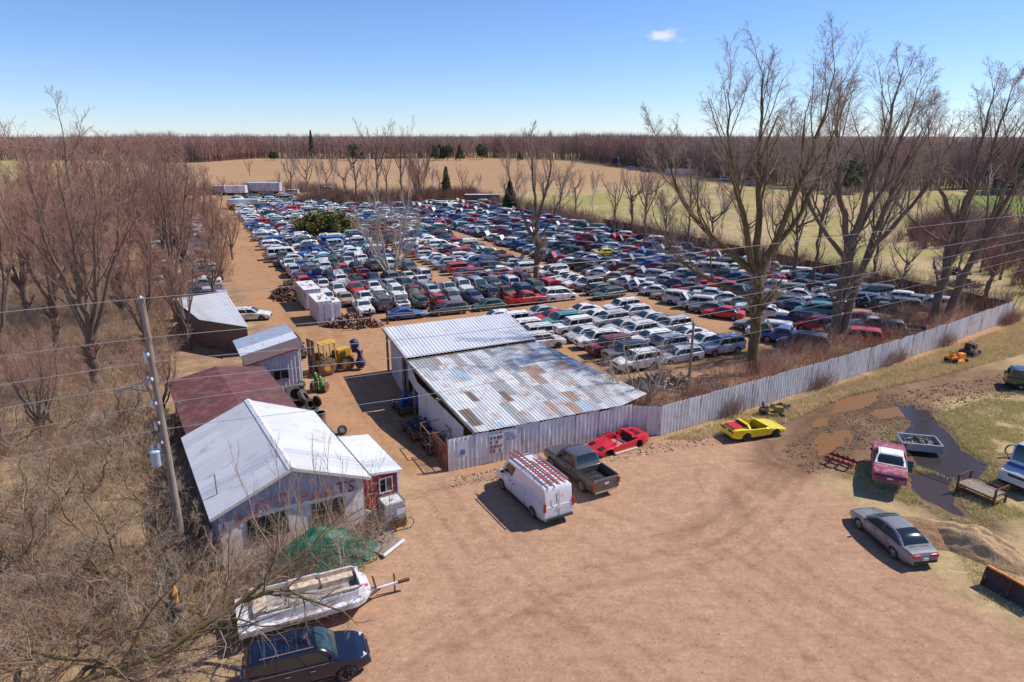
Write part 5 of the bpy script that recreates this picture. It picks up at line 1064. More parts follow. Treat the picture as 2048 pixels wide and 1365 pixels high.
# ---------------- carts beside the shed ----------------
def cart(px, py, a_, L_, W2, h, lab, seed, pal, hoop=True, wheels=True):
    q = P(px, py); r = empty('parts_cart', q, az(a_), lab, 'cart', 'parts carts along the tin shed'); mb = MB()
    for x in (-L_/2, L_/2):
        for y in (-W2/2, W2/2): mb.bar((x, y, .25), (x, y, h), .06)
    for z in ((.45, .9, h) if hoop else (.45, .75)):
        for y in (-W2/2, W2/2): mb.bar((-L_/2, y, z), (L_/2, y, z), .05)
        for x in (-L_/2, L_/2): mb.bar((x, -W2/2, z), (x, W2/2, z), .05)
    mb.build('frame', M_rusty, r); mb = MB(); mb.box((0, 0, .47), (L_, W2, .05)); mb.build('deck', M_rust, r)
    for x in (-L_*.32, L_*.32):
        for s in (-1, 1): w_ = MB(); w_.lathe([(.08, -.09), (.28, -.09), (.3, 0), (.28, .09), (.08, .09), (.08, -.09)], n=14, axis='Y'); o = w_.build('wheel', M_tyre, r, 40); o.location = (x, s*(W2/2+.02), .3)
    junkheap('cart_load', q+Vector((0, 0, .5)), L_*.42, W2*.42, .9, 70, seed, 'blue and dark engine parts piled on the '+('cart nearest the gate' if hoop else 'low cart under the shed eave' if seed == 12 else 'middle cart by the shed'), 'parts', pal, big=.38)
cart(872, 900, -25, 2.0, 1.5, 1.75, 'rusty wheeled cage cart nearest the red gate', 11, EP)
cart(838, 868, -25, 3.0, 1.7, .8, 'low flat cart loaded with blue parts in the shade of the tin shed', 12, BP, False)
cart(812, 820, -28, 2.6, 1.6, .8, 'cart of blue drums and parts standing furthest into the open shed side', 13, BP, False)
for k, (dx, dy, lab) in enumerate(((0, 0, 'blue plastic drum on the left of the furthest parts cart'), (.7, .5, 'blue plastic drum behind the furthest parts cart'), (1.3, -.2, 'blue plastic drum leaning towards the shed wall'))):
    q = P(812, 824)+Vector((dx-.3, dy, .5)); r = empty('plastic_drum', q, 0, lab, 'drum', 'blue drums on the shed cart'); mb = MB(); mb.lathe([(.25, 0), (.3, .08), (.3, .75), (.25, .85), (0, .86)], n=16); mb.build('drum', mat('blue_plastic', (.02, .1, .38), .4), r, 40); mb = MB(); mb.lathe([(0, .87), (.06, .87), (.06, .92), (0, .92)], c=(.12, 0, 0), n=8); mb.build('bung', M_white, r)
# ---------------- storage boxes and rusty heaps beside the lane ----------------
def boxbody(px, py, L_, W2, h, a_, lab, colr, seed):
    q = P(px, py); r = empty('storage_box', q, az(a_), lab, 'container', 'old box bodies beside the dirt lane'); mb = MB()
    c_ = lambda i, j: tuple(v_*random.Random(seed*9+i).uniform(.85, 1.1) for v_ in colr)
    for A, B in (((0, -W2/2), (L_, -W2/2)), ((L_, -W2/2), (L_, W2/2)), ((L_, W2/2), (0, W2/2)), ((0, W2/2), (0, -W2/2))): vwall(mb, A, B, .15, h, pitch=.5, colf=c_, sheet=1)
    mb.build('wall', M_sheet, r, fix=False); mb = MB(); mb.box((L_/2, 0, h), (L_+.06, W2+.06, .07)); mb.build('roof', M_white, r); mb = MB(); mb.box((-.05, 0, h*.5), (.04, W2*.8, h*.8)); mb.box((-.08, 0, h*.5), (.03, .03, h*.8)); mb.build('door', mat('lilac_panel', (.5, .45, .52), .6, dirt=(.3, .2, .17), dirt_amt=.4), r)
    mb = MB(); q2 = random.Random(seed)
    for k in range(5): x = q2.uniform(.4, L_-.6); y = q2.uniform(-W2*.3, W2*.3); mb.bar((x, y, h+.08), (x+q2.uniform(-.8, .8), y+q2.uniform(-.6, .6), h+.14), .12, .05)
    tag(mb.build('planks', M_rusty, None), 'rusty planks lying on the '+lab.split(' beside')[0], 'planks').location = q
    o = [o for o in col.objects if o.name.startswith('planks')][-1]; o.rotation_euler = (0, 0, az(a_))
boxbody(652, 649, 4.6, 1.7, 2.7, -27, 'tall white box body with its end towards us beside the lane', (.6, .56, .62), 1)
boxbody(673, 643, 2.2, 1.3, 2.3, -27, 'narrow bright white cabinet right of the tall box body', (.72, .7, .7), 2)
boxbody(628, 620, 5.5, 2.0, 2.6, -27, 'pinkish rusty box body behind the tall one', (.5, .42, .42), 3)
junkheap('axle_heap', P(585, 592), 2.6, 3.2, 2.4, 420, 21, 'heap of rusty axles and driveshafts left of the white box bodies', 'scrap', RP, big=.9)
junkheap('axle_heap', P(705, 652), 3.6, 1.3, 1.5, 420, 22, 'heap of rusty parts in front of the white box bodies', 'scrap', RP+[(.4, .33, .26)], big=.6)
junkheap('engine_heap', P(1340, 775), 4.6, 1.3, 1.4, 300, 23, 'row of dark engines and gearboxes behind the bend of the fence', 'scrap', EP+[(.35, .33, .3)], big=.7)
junkheap('engine_heap', P(1420, 790), 2.2, 1.4, .9, 140, 24, 'dark engine blocks beside the thin wooden pole', 'scrap', EP, big=.7)
for k, (px, py) in enumerate(((742, 655), (716, 660), (775, 648))):
    q = P(px, py); mb = MB(); mb.box((q.x, q.y, 1.1), (.18, .18, 2.2)); mb.box((q.x, q.y, .04), (.4, .4, .08)); tag(mb.build('steel_post', M_rust), f"rusty steel post before the front row of cars, {ordn((1, 0, 2)[k])} from the left", 'post', 'rusty posts before the first row of cars')
# machines by the fence
def mower(px, py, cols, lab, s=1.0, seed=1, a_=70):
    q = P(px, py); r = empty('riding_mower', q, az(a_), lab, 'mower'); r.scale = (s, s, s)
    mb = MB(); mb.col = cols[0]; mb.box((.55, 0, .62), (.7, .5, .4), 0, 0, 0, .85); mb.box((-.5, 0, .55), (.6, .7, .2)); mb.build('bonnet', M_junk, r)
    mb = MB(); mb.col = cols[1]; mb.box((-.45, 0, .75), (.4, .42, .1)); mb.box((-.65, 0, .95), (.1, .4, .36)); mb.build('seat', M_junk, r); mb = MB(); mb.tube([(.1, 0, .6), (-.05, 0, 1.0)], .03, 5); mb.tube([(-.05+.05*math.cos(t_), .17*math.cos(t_), 1.0+.15*math.sin(t_)) for t_ in np.linspace(0, 6.28, 10)], .02, 5); mb.build('steering_wheel', M_black, r)
    mb = MB(); mb.col = cols[0]; mb.box((0, 0, .28), (.9, 1.1, .16), 0, 0, 0, .9); mb.build('mower_deck', M_junk, r)
    for x, wr in ((.75, .2), (-.55, .28)):
        for y in (-.42, .42): w_ = wheel_mb(wr, .18, 0); o = w_.build('wheel', COMMON, r, 40); o.location = (x, y, wr)
mower(1910, 726, ((.9, .32, .02), (.9, .32, .02)), 'orange mower with orange panels by the far part of the fence', 1.1)
mower(1937, 712, ((.07, .03, .04), (.03, .02, .02)), 'dark maroon lawn tractor leaning against the fence behind the orange one', 1.3, a_=50)
mower(1541, 832, ((.30, .2, .04), (.02, .07, .2)), 'rusty yellow mower with a blue seat by the fence, above the yellow car', 1.0, a_=100)
junkheap('machine_scrap', P(1560, 818), .9, .5, .5, 40, 31, 'dark tangled machine parts beside the blue-seated mower', 'scrap', [(.03, .03, .035), (.15, .06, .04), (.05, .05, .05)], big=.5)
for k, (px, py) in enumerate(((1905, 548), (1925, 572))):
    junkheap('brush_pile', P(px, py), 2.6, 1.6, 1.0, 160, 40+k, ('farther' if k == 0 else 'nearer')+' dark pile of brush and scrap on the meadow right of the leaning trees', 'pile', [(.05, .045, .045), (.1, .08, .08), (.2, .16, .14)], big=.9)
# ---------------- vehicles in special spots of the yard ----------------
put_car('wagon', False, P(500, 640).x, P(500, 640).y, 0, 78, (.74, .74, .75), 'white hatchback alone beside the white-roofed shed left of the lane', 'cars left of the lane')
put_car('jeep', False, P(606, 716).x-1.2, P(606, 716).y+.8, 0, 150, (.03, .04, .05), 'dark off-road car with bare frame beside the grey shed', 'cars left of the lane')
def bigbox(name, px, py, a_, L_, W2, h, colr, lab, cat, z0=1.0, ribs=True, cab=None, group=None):
    q = P(px, py); r = empty(name, q, az(a_), lab, cat, group); mb = MB()
    for A, B in (((0, -W2/2), (L_, -W2/2)), ((L_, -W2/2), (L_, W2/2)), ((L_, W2/2), (0, W2/2)), ((0, W2/2), (0, -W2/2))): vwall(mb, A, B, z0, h, pitch=.6 if ribs else 2, colf=lambda i, j: tuple(v_*random.Random(i).uniform(.8, 1.1) for v_ in colr), sheet=1, dep=.08 if ribs else .01)
    mb.build('box', M_sheet, r, fix=False); mb = MB(); mb.box((L_/2, 0, h), (L_, W2, .08)); mb.build('roof', M_white, r)
    mb = MB(); mb.box((L_/2, 0, z0-.15), (L_, W2*.4, .2)); mb.build('chassis', M_black, r)
    for x in (L_*.12, L_*.22, L_*.85):
        for s in (-1, 1): w_ = wheel_mb(.5, .3, 0); o = w_.build('wheel', COMMON, r, 40); o.location = (x, s*(W2/2-.2), .5)
    if cab: mb = MB(); mb.col = cab; mb.box((L_+1, 0, 1.4), (1.9, W2*.9, 1.7), 0, 0, 0, .85); mb.build('cab', M_junk, r); mb = MB(); mb.box((L_+1.86, 0, 1.8), (.1, W2*.7, .6)); mb.build('windshield', M_glass, r)
bigbox('semi_trailer', 497, 388, 92, 12.2, 2.5, 4.0, (.55, .6, .68), 'long ribbed grey trailer at the far end of the yard', 'trailer')
bigbox('box_truck', 455, 391, 88, 7, 2.4, 3.4, (.74, .74, .75), 'plain white box truck left of the ribbed trailer', 'truck', .9, False)
bigbox('box_truck', 432, 390, 95, 4, 2.4, 3.2, (.4, .38, .4), 'dull grey box body at the far left end of the yard', 'truck', .9, False)
bigbox('tank_truck', 458, 417, 86, 9, 2.3, 2.6, (.66, .66, .66), 'white truck behind the yellow boom near the dirt lane', 'truck', .9, False, (.75, .75, .77))
q = P(456, 421); yb_ = empty('yellow_boom', q, az(84), 'long yellow crane boom lying across the head of the rows', 'boom'); mb = MB(); mb.box((6, 0, 1.5), (12, .9, .8), 0, -.02); mb.build('boom', M_yellow, yb_); mb = MB(); mb.box((1, 0, .6), (1, 1.2, 1.1)); mb.box((9, 0, .6), (1, 1.2, 1.1)); mb.build('stand', M_rust, yb_)
put_car('cargovan', False, P(583, 391).x, P(583, 391).y, 0, -92, (.7, .7, .7), 'white passenger van right of the ribbed trailer', 'far vans')
put_car('cargovan', False, P(878, 416).x, P(878, 416).y, .0, -80, (.78, .79, .8), 'large white cargo van at the far edge of the yard', 'far vans')
put_car('cargovan', False, P(655, 392).x, P(655, 392).y, 1.2, -60, (.8, .8, .8), 'white van sitting high among the trees at the far edge', 'far vans')
bigbox('bus_body', 930, 406, 88, 11, 2.4, 2.6, (.12, .05, .05), 'long dark bus body with a pale roof at the far edge', 'bus', .9, False)
put_car('wagon', False, P(968, 412).x, P(968, 412).y, .3, 80, (.02, .5, .12), 'bright green car at the far edge of the yard', 'far cars')
put_car('sedan', False, P(960, 417).x, P(960, 417).y, .2, -80, (.85, .66, .02), 'yellow car in front of the bright green one at the far edge', 'far cars')
put_car('sedan', False, P(1214, 517).x, P(1214, 517).y, .35, 75, (.85, .68, .01), 'yellow sedan in the rows right of the middle aisle', 'far cars')
# things against the far woods
q = P(1228, 333); mb = MB(); mb.box((q.x, q.y, 3.6), (3, 3, 3)); mb.prism([(q.x-1.9, q.y-1.9), (q.x+1.9, q.y-1.9), (q.x+1.9, q.y+1.9), (q.x-1.9, q.y+1.9)], 5.1, 5.3)
for s in (-1, 1):
    for t_ in (-1, 1): mb.bar((q.x+s*1.7, q.y+t_*1.7, 0), (q.x+s*1.2, q.y+t_*1.2, 2.1), .25)
tag(mb.build('hunting_blind', mat('dark_blue_hut', (.03, .05, .12), .6)), 'dark hut on legs at the edge of the woods', 'hut')
q = P(1365, 351); mb = MB(); mb.loft([[(q.x-8+t_, q.y+5*math.cos(a_), 3.4*math.sin(a_)) for a_ in np.linspace(0, math.pi, 10)] for t_ in (0, 15)]); tag(mb.build('hoop_shed', mat('grey_blue_cover', (.22, .24, .32), .6, dirt=(.13, .13, .17), scale=.6)), 'low grey-blue rounded shed at the edge of the woods', 'shed')
for i, (px, py, cc, l) in enumerate(((1265, 341, (.25, .45, .75), 'pale blue truck left of the rounded shed'), (1292, 345, (.08, .08, .12), 'dark truck just left of the rounded shed'), (1452, 362, (.8, .8, .76), 'white truck right of the rounded shed'), (1505, 372, (.4, .4, .45), 'grey truck farthest right at the edge of the woods'))):
    q = P(px, py); put_car('cargovan' if i != 1 else 'pickup', False, q.x, q.y, 0, 100, cc, l, 'vehicles along the far woods')
print('objects', len(bpy.data.objects), 'polys', sum(len(m.polygons) for m in bpy.data.meshes))
# ---------------- cars of the yard ----------------
PAL = [('white', (.78, .79, .8), 34), ('silver', (.46, .49, .52), 20), ('grey', (.2, .22, .24), 9), ('black', (.015, .018, .025), 8), ('navy', (.02, .05, .16), 9),
       ('blue', (.02, .13, .42), 7), ('dark green', (.01, .07, .06), 8), ('maroon', (.16, .012, .03), 9), ('red', (.55, .012, .025), 9), ('tan', (.42, .33, .22), 4), ('teal', (.01, .25, .28), 2), ('charcoal', (.08, .09, .105), 7)]
def pick(pal=PAL, r=rnd):
    t_ = r.random()*sum(p[2] for p in pal)
    for p in pal:
        t_ -= p[2]
        if t_ <= 0: return p
    return pal[0]
PALW = [(n, c, w_*(4 if n == 'white' else 2.2 if n == 'silver' else .8)) for n, c, w_ in PAL]
TNAME = dict(sedan='sedan', coupe='coupe', oldsedan='long sedan', hatch='hatchback', wagon='station wagon', suv='SUV', jeep='boxy SUV', minivan='minivan', pickup='pickup', cargovan='cargo van')
TMIX = [('sedan', 34), ('coupe', 10), ('hatch', 9), ('wagon', 8), ('suv', 12), ('minivan', 11), ('pickup', 7), ('oldsedan', 7), ('jeep', 3), ('cargovan', 1)]
TMIXS = [('suv', 8), ('jeep', 4), ('sedan', 6), ('hatch', 2), ('wagon', 2), ('minivan', 1)]
def pickt(mx, r=rnd):
    t_ = r.random()*sum(w_ for _, w_ in mx)
    for n, w_ in mx:
        t_ -= w_
        if t_ <= 0: return n
    return mx[0][0]
CARS = []
def column(v, u0, u1, heading, phrase, pitch=2.35, jit=5, mix=TMIX, pal=PAL, flip=.5, skip=.03, hoodp=.2, group='scrapped cars standing in long rows'):
    u = u0; i = 0
    while u < u1:
        if rnd.random() > skip:
            x, y = yd(u+rnd.uniform(-.12, .12), v+rnd.uniform(-.35, .35))
            a = heading+(180 if rnd.random() < flip else 0)+rnd.gauss(0, jit*.6)
            CARS.append(dict(x=x, y=y, a=a, ph=phrase, i=i, end='from near end', mix=mix, pal=pal, hood=hoodp, group=group)); i += 1
        u += pitch+rnd.uniform(-.1, .35)
def crossrow(u, v0, v1, heading, phrase, pitch=2.3, **k):
    v = v0; i = 0
    while v < v1:
        x, y = yd(u+rnd.uniform(-.35, .35), v+rnd.uniform(-.1, .1)); a = heading+(180 if rnd.random() < .45 else 0)+rnd.gauss(0, 3)
        CARS.append(dict(x=x, y=y, a=a, ph=phrase, i=i, end='from left', mix=k.get('mix', TMIX), pal=k.get('pal', PAL), hood=.16, group='scrapped cars standing in crosswise rows')); i += 1
        v += pitch+rnd.uniform(-.1, .3)
AU, AV = -25, 65
# near left block, noses along the depth of the yard
crossrow(-1.0, 11.0, 34, AV, 'first crosswise row behind white roof', pitch=5.2)
for k, u in enumerate((4.2, 9.5, 14.8)):
    crossrow(u, 3.5 if k > 0 else 7, 35.5 if k < 2 else 20.0, AU, ORD[k+1]+' crosswise row behind white roof')
for k, u in enumerate((20.1, 25.5, 30.9, 36.3)):
    crossrow(u, 2.5, 20.2, AU, ORD[k+4]+' crosswise row behind white roof')
# long columns further out
for k, (v, u0, u1) in enumerate(((3.2, 40.0, 172), (8.6, 40.0, 176), (14.0, 40.0, 178), (18.9, 40.0, 176))):
    column(v, u0, u1, AV, ORD[k]+' row right of dirt lane', flip=.45)
for k, (v, u0, u1) in enumerate(((26.3, 13.6, 150), (31.6, 13.6, 132), (36.6, 18.2, 132))):
    column(v, u0, u1, AV, ORD[k]+' row left of middle aisle', flip=.5)
column(38.4, -2.5, 16.5, AV-180, 'short row left of middle aisle', flip=0, pitch=2.6)
# block beside the big shed
for k, v in enumerate((20.2, 25.5, 30.7, 35.7)):
    column(v, -27.5+(k == 0)*9-(k == 1)*.5, -7.2, AV+183, ORD[k]+' column right of tin shed roof', pitch=2.5, jit=3, mix=TMIXS, pal=PALW, flip=.08, skip=0, hoodp=.05, group='cars packed beside the big tin shed')
# right of the middle aisle
for k, (v, u0, u1) in enumerate(((45.2, -17, 130), (50.6, -19, 130), (55.9, -21, 130), (61.2, -22, 130), (66.5, -24, 126), (71.5, -25, 122))):
    column(v, u0, u1, -62 if u0 < 0 else AV, ORD[k]+' row right of middle aisle', flip=.12, jit=6, hoodp=.2, pitch=2.5)
column(44.5, -30, -22, -62, 'short row nearest the tall fork tree', flip=0, jit=9)
column(50.5, -31, -23, -60, 'red short row beside the fork tree', flip=0, jit=9, pal=[PAL[7], PAL[8], PAL[8], PAL[4]])
column(57, -31, -25, -60, 'short row before the twin trunk tree', flip=0, jit=9)
column(22.6, 62, 150, AV, 'back row in the left aisle', flip=.5)
column(40.8, 70, 131, AV, 'back row in the middle aisle', flip=.5)
# left of the dirt lane
column(-10.5, 2, 120, AV, 'row left of the dirt lane', flip=.5, skip=.12)
column(-16, 30, 120, AV, 'outer row left of the dirt lane', flip=.5, skip=.2)
# keep trees and piles clear
CLEAR = [(P(1072, 565).x, P(1072, 565).y, 1.3), (P(780, 555).x, P(780, 555).y, 3.0), (P(655, 470).x, P(655, 470).y, 7.0), (P(650, 640).x, P(650, 640).y, 4.2), (P(600, 590).x, P(600, 590).y, 3.0), (P(1000, 640).x, P(1000, 640).y, 0.5)]
CARS = [c for c in CARS if all((c['x']-a)**2+(c['y']-b_)**2 > r_*r_ for a, b_, r_ in CLEAR)]
for c in CARS: c['d'] = math.hypot(c['x'], c['y'])
# visible frame only
def inframe(c):
    px = 1024+F*c['x']/(c['y']*math.cos(PITCH)+CAMH*math.sin(PITCH)); return -60 < px < 2110
CARS = [c for c in CARS if inframe(c)]
CARS.sort(key=lambda c: c['d'])
mass = []
seen = set()
for n, c in enumerate(CARS):
    ty = pickt(c['mix']); pn, pc_, _ = pick(c['pal']); hood = (1 if rnd.random() < .62 else 2) if rnd.random() < c['hood']*1.5 and ty != 'cargovan' else 0
    f = rnd.uniform(.8, 1.15); cc = tuple(min(.85, q*f) for q in pc_)
    low = rnd.random() < .2; z = -.14 if low else 0.0
    if n < 292:
        lab = f"{pn} {TNAME[ty]}{('', ', hood raised', ', hood missing')[hood]}, {ordn(c['i'])} {c['end']}, {c['ph']}"
        put_car(ty, hood, c['x'], c['y'], z, c['a'], cc, lab, c['group'], detailed=n < 170, tilt=rnd.gauss(0, .008))
    else: mass.append((ty, hood, c['x'], c['y'], z, c['a'], cc))
vs, fs3, cs, ms, off = [], [], [], [], 0
cache = {}
for ty, hood, x, y, z, a, cc in mass:
    k = (ty, hood)
    if k not in cache:
        me = proto(ty, hood)[3]; me.calc_loop_triangles()
        v = np.empty(len(me.vertices)*3); me.vertices.foreach_get('co', v)
        tr = np.empty(len(me.loop_triangles)*3, int); me.loop_triangles.foreach_get('vertices', tr)
        pi = np.empty(len(me.loop_triangles), int); me.loop_triangles.foreach_get('material_index', pi)
        cache[k] = (v.reshape(-1, 3), tr.reshape(-1, 3), pi)
    v, tr, pi = cache[k]; q = az(a); c_, s_ = math.cos(q), math.sin(q)
    w_ = np.stack([v[:, 0]*c_-v[:, 1]*s_+x, v[:, 0]*s_+v[:, 1]*c_+y, v[:, 2]+z], -1)
    vs.append(w_); fs3.append(tr+off); ms.append(pi); cs.append(np.tile(cc, (len(v), 1))); off += len(v)
mm_ = list(COMMON); mm_[0] = M_paint_a; mm_[10] = M_black
o = from_np('scrapped_cars', np.concatenate(vs), np.concatenate(fs3), mm_, colors=np.concatenate(cs), mi=np.concatenate(ms))
tag(o, 'distant mass of scrapped cars filling the far half of the yard', 'cars', 'scrapped cars standing in long rows', 'stuff')
print('yard cars', len(CARS), 'mass', len(mass))
# ---------------- trees ----------------
def branches_mesh(P_, Rr, n):
    """P_: (B,K,3) polylines, Rr: (B,K) radii -> verts, quads"""
    B, K, _ = P_.shape
    T = np.empty_like(P_); T[:, 1:-1] = P_[:, 2:]-P_[:, :-2]; T[:, 0] = P_[:, 1]-P_[:, 0]; T[:, -1] = P_[:, -1]-P_[:, -2]; T = unit(T)
    ref = np.zeros((B, 1, 3)); m = np.abs(T[:, K//2, 2]) > .8; ref[m, 0, 0] = 1; ref[~m, 0, 2] = 1
    A = unit(np.cross(T, np.broadcast_to(ref, T.shape))); Bn = np.cross(A, T)
    q = np.linspace(0, 2*np.pi, n, endpoint=False)
    v = P_[:, :, None]+Rr[:, :, None, None]*(A[:, :, None]*np.cos(q)[None, None, :, None]+Bn[:, :, None]*np.sin(q)[None, None, :, None])
    i = np.arange(B*K*n).reshape(B, K, n); j = np.roll(i, -1, axis=2)
    f = np.stack([i[:, :-1], j[:, :-1], j[:, 1:], i[:, 1:]], -1).reshape(-1, 4)
    return v.reshape(-1, 3), f
def spawn(rs_, P_, Rr, m, t0, ratio, ang, up, K, jit, rr=.55, rmin=.008, lmin=.2):
    """m children on every parent polyline"""
    B, Kp, _ = P_.shape; Ln = np.linalg.norm(np.diff(P_, axis=1), axis=-1).sum(1)
    t_ = t0+(1-t0)*(np.arange(m)[None]+rs_.rand(B, m))/m*.98
    s = t_*(Kp-1); k = np.clip(s.astype(int), 0, Kp-2); fr = (s-k)[..., None]; bi = np.arange(B)[:, None]
    p0 = P_[bi, k]*(1-fr)+P_[bi, k+1]*fr; d = unit(P_[bi, k+1]-P_[bi, k]); r0 = (Rr[bi, k]*(1-fr[..., 0])+Rr[bi, k+1]*fr[..., 0])
    rv = unit(np.cross(d, rs_.randn(B, m, 3))); a = np.radians(ang)*(.7+.6*rs_.rand(B, m, 1))
    nd = unit(d*np.cos(a)+rv*np.sin(a)+np.array([0, 0, up]))
    ln = np.maximum(Ln[:, None]*ratio*(1-.55*(t_-t0)/(1-t0+1e-6))*(.7+.6*rs_.rand(B, m)), lmin)
    p0 = p0.reshape(-1, 3); nd = nd.reshape(-1, 3); ln = ln.reshape(-1); r0 = np.maximum(r0.reshape(-1)*rr, rmin)
    return grow(rs_, p0, nd, ln, r0, K, jit, up)
def grow(rs_, p0, nd, ln, r0, K, jit, up):
    N = len(p0); P2 = np.empty((N, K, 3)); P2[:, 0] = p0; d = nd.copy()
    for i in range(1, K):
        P2[:, i] = P2[:, i-1]+d*(ln/(K-1))[:, None]
        d = unit(d+rs_.randn(N, 3)*jit+np.array([0, 0, up*.35]))
    R2 = r0[:, None]*np.linspace(1, .35, K)[None]
    return P2, R2
M_bark = mat('grey_bark', srgb(122, 104, 90), .9, dirt=srgb(96, 80, 68), dirt_amt=.6, scale=4, bump=.8, stretch=(1, 1, .25))
M_barkm = mat('mossy_bark', srgb(120, 104, 62), .9, dirt=srgb(80, 64, 48), dirt_amt=.7, scale=4, bump=.8, stretch=(1, 1, .25))
M_barkw = mat('pale_bark', srgb(196, 184, 172), .8, dirt=srgb(110, 96, 86), dirt_amt=.6, scale=6, bump=.3)
M_twig = mat('brown_twigs', srgb(168, 146, 130), .9)
M_twigr = mat('reddish_twigs', srgb(174, 134, 115), .9)
M_twigg = mat('pale_twigs', srgb(172, 152, 132), .9)
M_twigp = mat('purplish_twigs', srgb(140, 104, 102), .9)
def tree(name, loc, seed, leaders, lv, mats, label, cat='tree', group=None, wild=.1, rsc=1.0, nroot=7, merge_sides=(6, 4, 3, 3), place=True, trunkn=1):
    """leaders: list of (points, r0, r1) in local metres; lv: list of (m,t0,ratio,ang,up,jit)"""
    rs_ = np.random.RandomState(seed); K0 = 11
    Ps = np.stack([resample(l[0], K0) for l in leaders]); tt = np.linspace(0, 1, K0)
    Rs = np.stack([l[1]+(l[2]-l[1])*tt if l[2] > .1 else .022*rsc+(l[1]-.022*rsc)*(1-tt)**.9 for l in leaders])
    Ps[:, 1:-1] += rs_.randn(len(leaders), K0-2, 3)*wild*np.array([1, 1, .2])
    # anchor side leaders on the trunk
    tv, tf = branches_mesh(Ps, Rs, 9)
    cur = (Ps, Rs); cv, cf, off = [], [], 0; tv2, tf2, toff = [tv], [tf], len(tv)
    for li, (m, t0, ratio, ang, up, jit) in enumerate(lv):
        cur = spawn(rs_, cur[0], cur[1], m, t0, ratio, ang, up, 6 if li == 0 else (4 if li == 1 else 3), jit, rr=[.42, .46, .5, .55][min(li, 3)], rmin=[.035, .018, .011, .008][min(li, 3)]*rsc)
        v, f = branches_mesh(cur[0], cur[1], merge_sides[min(li, 3)])
        if li == 0: tv2.append(v); tf2.append(f+toff); toff += len(v)
        else: cv.append(v); cf.append(f+off); off += len(v)
    r = empty(name, loc, 0, label, cat, group)
    from_np('trunk', np.concatenate(tv2), np.concatenate(tf2), mats[0], r, smooth=True)
    if cv: from_np('crown', np.concatenate(cv), np.concatenate(cf), mats[1], r)
    return r
def copy_tree(r, loc, rz, s, label, group=None):
    c = r.copy(); col.objects.link(c); c.location = loc; c.rotation_euler = (0, 0, rz); c.scale = (s, s, s*rnd.uniform(.9, 1.1)); c['label'] = label
    if group: c['group'] = group
    for ch in r.children:
        d = ch.copy(); col.objects.link(d); d.parent = c
    return c
def lead(h0, base, tip, bow=1.0, r0=.3, r1=.05, K=5, up=1.5):
    """a limb leaving the trunk axis at height h0 and ending at tip"""
    a = Vector(base); b_ = Vector(tip); pts = []
    for i in range(K+1):
        t_ = i/K; p = a.lerp(b_, t_); s = math.sin(math.pi*t_); p += Vector((b_.x-a.x, b_.y-a.y, 0))*(.16*bow*s)-Vector((0, 0, 1))*(.05*bow*s*(b_.z-a.z)); pts.append(p)
    return (pts, r0, r1)
LVBIG = [(11, .28, .40, 30, .45, .10), (7, .15, .52, 42, .22, .15), (7, .12, .55, 44, .12, .18), (5, .15, .6, 42, .08, .2)]
# tall trees behind the long fence; z extents are true heights
b0 = P(1505, 748)
T1 = tree('bare_tree', (b0.x, b0.y, -.1), 31, [
    ([(0, 0, 0), (-.1, 0, 4), (-.3, 0, 8), (-.5, .1, 10.2)], .52, .4),
    lead(9, (-.45, 0, 9.6), (-9.5, 2, 22), 1, .36, .06), lead(9, (-.4, 0, 9.6), (-5.2, -2, 25.5), .8, .34, .06),
    lead(9, (-.5, .1, 10), (-1.2, 1.5, 27.5), .5, .36, .06), lead(9, (-.5, .1, 10), (3.6, -1, 27.2), .9, .33, .06), lead(9, (-.5, 0, 10), (6.2, 2.6, 24.5), 1, .28, .05),
    lead(9, (-.3, 0, 7.4), (-10.5, -2.5, 15.5), 1.2, .26, .05)], LVBIG, (M_barkm, M_twig), 'tall bare tree with one trunk forking low, left of the twin-trunked trees')
b0 = P(1665, 690)
T2 = tree('bare_tree', (b0.x, b0.y, -.1), 32, [
    ([(0, 0, 0), (0, 0, 5), (.1, 0, 10), (.2, 0, 12)], .5, .4), ([(1.0, .3, 0), (1.6, .3, 6), (2.6, .4, 12), (3.6, .4, 17), (5, .6, 22), (6.8, 1, 26.5)], .46, .06),
    lead(9, (.2, 0, 12), (-2.5, 1, 30), .7, .34, .06), lead(9, (.2, 0, 12), (2.4, -1, 31.5), .6, .36, .06), lead(9, (.2, 0, 12), (5.6, 2, 29.5), .9, .28, .05), lead(9, (.1, 0, 10.5), (-6.5, 1, 26), 1, .26, .05),
    lead(9, (2.6, .4, 12), (9.5, 1.2, 25), .9, .26, .05)], LVBIG, (M_bark, M_twig), 'tallest bare tree, two trunks side by side, in the middle of the tall row')
b0 = P(1862, 640)
T3 = tree('bare_tree', (b0.x, b0.y, -.1), 33, [
    ([(0, 0, 0), (.7, 0, 6), (1.2, 0, 11), (1.4, 0, 14)], .5, .36), ([(1.4, -.4, 0), (2.6, -.4, 6), (4, -.3, 11), (6.5, 0, 17), (9.5, .5, 22), (12, 1, 27.5)], .48, .06),
    lead(9, (1.3, 0, 12), (-3.8, 1, 26), .9, .3, .05), lead(9, (1.4, 0, 14), (1.5, -1, 29), .6, .32, .05), lead(9, (1.4, 0, 14), (5.2, 1.6, 29.5), .8, .3, .05),
    lead(9, (1.0, 0, 9.5), (-7.5, 1, 19), 1, .22, .05), lead(9, (4.2, -.2, 12), (6.5, -2, 29), .6, .26, .05), lead(9, (6.5, 0, 17), (14.5, 2, 24), .8, .2, .05)], LVBIG, (M_bark, M_twig), 'bare tree with two leaning trunks at the right end of the tall row')
G_TALL = 'bare trees behind the fence'
for T_, s_ in ((T1, .96), (T2, .86), (T3, .9)): T_['group'] = G_TALL; T_.scale = (1, 1, s_)
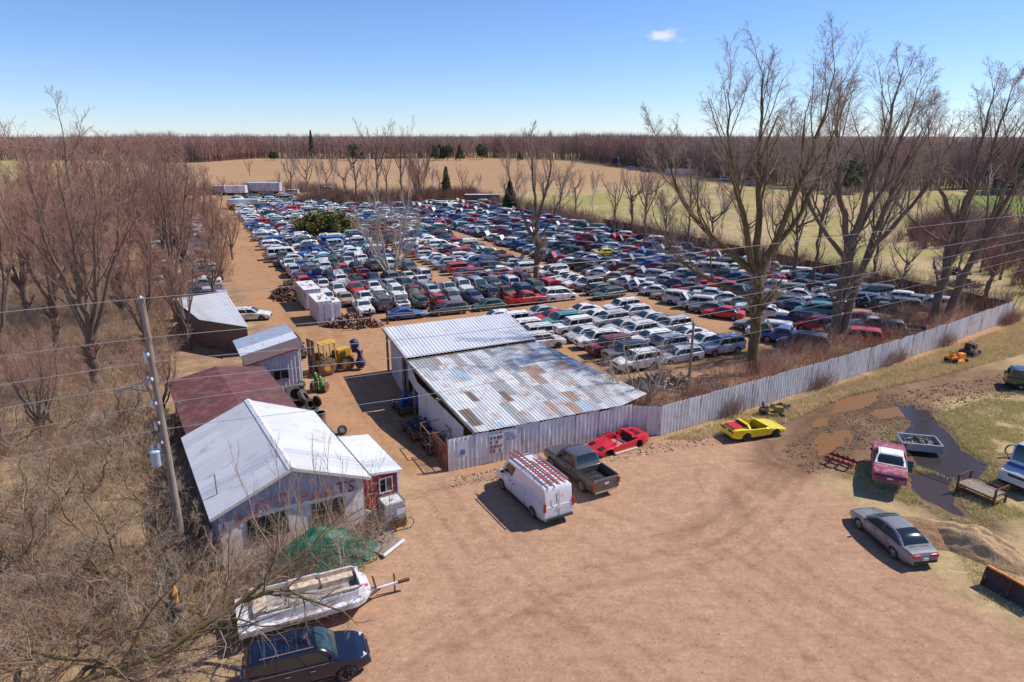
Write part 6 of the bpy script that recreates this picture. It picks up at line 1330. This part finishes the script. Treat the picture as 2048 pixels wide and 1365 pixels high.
LVM = [(10, .25, .4, 36, .35, .12), (8, .2, .5, 40, .3, .16), (6, .15, .55, 40, .2, .2), (3, .2, .6, 40, .15, .2)]
b0 = P(1072, 566)
TC = tree('bare_tree', (b0.x, b0.y, -.1), 34, [([(0, 0, 0), (.1, 0, 5), (.1, 0, 9)], .46, .3), lead(9, (.1, 0, 6), (-4.5, 0, 18.5), .9, .26, .04), lead(9, (.1, 0, 9), (-1, 1, 21), .5, .26, .04), lead(9, (.1, 0, 9), (2.2, -1, 20), .6, .26, .04), lead(9, (0, 0, 6), (4.4, 1, 16.5), .9, .2, .04)],
    LVM, (M_bark, M_twig), 'bare tree standing among the cars in the middle aisle')
b0 = P(785, 556)
TS = tree('bare_tree', (b0.x, b0.y, -.1), 35, [lead(0, (rnd.uniform(-.8, .8), rnd.uniform(-.8, .8), 0), (math.sin(k*2.4)*5.2, math.cos(k*2.4)*4, 11+2.5*math.sin(k*1.7)), .7, .17, .03) for k in range(9)],
    [(10, .25, .35, 35, .35, .12), (7, .2, .5, 40, .3, .16), (6, .15, .55, 40, .2, .2)], (M_barkw, M_twigg), 'pale many-stemmed bare tree among the cars left of the middle aisle')
# spare crowns used for the rows behind, red maple at the field edge
def simple_tree(seed, h, mats, label, loc, sp=.22, nl=5, lv=None, group=None, tr=.2, fork=.3, cat='tree'):
    rs_ = random.Random(seed); L = [([(0, 0, 0), (rs_.uniform(-.2, .2), 0, h*.3), (rs_.uniform(-.4, .4), rs_.uniform(-.4, .4), h*.62)], tr, tr*.45)]
    for k in range(nl):
        a = k*2.4+rs_.random(); z0 = h*rs_.uniform(fork, .6); s_ = sp*h*rs_.uniform(.6, 1.1)
        L.append(lead(0, (0, 0, z0), (math.sin(a)*s_, math.cos(a)*s_, h*rs_.uniform(.82, 1.0)), .8, tr*.55, .03))
    return tree('bare_tree', loc, seed, L, lv or [(8, .2, .34, 38, .35, .12), (7, .2, .5, 40, .3, .16), (5, .15, .6, 40, .2, .2)], mats, label, cat, group)
def at(px, py): q = P(px, py); return (q.x, q.y, -.1)
H1 = simple_tree(50, 26, (M_bark, M_twigg), 'tall thin pale-twigged tree rising above the horizon at the field edge', at(757, 412), tr=.34)
H2 = simple_tree(51, 24, (M_bark, M_twig), 'tall dark-trunked tree rising above the horizon left of the red maple', at(805, 415), tr=.32)
H3 = simple_tree(52, 19, (M_bark, M_twig), 'dark spreading tree at the field edge left of the two tall ones', at(712, 392), sp=.34, tr=.4)
H4 = simple_tree(53, 18, (M_barkw, M_twigp), 'slender white-barked tree behind the green pine', at(670, 405), tr=.16, sp=.14)
RM = simple_tree(54, 17, (M_bark, M_twigr), 'dense red-twigged maple at the edge of the field', at(840, 418), sp=.26, nl=11, tr=.22, fork=.08, lv=[(11, .1, .34, 30, .5, .1), (9, .1, .5, 32, .4, .14), (6, .1, .6, 30, .3, .2)])
GH = 'bare trees along the near edge of the field'
for T_ in (H1, H2, H3, H4): T_['group'] = GH
k = 0
spots = [(596, 405, H4, 1.0), (618, 412, H2, .72), (640, 400, H4, .85), (585, 398, H3, .7), (655, 395, H2, .6), (690, 400, H3, .62), (735, 405, H2, .62), (775, 402, H2, .66), (822, 408, H4, .8), (865, 398, H4, .55), (880, 402, H2, .5), (925, 398, H2, .45), (940, 402, H3, .45), (960, 396, H4, .5), (1010, 402, H3, .5), (1050, 405, H4, .55), (1085, 408, H3, .6), (1120, 420, H2, .5), (1150, 430, H3, .62), (1185, 432, H4, .66), (500, 352, H3, .5), (560, 398, H4, .5)]
for px, py, src, s in spots:
    copy_tree(src, at(px, py), rnd.uniform(0, 6.28), s, f"bare tree on the field edge, {ordn(k)} of the smaller ones listed leftward to right" if 0 else '', GH); k += 1
sm = sorted([o for o in col.objects if o.get('group') == GH and o.get('label') == ''], key=lambda o: o.location.x/o.location.y)
for i, o in enumerate(sm): o['label'] = f"smaller bare tree on the near field edge, {ordn(i)} from the left"
# trees along the right hand yard fence
GR = 'bare trees along the right side of the yard'
rt = [(1228, 480, H2, .62), (1262, 470, H3, .7), (1288, 492, H2, .72), (1290, 470, H4, .8), (1330, 480, H3, .62), (1375, 500, H2, .66), (1420, 520, H3, .68), (1440, 505, H4, .8), (1540, 560, H2, .6), (1585, 560, H3, .78), (1625, 575, H2, .86), (1560, 520, H4, .7), (1490, 530, H3, .6), (1700, 560, H3, .7), (1740, 590, H2, .7), (1800, 600, H3, .5), (1915, 560, H3, .5), (1960, 545, H2, .46), (2000, 560, H3, .5), (2030, 500, H2, .5), (1940, 490, H3, .5), (1880, 470, H3, .45), (1760, 480, H3, .6), (1700, 470, H2, .5), (1650, 450, H3, .55), (1600, 440, H2, .5), (1520, 440, H3, .5), (1850, 430, H4, .5), (2010, 450, H3, .45)]
rt.sort(key=lambda q: q[0])
for i, (px, py, src, s) in enumerate(rt):
    copy_tree(src, at(px, py), rnd.uniform(0, 6.28), s, f"thin bare tree along the right of the yard, {ordn(i)} from the left", GR)
# left hand thicket trees with red buds
GL_ = 'red-budded trees left of the workshops'
LVL = [(9, .2, .38, 36, .3, .12), (8, .15, .5, 38, .22, .15), (6, .1, .58, 40, .16, .18), (4, .2, .55, 38, .12, .2)]
lt = [(200, 790, 22, 61, 'large red-budded tree behind the utility pole, tallest of the left trees'), (355, 640, 20.5, 62, 'red-budded tree between the pole and the white-roofed shed'),
      (120, 700, 20, 63, 'red-budded tree at the left edge, its limbs leaning left')]
LTS = []
for px, py, h, sd_, lab in lt:
    rr = random.Random(sd_); L = [([(0, 0, 0), (0, 0, 3), (.1, 0, 5.5)], .42, .34)]
    for k in range(7):
        a = k*2.4+rr.random()*.5; s_ = h*rr.uniform(.08, .26); L.append(lead(0, (0, 0, rr.uniform(3.5, 5.5)), (math.sin(a)*s_, math.cos(a)*s_, h*rr.uniform(.8, 1)), .9, .2, .035))
    LTS.append(tree('red_budded_tree', at(px, py), sd_, L, LVL, (M_bark, M_twigr), lab, 'tree', GL_))
cp = [(60, 640, 1, .92), (300, 560, 1, 1.0), (375, 560, 1, .85), (250, 640, 2, 1.0), (225, 520, 1, .95), (165, 620, 1, .9), (330, 520, 2, .9), (430, 500, 2, .68), (350, 480, 1, .75), (150, 560, 0, .72), (20, 760, 2, .75), (60, 500, 0, .7), (250, 480, 2, .7), (410, 440, 1, .62), (430, 610, 1, .45), (330, 850, 2, .36), (300, 720, 1, .6), (90, 900, 2, .42), (445, 560, 2, .5), (465, 520, 1, .45), (380, 700, 2, .5)]
cp.sort(key=lambda q: q[0])
for i, (px, py, k, s) in enumerate(cp):
    copy_tree(LTS[k], at(px, py), rnd.uniform(0, 6.28), s, f"smaller red-twigged tree left of the dirt lane, {ordn(i)} from the left", GL_)
# low mossy shrub trees inside the thicket
q = P(60, 1050); rr = random.Random(3); SH = tree('shrub_tree', (q.x, q.y, 0), 66, [lead(0, (rr.uniform(-.3, .3), rr.uniform(-.3, .3), 0), (math.sin(k*1.9)*2.8, math.cos(k*1.9)*2.8, rr.uniform(2.4, 4.6)), 1.4, .085, .02) for k in range(6)],
    [(8, .2, .36, 42, .1, .16), (7, .15, .5, 45, .08, .2), (5, .15, .5, 45, 0, .2)], (M_barkm, M_twigg), '', 'shrub', 'mossy shrub trees in the thicket', rsc=.45)
shs = [SH]; c0 = [(180, 985), (110, 1180), (330, 1010), (250, 1120), (20, 900), (160, 1300), (300, 1200), (60, 1330), (230, 870), (120, 860), (390, 1180), (10, 1140), (420, 1260), (290, 930), (200, 1230), (90, 1000)]
for px, py in c0: q = P(px, py); shs.append(copy_tree(SH, (q.x, q.y, 0), rnd.uniform(0, 6), rnd.uniform(.55, 1.15), '', SH['group']))
shs.sort(key=lambda o: o.location.x/o.location.y)
for i, o in enumerate(shs): o['label'] = f"mossy low shrub tree in the left thicket, {ordn(i)} from the left"
for k, (a_, b_, c_) in enumerate((((330, 860), (420, 920), (520, 1010)), ((0, 1290), (140, 1310), (300, 1330)), ((230, 1130), (330, 1160), (450, 1230)))):
    a_, b_, c_ = [P(px*.75, py, z) for (px, py), z in zip((a_, b_, c_), (.4, 1.3, 1.0))]; mb = MB(); mb.tube([tuple(Vector(p)) for p in resample([a_, b_, c_], 9)+np.random.RandomState(k).randn(9, 3)*.08], [.13, .12, .115, .11, .1, .09, .075, .06, .04], 8); tag(mb.build('fallen_limb', M_barkm, smooth=60), ('mossy fallen limb in the upper thicket beside the pole', 'mossy fallen limb along the bottom edge of the thicket', 'mossy fallen limb in the middle of the lower thicket')[k], 'branch')
# foreground trees by the boat: low leaning mossy trunk, broken stump, saplings before the workshop
fb = P(440, 1330)
tree('leaning_tree', (fb.x, fb.y, 0), 71, [([(-6.0, -1.6, .2), (-4, -1.2, .7), (-1.5, -.4, 1.3), (.6, .5, 2.4), (2.4, 1.6, 3.6), (4.2, 3.0, 4.6), (6.2, 4.6, 5.2)], .17, .02), ([(-5, -1.5, .5), (-3.5, .8, 1.6), (-2.5, 2.2, 2.6)], .12, .03), ([(1, .7, 2.6), (2.6, .8, 3.1), (4.4, .2, 2.8), (6, -.6, 2.4)], .12, .02)],
     [(15, .12, .34, 48, .2, .14), (9, .15, .5, 42, .1, .2), (6, .15, .55, 40, .1, .2)], (M_barkm, M_twigg), 'leaning mossy trunk with bare branches reaching over the boat', rsc=.4)
fb = P(350, 1290)
tree('broken_tree', (fb.x, fb.y, 0), 72, [([(0, 0, 0), (.15, 0, 1.2), (.3, .1, 2.5)], .22, .18)], [(5, .5, .4, 60, 0, .1), (4, .3, .5, 40, 0, .2)], (M_bark, M_twig), 'snapped-off dark stump with raw broken wood left of the boat', rsc=.4)
mb = MB(); mb.tube([fb+Vector((.3, .1, 2.45)), fb+Vector((.34, .1, 2.9))], [.17, .02], 6); mb.tube([fb+Vector((.36, .0, 2.2)), fb+Vector((.5, -.05, 2.7))], [.12, .02], 5)
tag(mb.build('split_wood', mat('raw_wood', srgb(222, 160, 84), .7, dirt=srgb(190, 120, 60), scale=9)), 'raw orange splinters on top of the snapped stump', 'wood')
for i, (px, py, h, lab) in enumerate([(560, 1150, 7.2, 'slim sapling in front of the left workshop window'), (640, 1150, 7.6, 'pale sapling in front of the green tarp'), (690, 1165, 6.6, 'leaning sapling in front of the right workshop window'), (490, 1190, 5.0, 'low sapling at the left corner of the green tarp'), (752, 1120, 4.6, 'whippy sapling beside the white tank')]):
    q = P(px, py); r_ = random.Random(80+i); L = [lead(0, (r_.uniform(-.2, .2), r_.uniform(-.2, .2), 0), (r_.uniform(-1.6, 1.8), r_.uniform(-1, 1), h*r_.uniform(.7, 1)), .6, .035, .008) for k in range(3)]
    tree('sapling', (q.x, q.y, 0), 80+i, L, [(9, .25, .28, 35, .5, .1), (5, .2, .5, 35, .4, .15)], (M_twigg, M_twigr), lab, 'tree', 'saplings before the workshop', wild=.05, rsc=.35)
for i, (px, py, h, s_, lab) in enumerate([(1225, 800, 7.5, 5, 'bare shrub tree leaning over the tin roof corner'), (1290, 640, 9, 0, '')][:1]):
    q = P(1262, 850)+Vector((1.2, 2.2, 0)); r_ = random.Random(90)
    L = [lead(0, (0, 0, 0), (r_.uniform(-4.6, 2.4), r_.uniform(-1.5, 2), r_.uniform(4, 6.6)), .9, .12, .025) for k in range(8)]
    tree('shrub_tree', (q.x, q.y, 0), 90, L, [(9, .2, .34, 38, .1, .14), (7, .2, .5, 40, .1, .18), (4, .2, .5, 40, 0, .2)], (M_twigg, M_twigg), lab, 'shrub', rsc=.5)
q = P(1960, 620); tree('dead_tree', (q.x, q.y, 0), 91, [([(0, 0, 0), (.3, 0, 2.5), (.9, 0, 4.6)], .3, .2), lead(0, (.9, 0, 4.6), (-1.8, 0, 7.6), .4, .12, .03), lead(0, (.8, 0, 4.4), (2, 0, 5.2), .4, .12, .05)], [(3, .3, .3, 45, 0, .1)], (M_bark, M_twigg), 'broken dead tree with a knobbly top in the meadow')
q = P(1925, 620); tree('fallen_limb', (q.x, q.y, 0), 92, [([(0, 0, .1), (1.5, .3, .8), (3.2, .6, 2.2)], .13, .05), ([(1, .2, .5), (2.4, 0, 1.8), (2.6, 0, 2.4)], .1, .03)], [(4, .3, .3, 45, 0, .1)], (M_bark, M_twig), 'fallen grey limb right of the dead tree in the meadow', 'branch')
# ---------------- conifers ----------------
M_pine = mat('pine_needles', srgb(62, 88, 48), .9, src='attr'); M_needle = M_pine
def conifer(loc, seed, h, w_, label, colr, blob=False, n=900, group=None, name='pine_tree', sz=1.0):
    r_ = np.random.RandomState(seed); t_ = r_.rand(n)**.8; z = h*(.12+.88*t_) if not blob else h*(.25+.7*r_.rand(n))
    rad = (w_*(1-(z/h))+.15) if not blob else w_*np.sqrt(np.clip(1-((z/h-.55)/.5)**2, 0.05, 1))
    a = r_.rand(n)*6.283; rad = rad*(1 if sz == 1 else .72+.3*np.sin(a*5+z)*np.sin(a*3-z*1.3)+.15*np.sin(z*3)); q = rad*(.35+.65*np.sqrt(r_.rand(n))); c = np.stack([np.cos(a)*q, np.sin(a)*q, z+.1*w_*r_.randn(n)], -1)
    s = (.09*w_+.28*r_.rand(n, 1))*sz; u_ = unit(r_.randn(n, 3))*s; v_ = unit(np.cross(u_, r_.randn(n, 3)))*s*.6
    vv = np.stack([c-u_-v_, c+u_-v_, c+u_+v_, c-u_+v_], 1).reshape(-1, 3); f = np.arange(n*4).reshape(n, 4)
    cc = np.repeat(np.array(colr)[None]*(.55+.9*r_.rand(n, 1))*np.array([1+.3*r_.rand(), 1, 1]), 4, 0)
    r = empty(name, loc, 0, label, 'tree', group)
    mb = MB(); mb.tube([(0, 0, 0), (0, 0, h*.9)], [.05*w_+.08, .03], 6); mb.build('trunk', M_bark, r)
    from_np('crown', vv, f, M_pine, r, colors=cc); return r
q = P(655, 470); conifer((q.x, q.y, -.6), 1, 7.2, 6.8, 'wide flat-topped green pine among the cars at the left', srgb(104, 108, 58), True, 9000, sz=.34).scale = (1.1, .9, .7)
q = P(893, 398); conifer((q.x, q.y, 0), 2, 10, 2.2, 'narrow olive cedar right of the red maple', srgb(100, 92, 52), False, 1500)
q = P(1020, 425); conifer((q.x, q.y, 0), 4, 8, 2.6, 'dark green cedar at the far right corner of the yard', srgb(58, 82, 44), False, 1500)
GP = 'pines along the far woods'
fl = [(706, 322, 13, 5), (722, 322, 12, 5), (868, 322, 12, 5), (880, 321, 12, 5), (895, 321, 12, 5), (920, 322, 12, 5), (964, 320, 13, 5), (1040, 322, 7, 3), (548, 321, 7, 4), (625, 318, 24, 4), (2030, 386, 17, 5), (1700, 388, 12, 5)]
fl.sort()
for i, (px, py, h, w_) in enumerate(fl):
    q = P(px, py); conifer((q.x, q.y, 0), 10+i, h, w_, f"dark green conifer against the far woods, {ordn(i)} from the left", srgb(74, 92, 68), i % 2 == 0, 700, GP)
# ---------------- far woods (nobody could count them) ----------------
def woods(name, line, depth, n, h, seed, label, red=.5):
    r_ = np.random.RandomState(seed); pts = np.array([tuple(P(*q))[:2] for q in line]); s = np.r_[0, np.cumsum(np.linalg.norm(np.diff(pts, axis=0), axis=1))]
    t_ = r_.rand(n)*s[-1]; bx = np.interp(t_, s, pts[:, 0]); by = np.interp(t_, s, pts[:, 1]); dd = depth*r_.rand(n)**1.6
    dv = np.stack([bx, by], -1); dv = dv/np.linalg.norm(dv, axis=1, keepdims=True); bx = bx+dv[:, 0]*dd; by = by+dv[:, 1]*dd
    H = h*(.72+.4*r_.rand(n))*(.9+.25*fbm(bx, by, 60, 3, seed)); W_ = H*.17
    # trunks
    b0 = np.stack([bx, by, 0*bx], -1); tp = b0+np.stack([r_.randn(n)*.6, r_.randn(n)*.6, H*.9], -1)
    Pt = np.stack([b0, (b0+tp)/2+r_.randn(n, 3)*np.array([.3, .3, 0]), tp], 1); Rt = np.stack([.17+.15*r_.rand(n), .12+.1*r_.rand(n), .04+0*H], 1)
    v1, f1 = branches_mesh(Pt, Rt, 3)
    m = 46; z0 = (.22+.62*r_.rand(n, m)); a = r_.rand(n, m)*6.283; ln = H[:, None]*.3*(1-.5*z0)*(.6+.7*r_.rand(n, m))
    p0 = b0[:, None]+np.stack([0*a, 0*a, z0*H[:, None]], -1); el = .9+.5*r_.rand(n, m)
    d = np.stack([np.cos(a)*np.cos(el), np.sin(a)*np.cos(el), np.sin(el)], -1); p0 = p0+np.stack([np.cos(a), np.sin(a), 0*a], -1)*(W_[:, None]*r_.rand(n, m)*.9)[..., None]
    p1 = p0+d*ln[..., None]; wd = unit(np.cross(d, r_.randn(n, m, 3)))*(.05+.07*r_.rand(n, m, 1))
    v2 = np.stack([p0-wd, p0+wd, p1], 2).reshape(-1, 3); f2 = np.arange(n*m*3).reshape(-1, 3)
    cn = r_.rand(n); pal = np.array([srgb(172, 146, 138), srgb(180, 138, 128), srgb(152, 138, 126), srgb(192, 170, 158)]); ci = np.where(cn < red*.75, 1, np.where(cn < .8, 0, np.where(cn < .9, 2, 3)))
    cc = pal[ci]*(.75+.4*r_.rand(n, 1))
    c1 = np.repeat(cc*.75, 9, 0); c2 = np.repeat(cc, m*3, 0)*(.8+.4*np.repeat(r_.rand(n*m, 1), 3, 0))
    f1t = np.concatenate([f1[:, [0, 1, 2]], f1[:, [0, 2, 3]]])
    o = from_np(name, np.concatenate([v1, v2]), np.concatenate([f1t, f2+len(v1)]), mat('far_wood_bark', (1, 1, 1), .95, src='attr', spec=.1), colors=np.concatenate([c1, c2]))
    return tag(o, label, 'woods', kind='stuff')
woods('far_woods', [(-80, 322), (200, 321), (395, 325), (400, 326), (520, 317), (700, 319), (1000, 316.5), (1160, 321), (1240, 331)], 90, 3400, 21, 1, 'reddish bare woods along the far side of the field')
woods('right_woods', [(1240, 331), (1330, 343), (1420, 356), (1560, 374), (1700, 386), (1860, 380), (2140, 378)], 110, 2600, 19.5, 2, 'brown-purple bare woods behind the tall trees at the right', .3)
# ---------------- brush ----------------
def brush_mass(name, pts, seed, h, label, colr, stems=26, spread=.9, wdt=.012, cat='brush', lean=.5, k=3):
    """pts: (n,2) clump centres; every clump is a spray of thin curved stems"""
    r_ = np.random.RandomState(seed); n = len(pts); N = n*stems
    cz = np.array(pts)[:, :2]; b0 = np.repeat(np.c_[cz, np.zeros(n)], stems, 0)+np.c_[r_.randn(N, 2)*.35*spread, np.zeros(N)]
    hh = np.repeat(h*(.5+.8*r_.rand(n)), stems)*(.4+.7*r_.rand(N)); a = r_.rand(N)*6.283; s = hh*lean*(.2+r_.rand(N))
    tp = b0+np.stack([np.cos(a)*s, np.sin(a)*s, hh], -1); md = (b0*.5+tp*.5)+np.c_[r_.randn(N, 2)*.15*h*.3, .12*hh]
    Pt = np.stack([b0, md, tp], 1); R_ = np.stack([np.full(N, wdt), np.full(N, wdt*.8), np.full(N, wdt*.35)], 1)*(.6+.8*r_.rand(N, 1))
    v1, f1 = branches_mesh(Pt, R_, 3)
    ch = spawn(r_, Pt, R_, k, .25, .38, 42, .1, 2, .1, .8, wdt*.5, .15)
    v2, f2 = branches_mesh(ch[0], ch[1], 3)
    pal = np.array(colr); c1 = pal[r_.randint(0, len(pal), N)]*(.7+.5*r_.rand(N, 1)); c2 = np.repeat(c1, k, 0)
    o = from_np(name, np.concatenate([v1, v2]), np.concatenate([f1, f2+len(v1)]), mat('brush_stems', (1, 1, 1), .95, src='attr', spec=.1), colors=np.concatenate([np.repeat(c1, 9, 0), np.repeat(c2, 6, 0)]))
    return tag(o, label, cat, kind='stuff')
BR = [srgb(190, 160, 138), srgb(218, 196, 172), srgb(176, 134, 114), srgb(136, 110, 94), srgb(196, 172, 132)]
def scatter(poly, n, seed, inv=None, wet=False):
    r_ = np.random.RandomState(seed); q = np.array([tuple(P(*p))[:2] if len(p) == 2 else p[:2] for p in poly]); out = []
    x0, y0 = q.min(0); x1, y1 = q.max(0)
    while len(out) < n:
        c = np.c_[r_.uniform(x0, x1, 4*n), r_.uniform(y0, y1, 4*n)]; ok = polysd(c[:, 0], c[:, 1], [tuple(p) for p in q]) > 0
        if inv is not None: ok &= polysd(c[:, 0], c[:, 1], inv) < -.3
        if wet:
            for q_ in PUD.values(): ok &= polysd(c[:, 0], c[:, 1], q_) < -.1
            ok &= polyld(c[:, 0], c[:, 1], MUD) > 3.6
            ok &= fbm(c[:, 0], c[:, 1], 2.2, 3, 77) > .3+.25*r_.rand(len(c))
        out += [tuple(p) for p in c[ok]]
    return out[:n]
LEFT = [(-40, 1420), (-40, 600), (330, 560), (340, 700), (300, 800), (360, 880), (400, 1030), (440, 1150), (470, 1200), (450, 1300), (490, 1420)]
brush_mass('left_thicket', scatter(LEFT, 1350, 1), 1, 2.1, 'tangled dry brown thicket covering the ground left of the workshop', BR, stems=16, wdt=.009, lean=1.15, k=5)
brush_mass('boat_brush', scatter([(450, 1180), (560, 1120), (700, 1090), (770, 1085), (740, 1120), (600, 1180), (500, 1230)], 90, 2), 2, 1.9, 'dry brush growing round the boat and the green tarp', BR, stems=16, wdt=.009, lean=.9, k=5)
brush_mass('left_lane_brush', scatter([(-60, 600), (20, 430), (380, 400), (430, 430), (470, 560), (400, 600), (340, 650)], 900, 3), 3, 3.4, 'reddish brush between the left meadow and the dirt lane', [srgb(186, 140, 120), srgb(170, 140, 118), srgb(150, 114, 98)], stems=13, wdt=.014, lean=.8, k=4)
FENCE0, FENCE1 = P(1322, 868), P(2020, 640)
fv = (FENCE1-FENCE0); fn_ = Vector((-fv.y, fv.x, 0)).normalized(); pts = []
r_ = random.Random(5)
for k in range(430):
    t_ = r_.random()**.9; d = r_.uniform(.8, 4.5+4.5*t_); q = FENCE0.lerp(FENCE1, t_*1.02)+fn_*d; pts.append((q.x, q.y))
brush_mass('fence_brush', pts, 4, 1.9, 'dry tangled brush between the long fence and the cars', [srgb(188, 158, 136), srgb(212, 184, 160), srgb(176, 124, 104), srgb(146, 122, 106)], stems=16, wdt=.011, lean=.9, k=4)
pts = []
for k in range(140):
    t_ = r_.choice([.12, .3, .33, .5, .52, .55, .7, .95, 1.0])+r_.gauss(0, .014); q = FENCE0.lerp(FENCE1, t_)-fn_*r_.uniform(.3, 1.0); pts.append((q.x, q.y))
brush_mass('front_brush', pts, 5, 1.5, 'thin shrubs growing against the outer face of the fence', [srgb(140, 110, 96), srgb(160, 130, 110)], stems=14, wdt=.009)
pts = [(yd(u_, 77.5+r_.gauss(0, 1.6))) for u_ in [r_.uniform(-32, 140) for _ in range(700)]]
brush_mass('boundary_brush', pts, 6, 3.0, 'dark brush line along the right boundary of the yard', [srgb(150, 126, 114), srgb(176, 150, 134), srgb(130, 108, 96)], stems=15, wdt=.02)
pts = [(yd(144+r_.gauss(0, 3), r_.uniform(20, 80))) for _ in range(520)]+[(yd(198+r_.gauss(0, 4), r_.uniform(-20, 34))) for _ in range(160)]+[(yd(r_.uniform(140, 198), 34+r_.gauss(0, 2.5))) for _ in range(160)]
brush_mass('field_edge_brush', pts, 7, 3.6, 'brown brush along the near edge of the stubble field', [srgb(150, 122, 106), srgb(168, 140, 122), srgb(140, 104, 92)], stems=18, wdt=.03)
brush_mass('purple_thicket', scatter([(1780, 480), (1880, 440), (1990, 450), (2100, 480), (2140, 620), (2040, 590), (1960, 540)], 260, 8)+scatter([(2030, 500), (2200, 470), (2300, 640), (2060, 590)], 200, 18), 8, 4.5, 'purplish bare thicket on the meadow at the right edge', [srgb(140, 106, 100), srgb(156, 122, 112), srgb(112, 84, 82)], stems=34, wdt=.02, lean=.6)
# grass tufts
def grass_mass(name, poly, n, seed, h, label, colr):
    r_ = np.random.RandomState(seed); c = np.array(scatter(poly, n, seed, wet=name.startswith('lot'))); m = 7; N = n*m
    b = np.repeat(np.c_[c, np.zeros(n)], m, 0)+np.c_[r_.randn(N, 2)*.10, np.zeros(N)]; tp = b+np.c_[r_.randn(N, 2)*.5*h, h*(.4+.8*r_.rand(N))]
    wd = unit(r_.randn(N, 3)*np.array([1, 1, 0]))*.014; v = np.stack([b-wd, b+wd, tp], 1).reshape(-1, 3)
    pal = np.array(colr); cc = np.repeat(pal[np.repeat(r_.randint(0, len(pal), n), m)]*(.75+.45*r_.rand(N, 1)), 3, 0)
    return tag(from_np(name, v, np.arange(N*3).reshape(-1, 3), mat('brush_stems', (1, 1, 1), .95, src='attr'), colors=cc), label, 'grass', kind='stuff')
STR = [srgb(246, 224, 184), srgb(236, 210, 170), srgb(222, 196, 152), srgb(196, 188, 124)]
grass_mass('dry_grass_strip', [(1330, 878), (1600, 800), (2020, 655), (2080, 640), (2080, 700), (1850, 760), (1700, 790), (1560, 850), (1400, 880)], 14000, 1, .3, 'dry straw-coloured grass along the foot of the fence', STR)
grass_mass('lot_edge_grass', [(1640, 860), (1720, 850), (1820, 850), (2080, 760), (2080, 1250), (1960, 1200), (1880, 1040), (1700, 960), (1600, 920)], 14000, 2, .16, 'short mixed straw and green grass on the right side of the lot', [srgb(238, 218, 176), srgb(178, 180, 100), srgb(214, 202, 140), srgb(226, 206, 164)])

# small stones and clods strewn over the lot
def stones(name, poly, n, seed, s0, s1, colr, label):
    r_ = np.random.RandomState(seed); c = np.array(scatter(poly, n, seed)); s = s0+(s1-s0)*r_.rand(n, 1)**3
    o8 = np.array([[1, 0, 0], [0, 1, 0], [-1, 0, 0], [0, -1, 0], [0, 0, .7], [0, 0, -.3]]); v = (np.c_[c, np.zeros(n)])[:, None]+o8[None]*s[:, None]*(.6+.7*r_.rand(n, 6, 1))
    z = ground_z(c[:, 0], c[:, 1]); v[:, :, 2] += z[:, None]
    f = np.array([[0, 1, 4], [1, 2, 4], [2, 3, 4], [3, 0, 4], [1, 0, 5], [2, 1, 5], [3, 2, 5], [0, 3, 5]]); f = (np.arange(n)[:, None, None]*6+f[None]).reshape(-1, 3)
    pal = np.array(colr); cc = np.repeat(pal[r_.randint(0, len(pal), n)]*(.7+.5*r_.rand(n, 1)), 6, 0)
    return tag(from_np(name, v.reshape(-1, 3), f, mat('stone_grit', (1, 1, 1), .9, src='attr'), colors=cc), label, 'stones', kind='stuff')
stones('lot_stones', [(760, 1130), (900, 960), (1300, 890), (1600, 900), (1700, 1010), (1850, 1140), (2060, 1290), (2060, 1400), (560, 1400)], 5500, 5, .01, .045, [srgb(196, 160, 134), srgb(150, 116, 92), srgb(220, 200, 180), srgb(110, 84, 68)], 'small stones and clods strewn over the sandy lot')
stones('fence_litter', [(900, 955), (1260, 885), (1330, 885), (1560, 840), (1560, 870), (1330, 905), (900, 975)], 2600, 6, .02, .11, [srgb(150, 120, 84), srgb(126, 110, 64), srgb(206, 186, 160), srgb(104, 82, 62)], 'leaf litter and gravel along the foot of the tin wall')
stones('mud_clods', [(1560, 900), (1640, 850), (1760, 790), (2000, 750), (2030, 790), (1850, 850), (1720, 900), (1620, 950)], 5000, 7, .02, .13, [srgb(120, 92, 72), srgb(146, 116, 92), srgb(96, 74, 60)], 'mud clods along the wet track beside the fence')
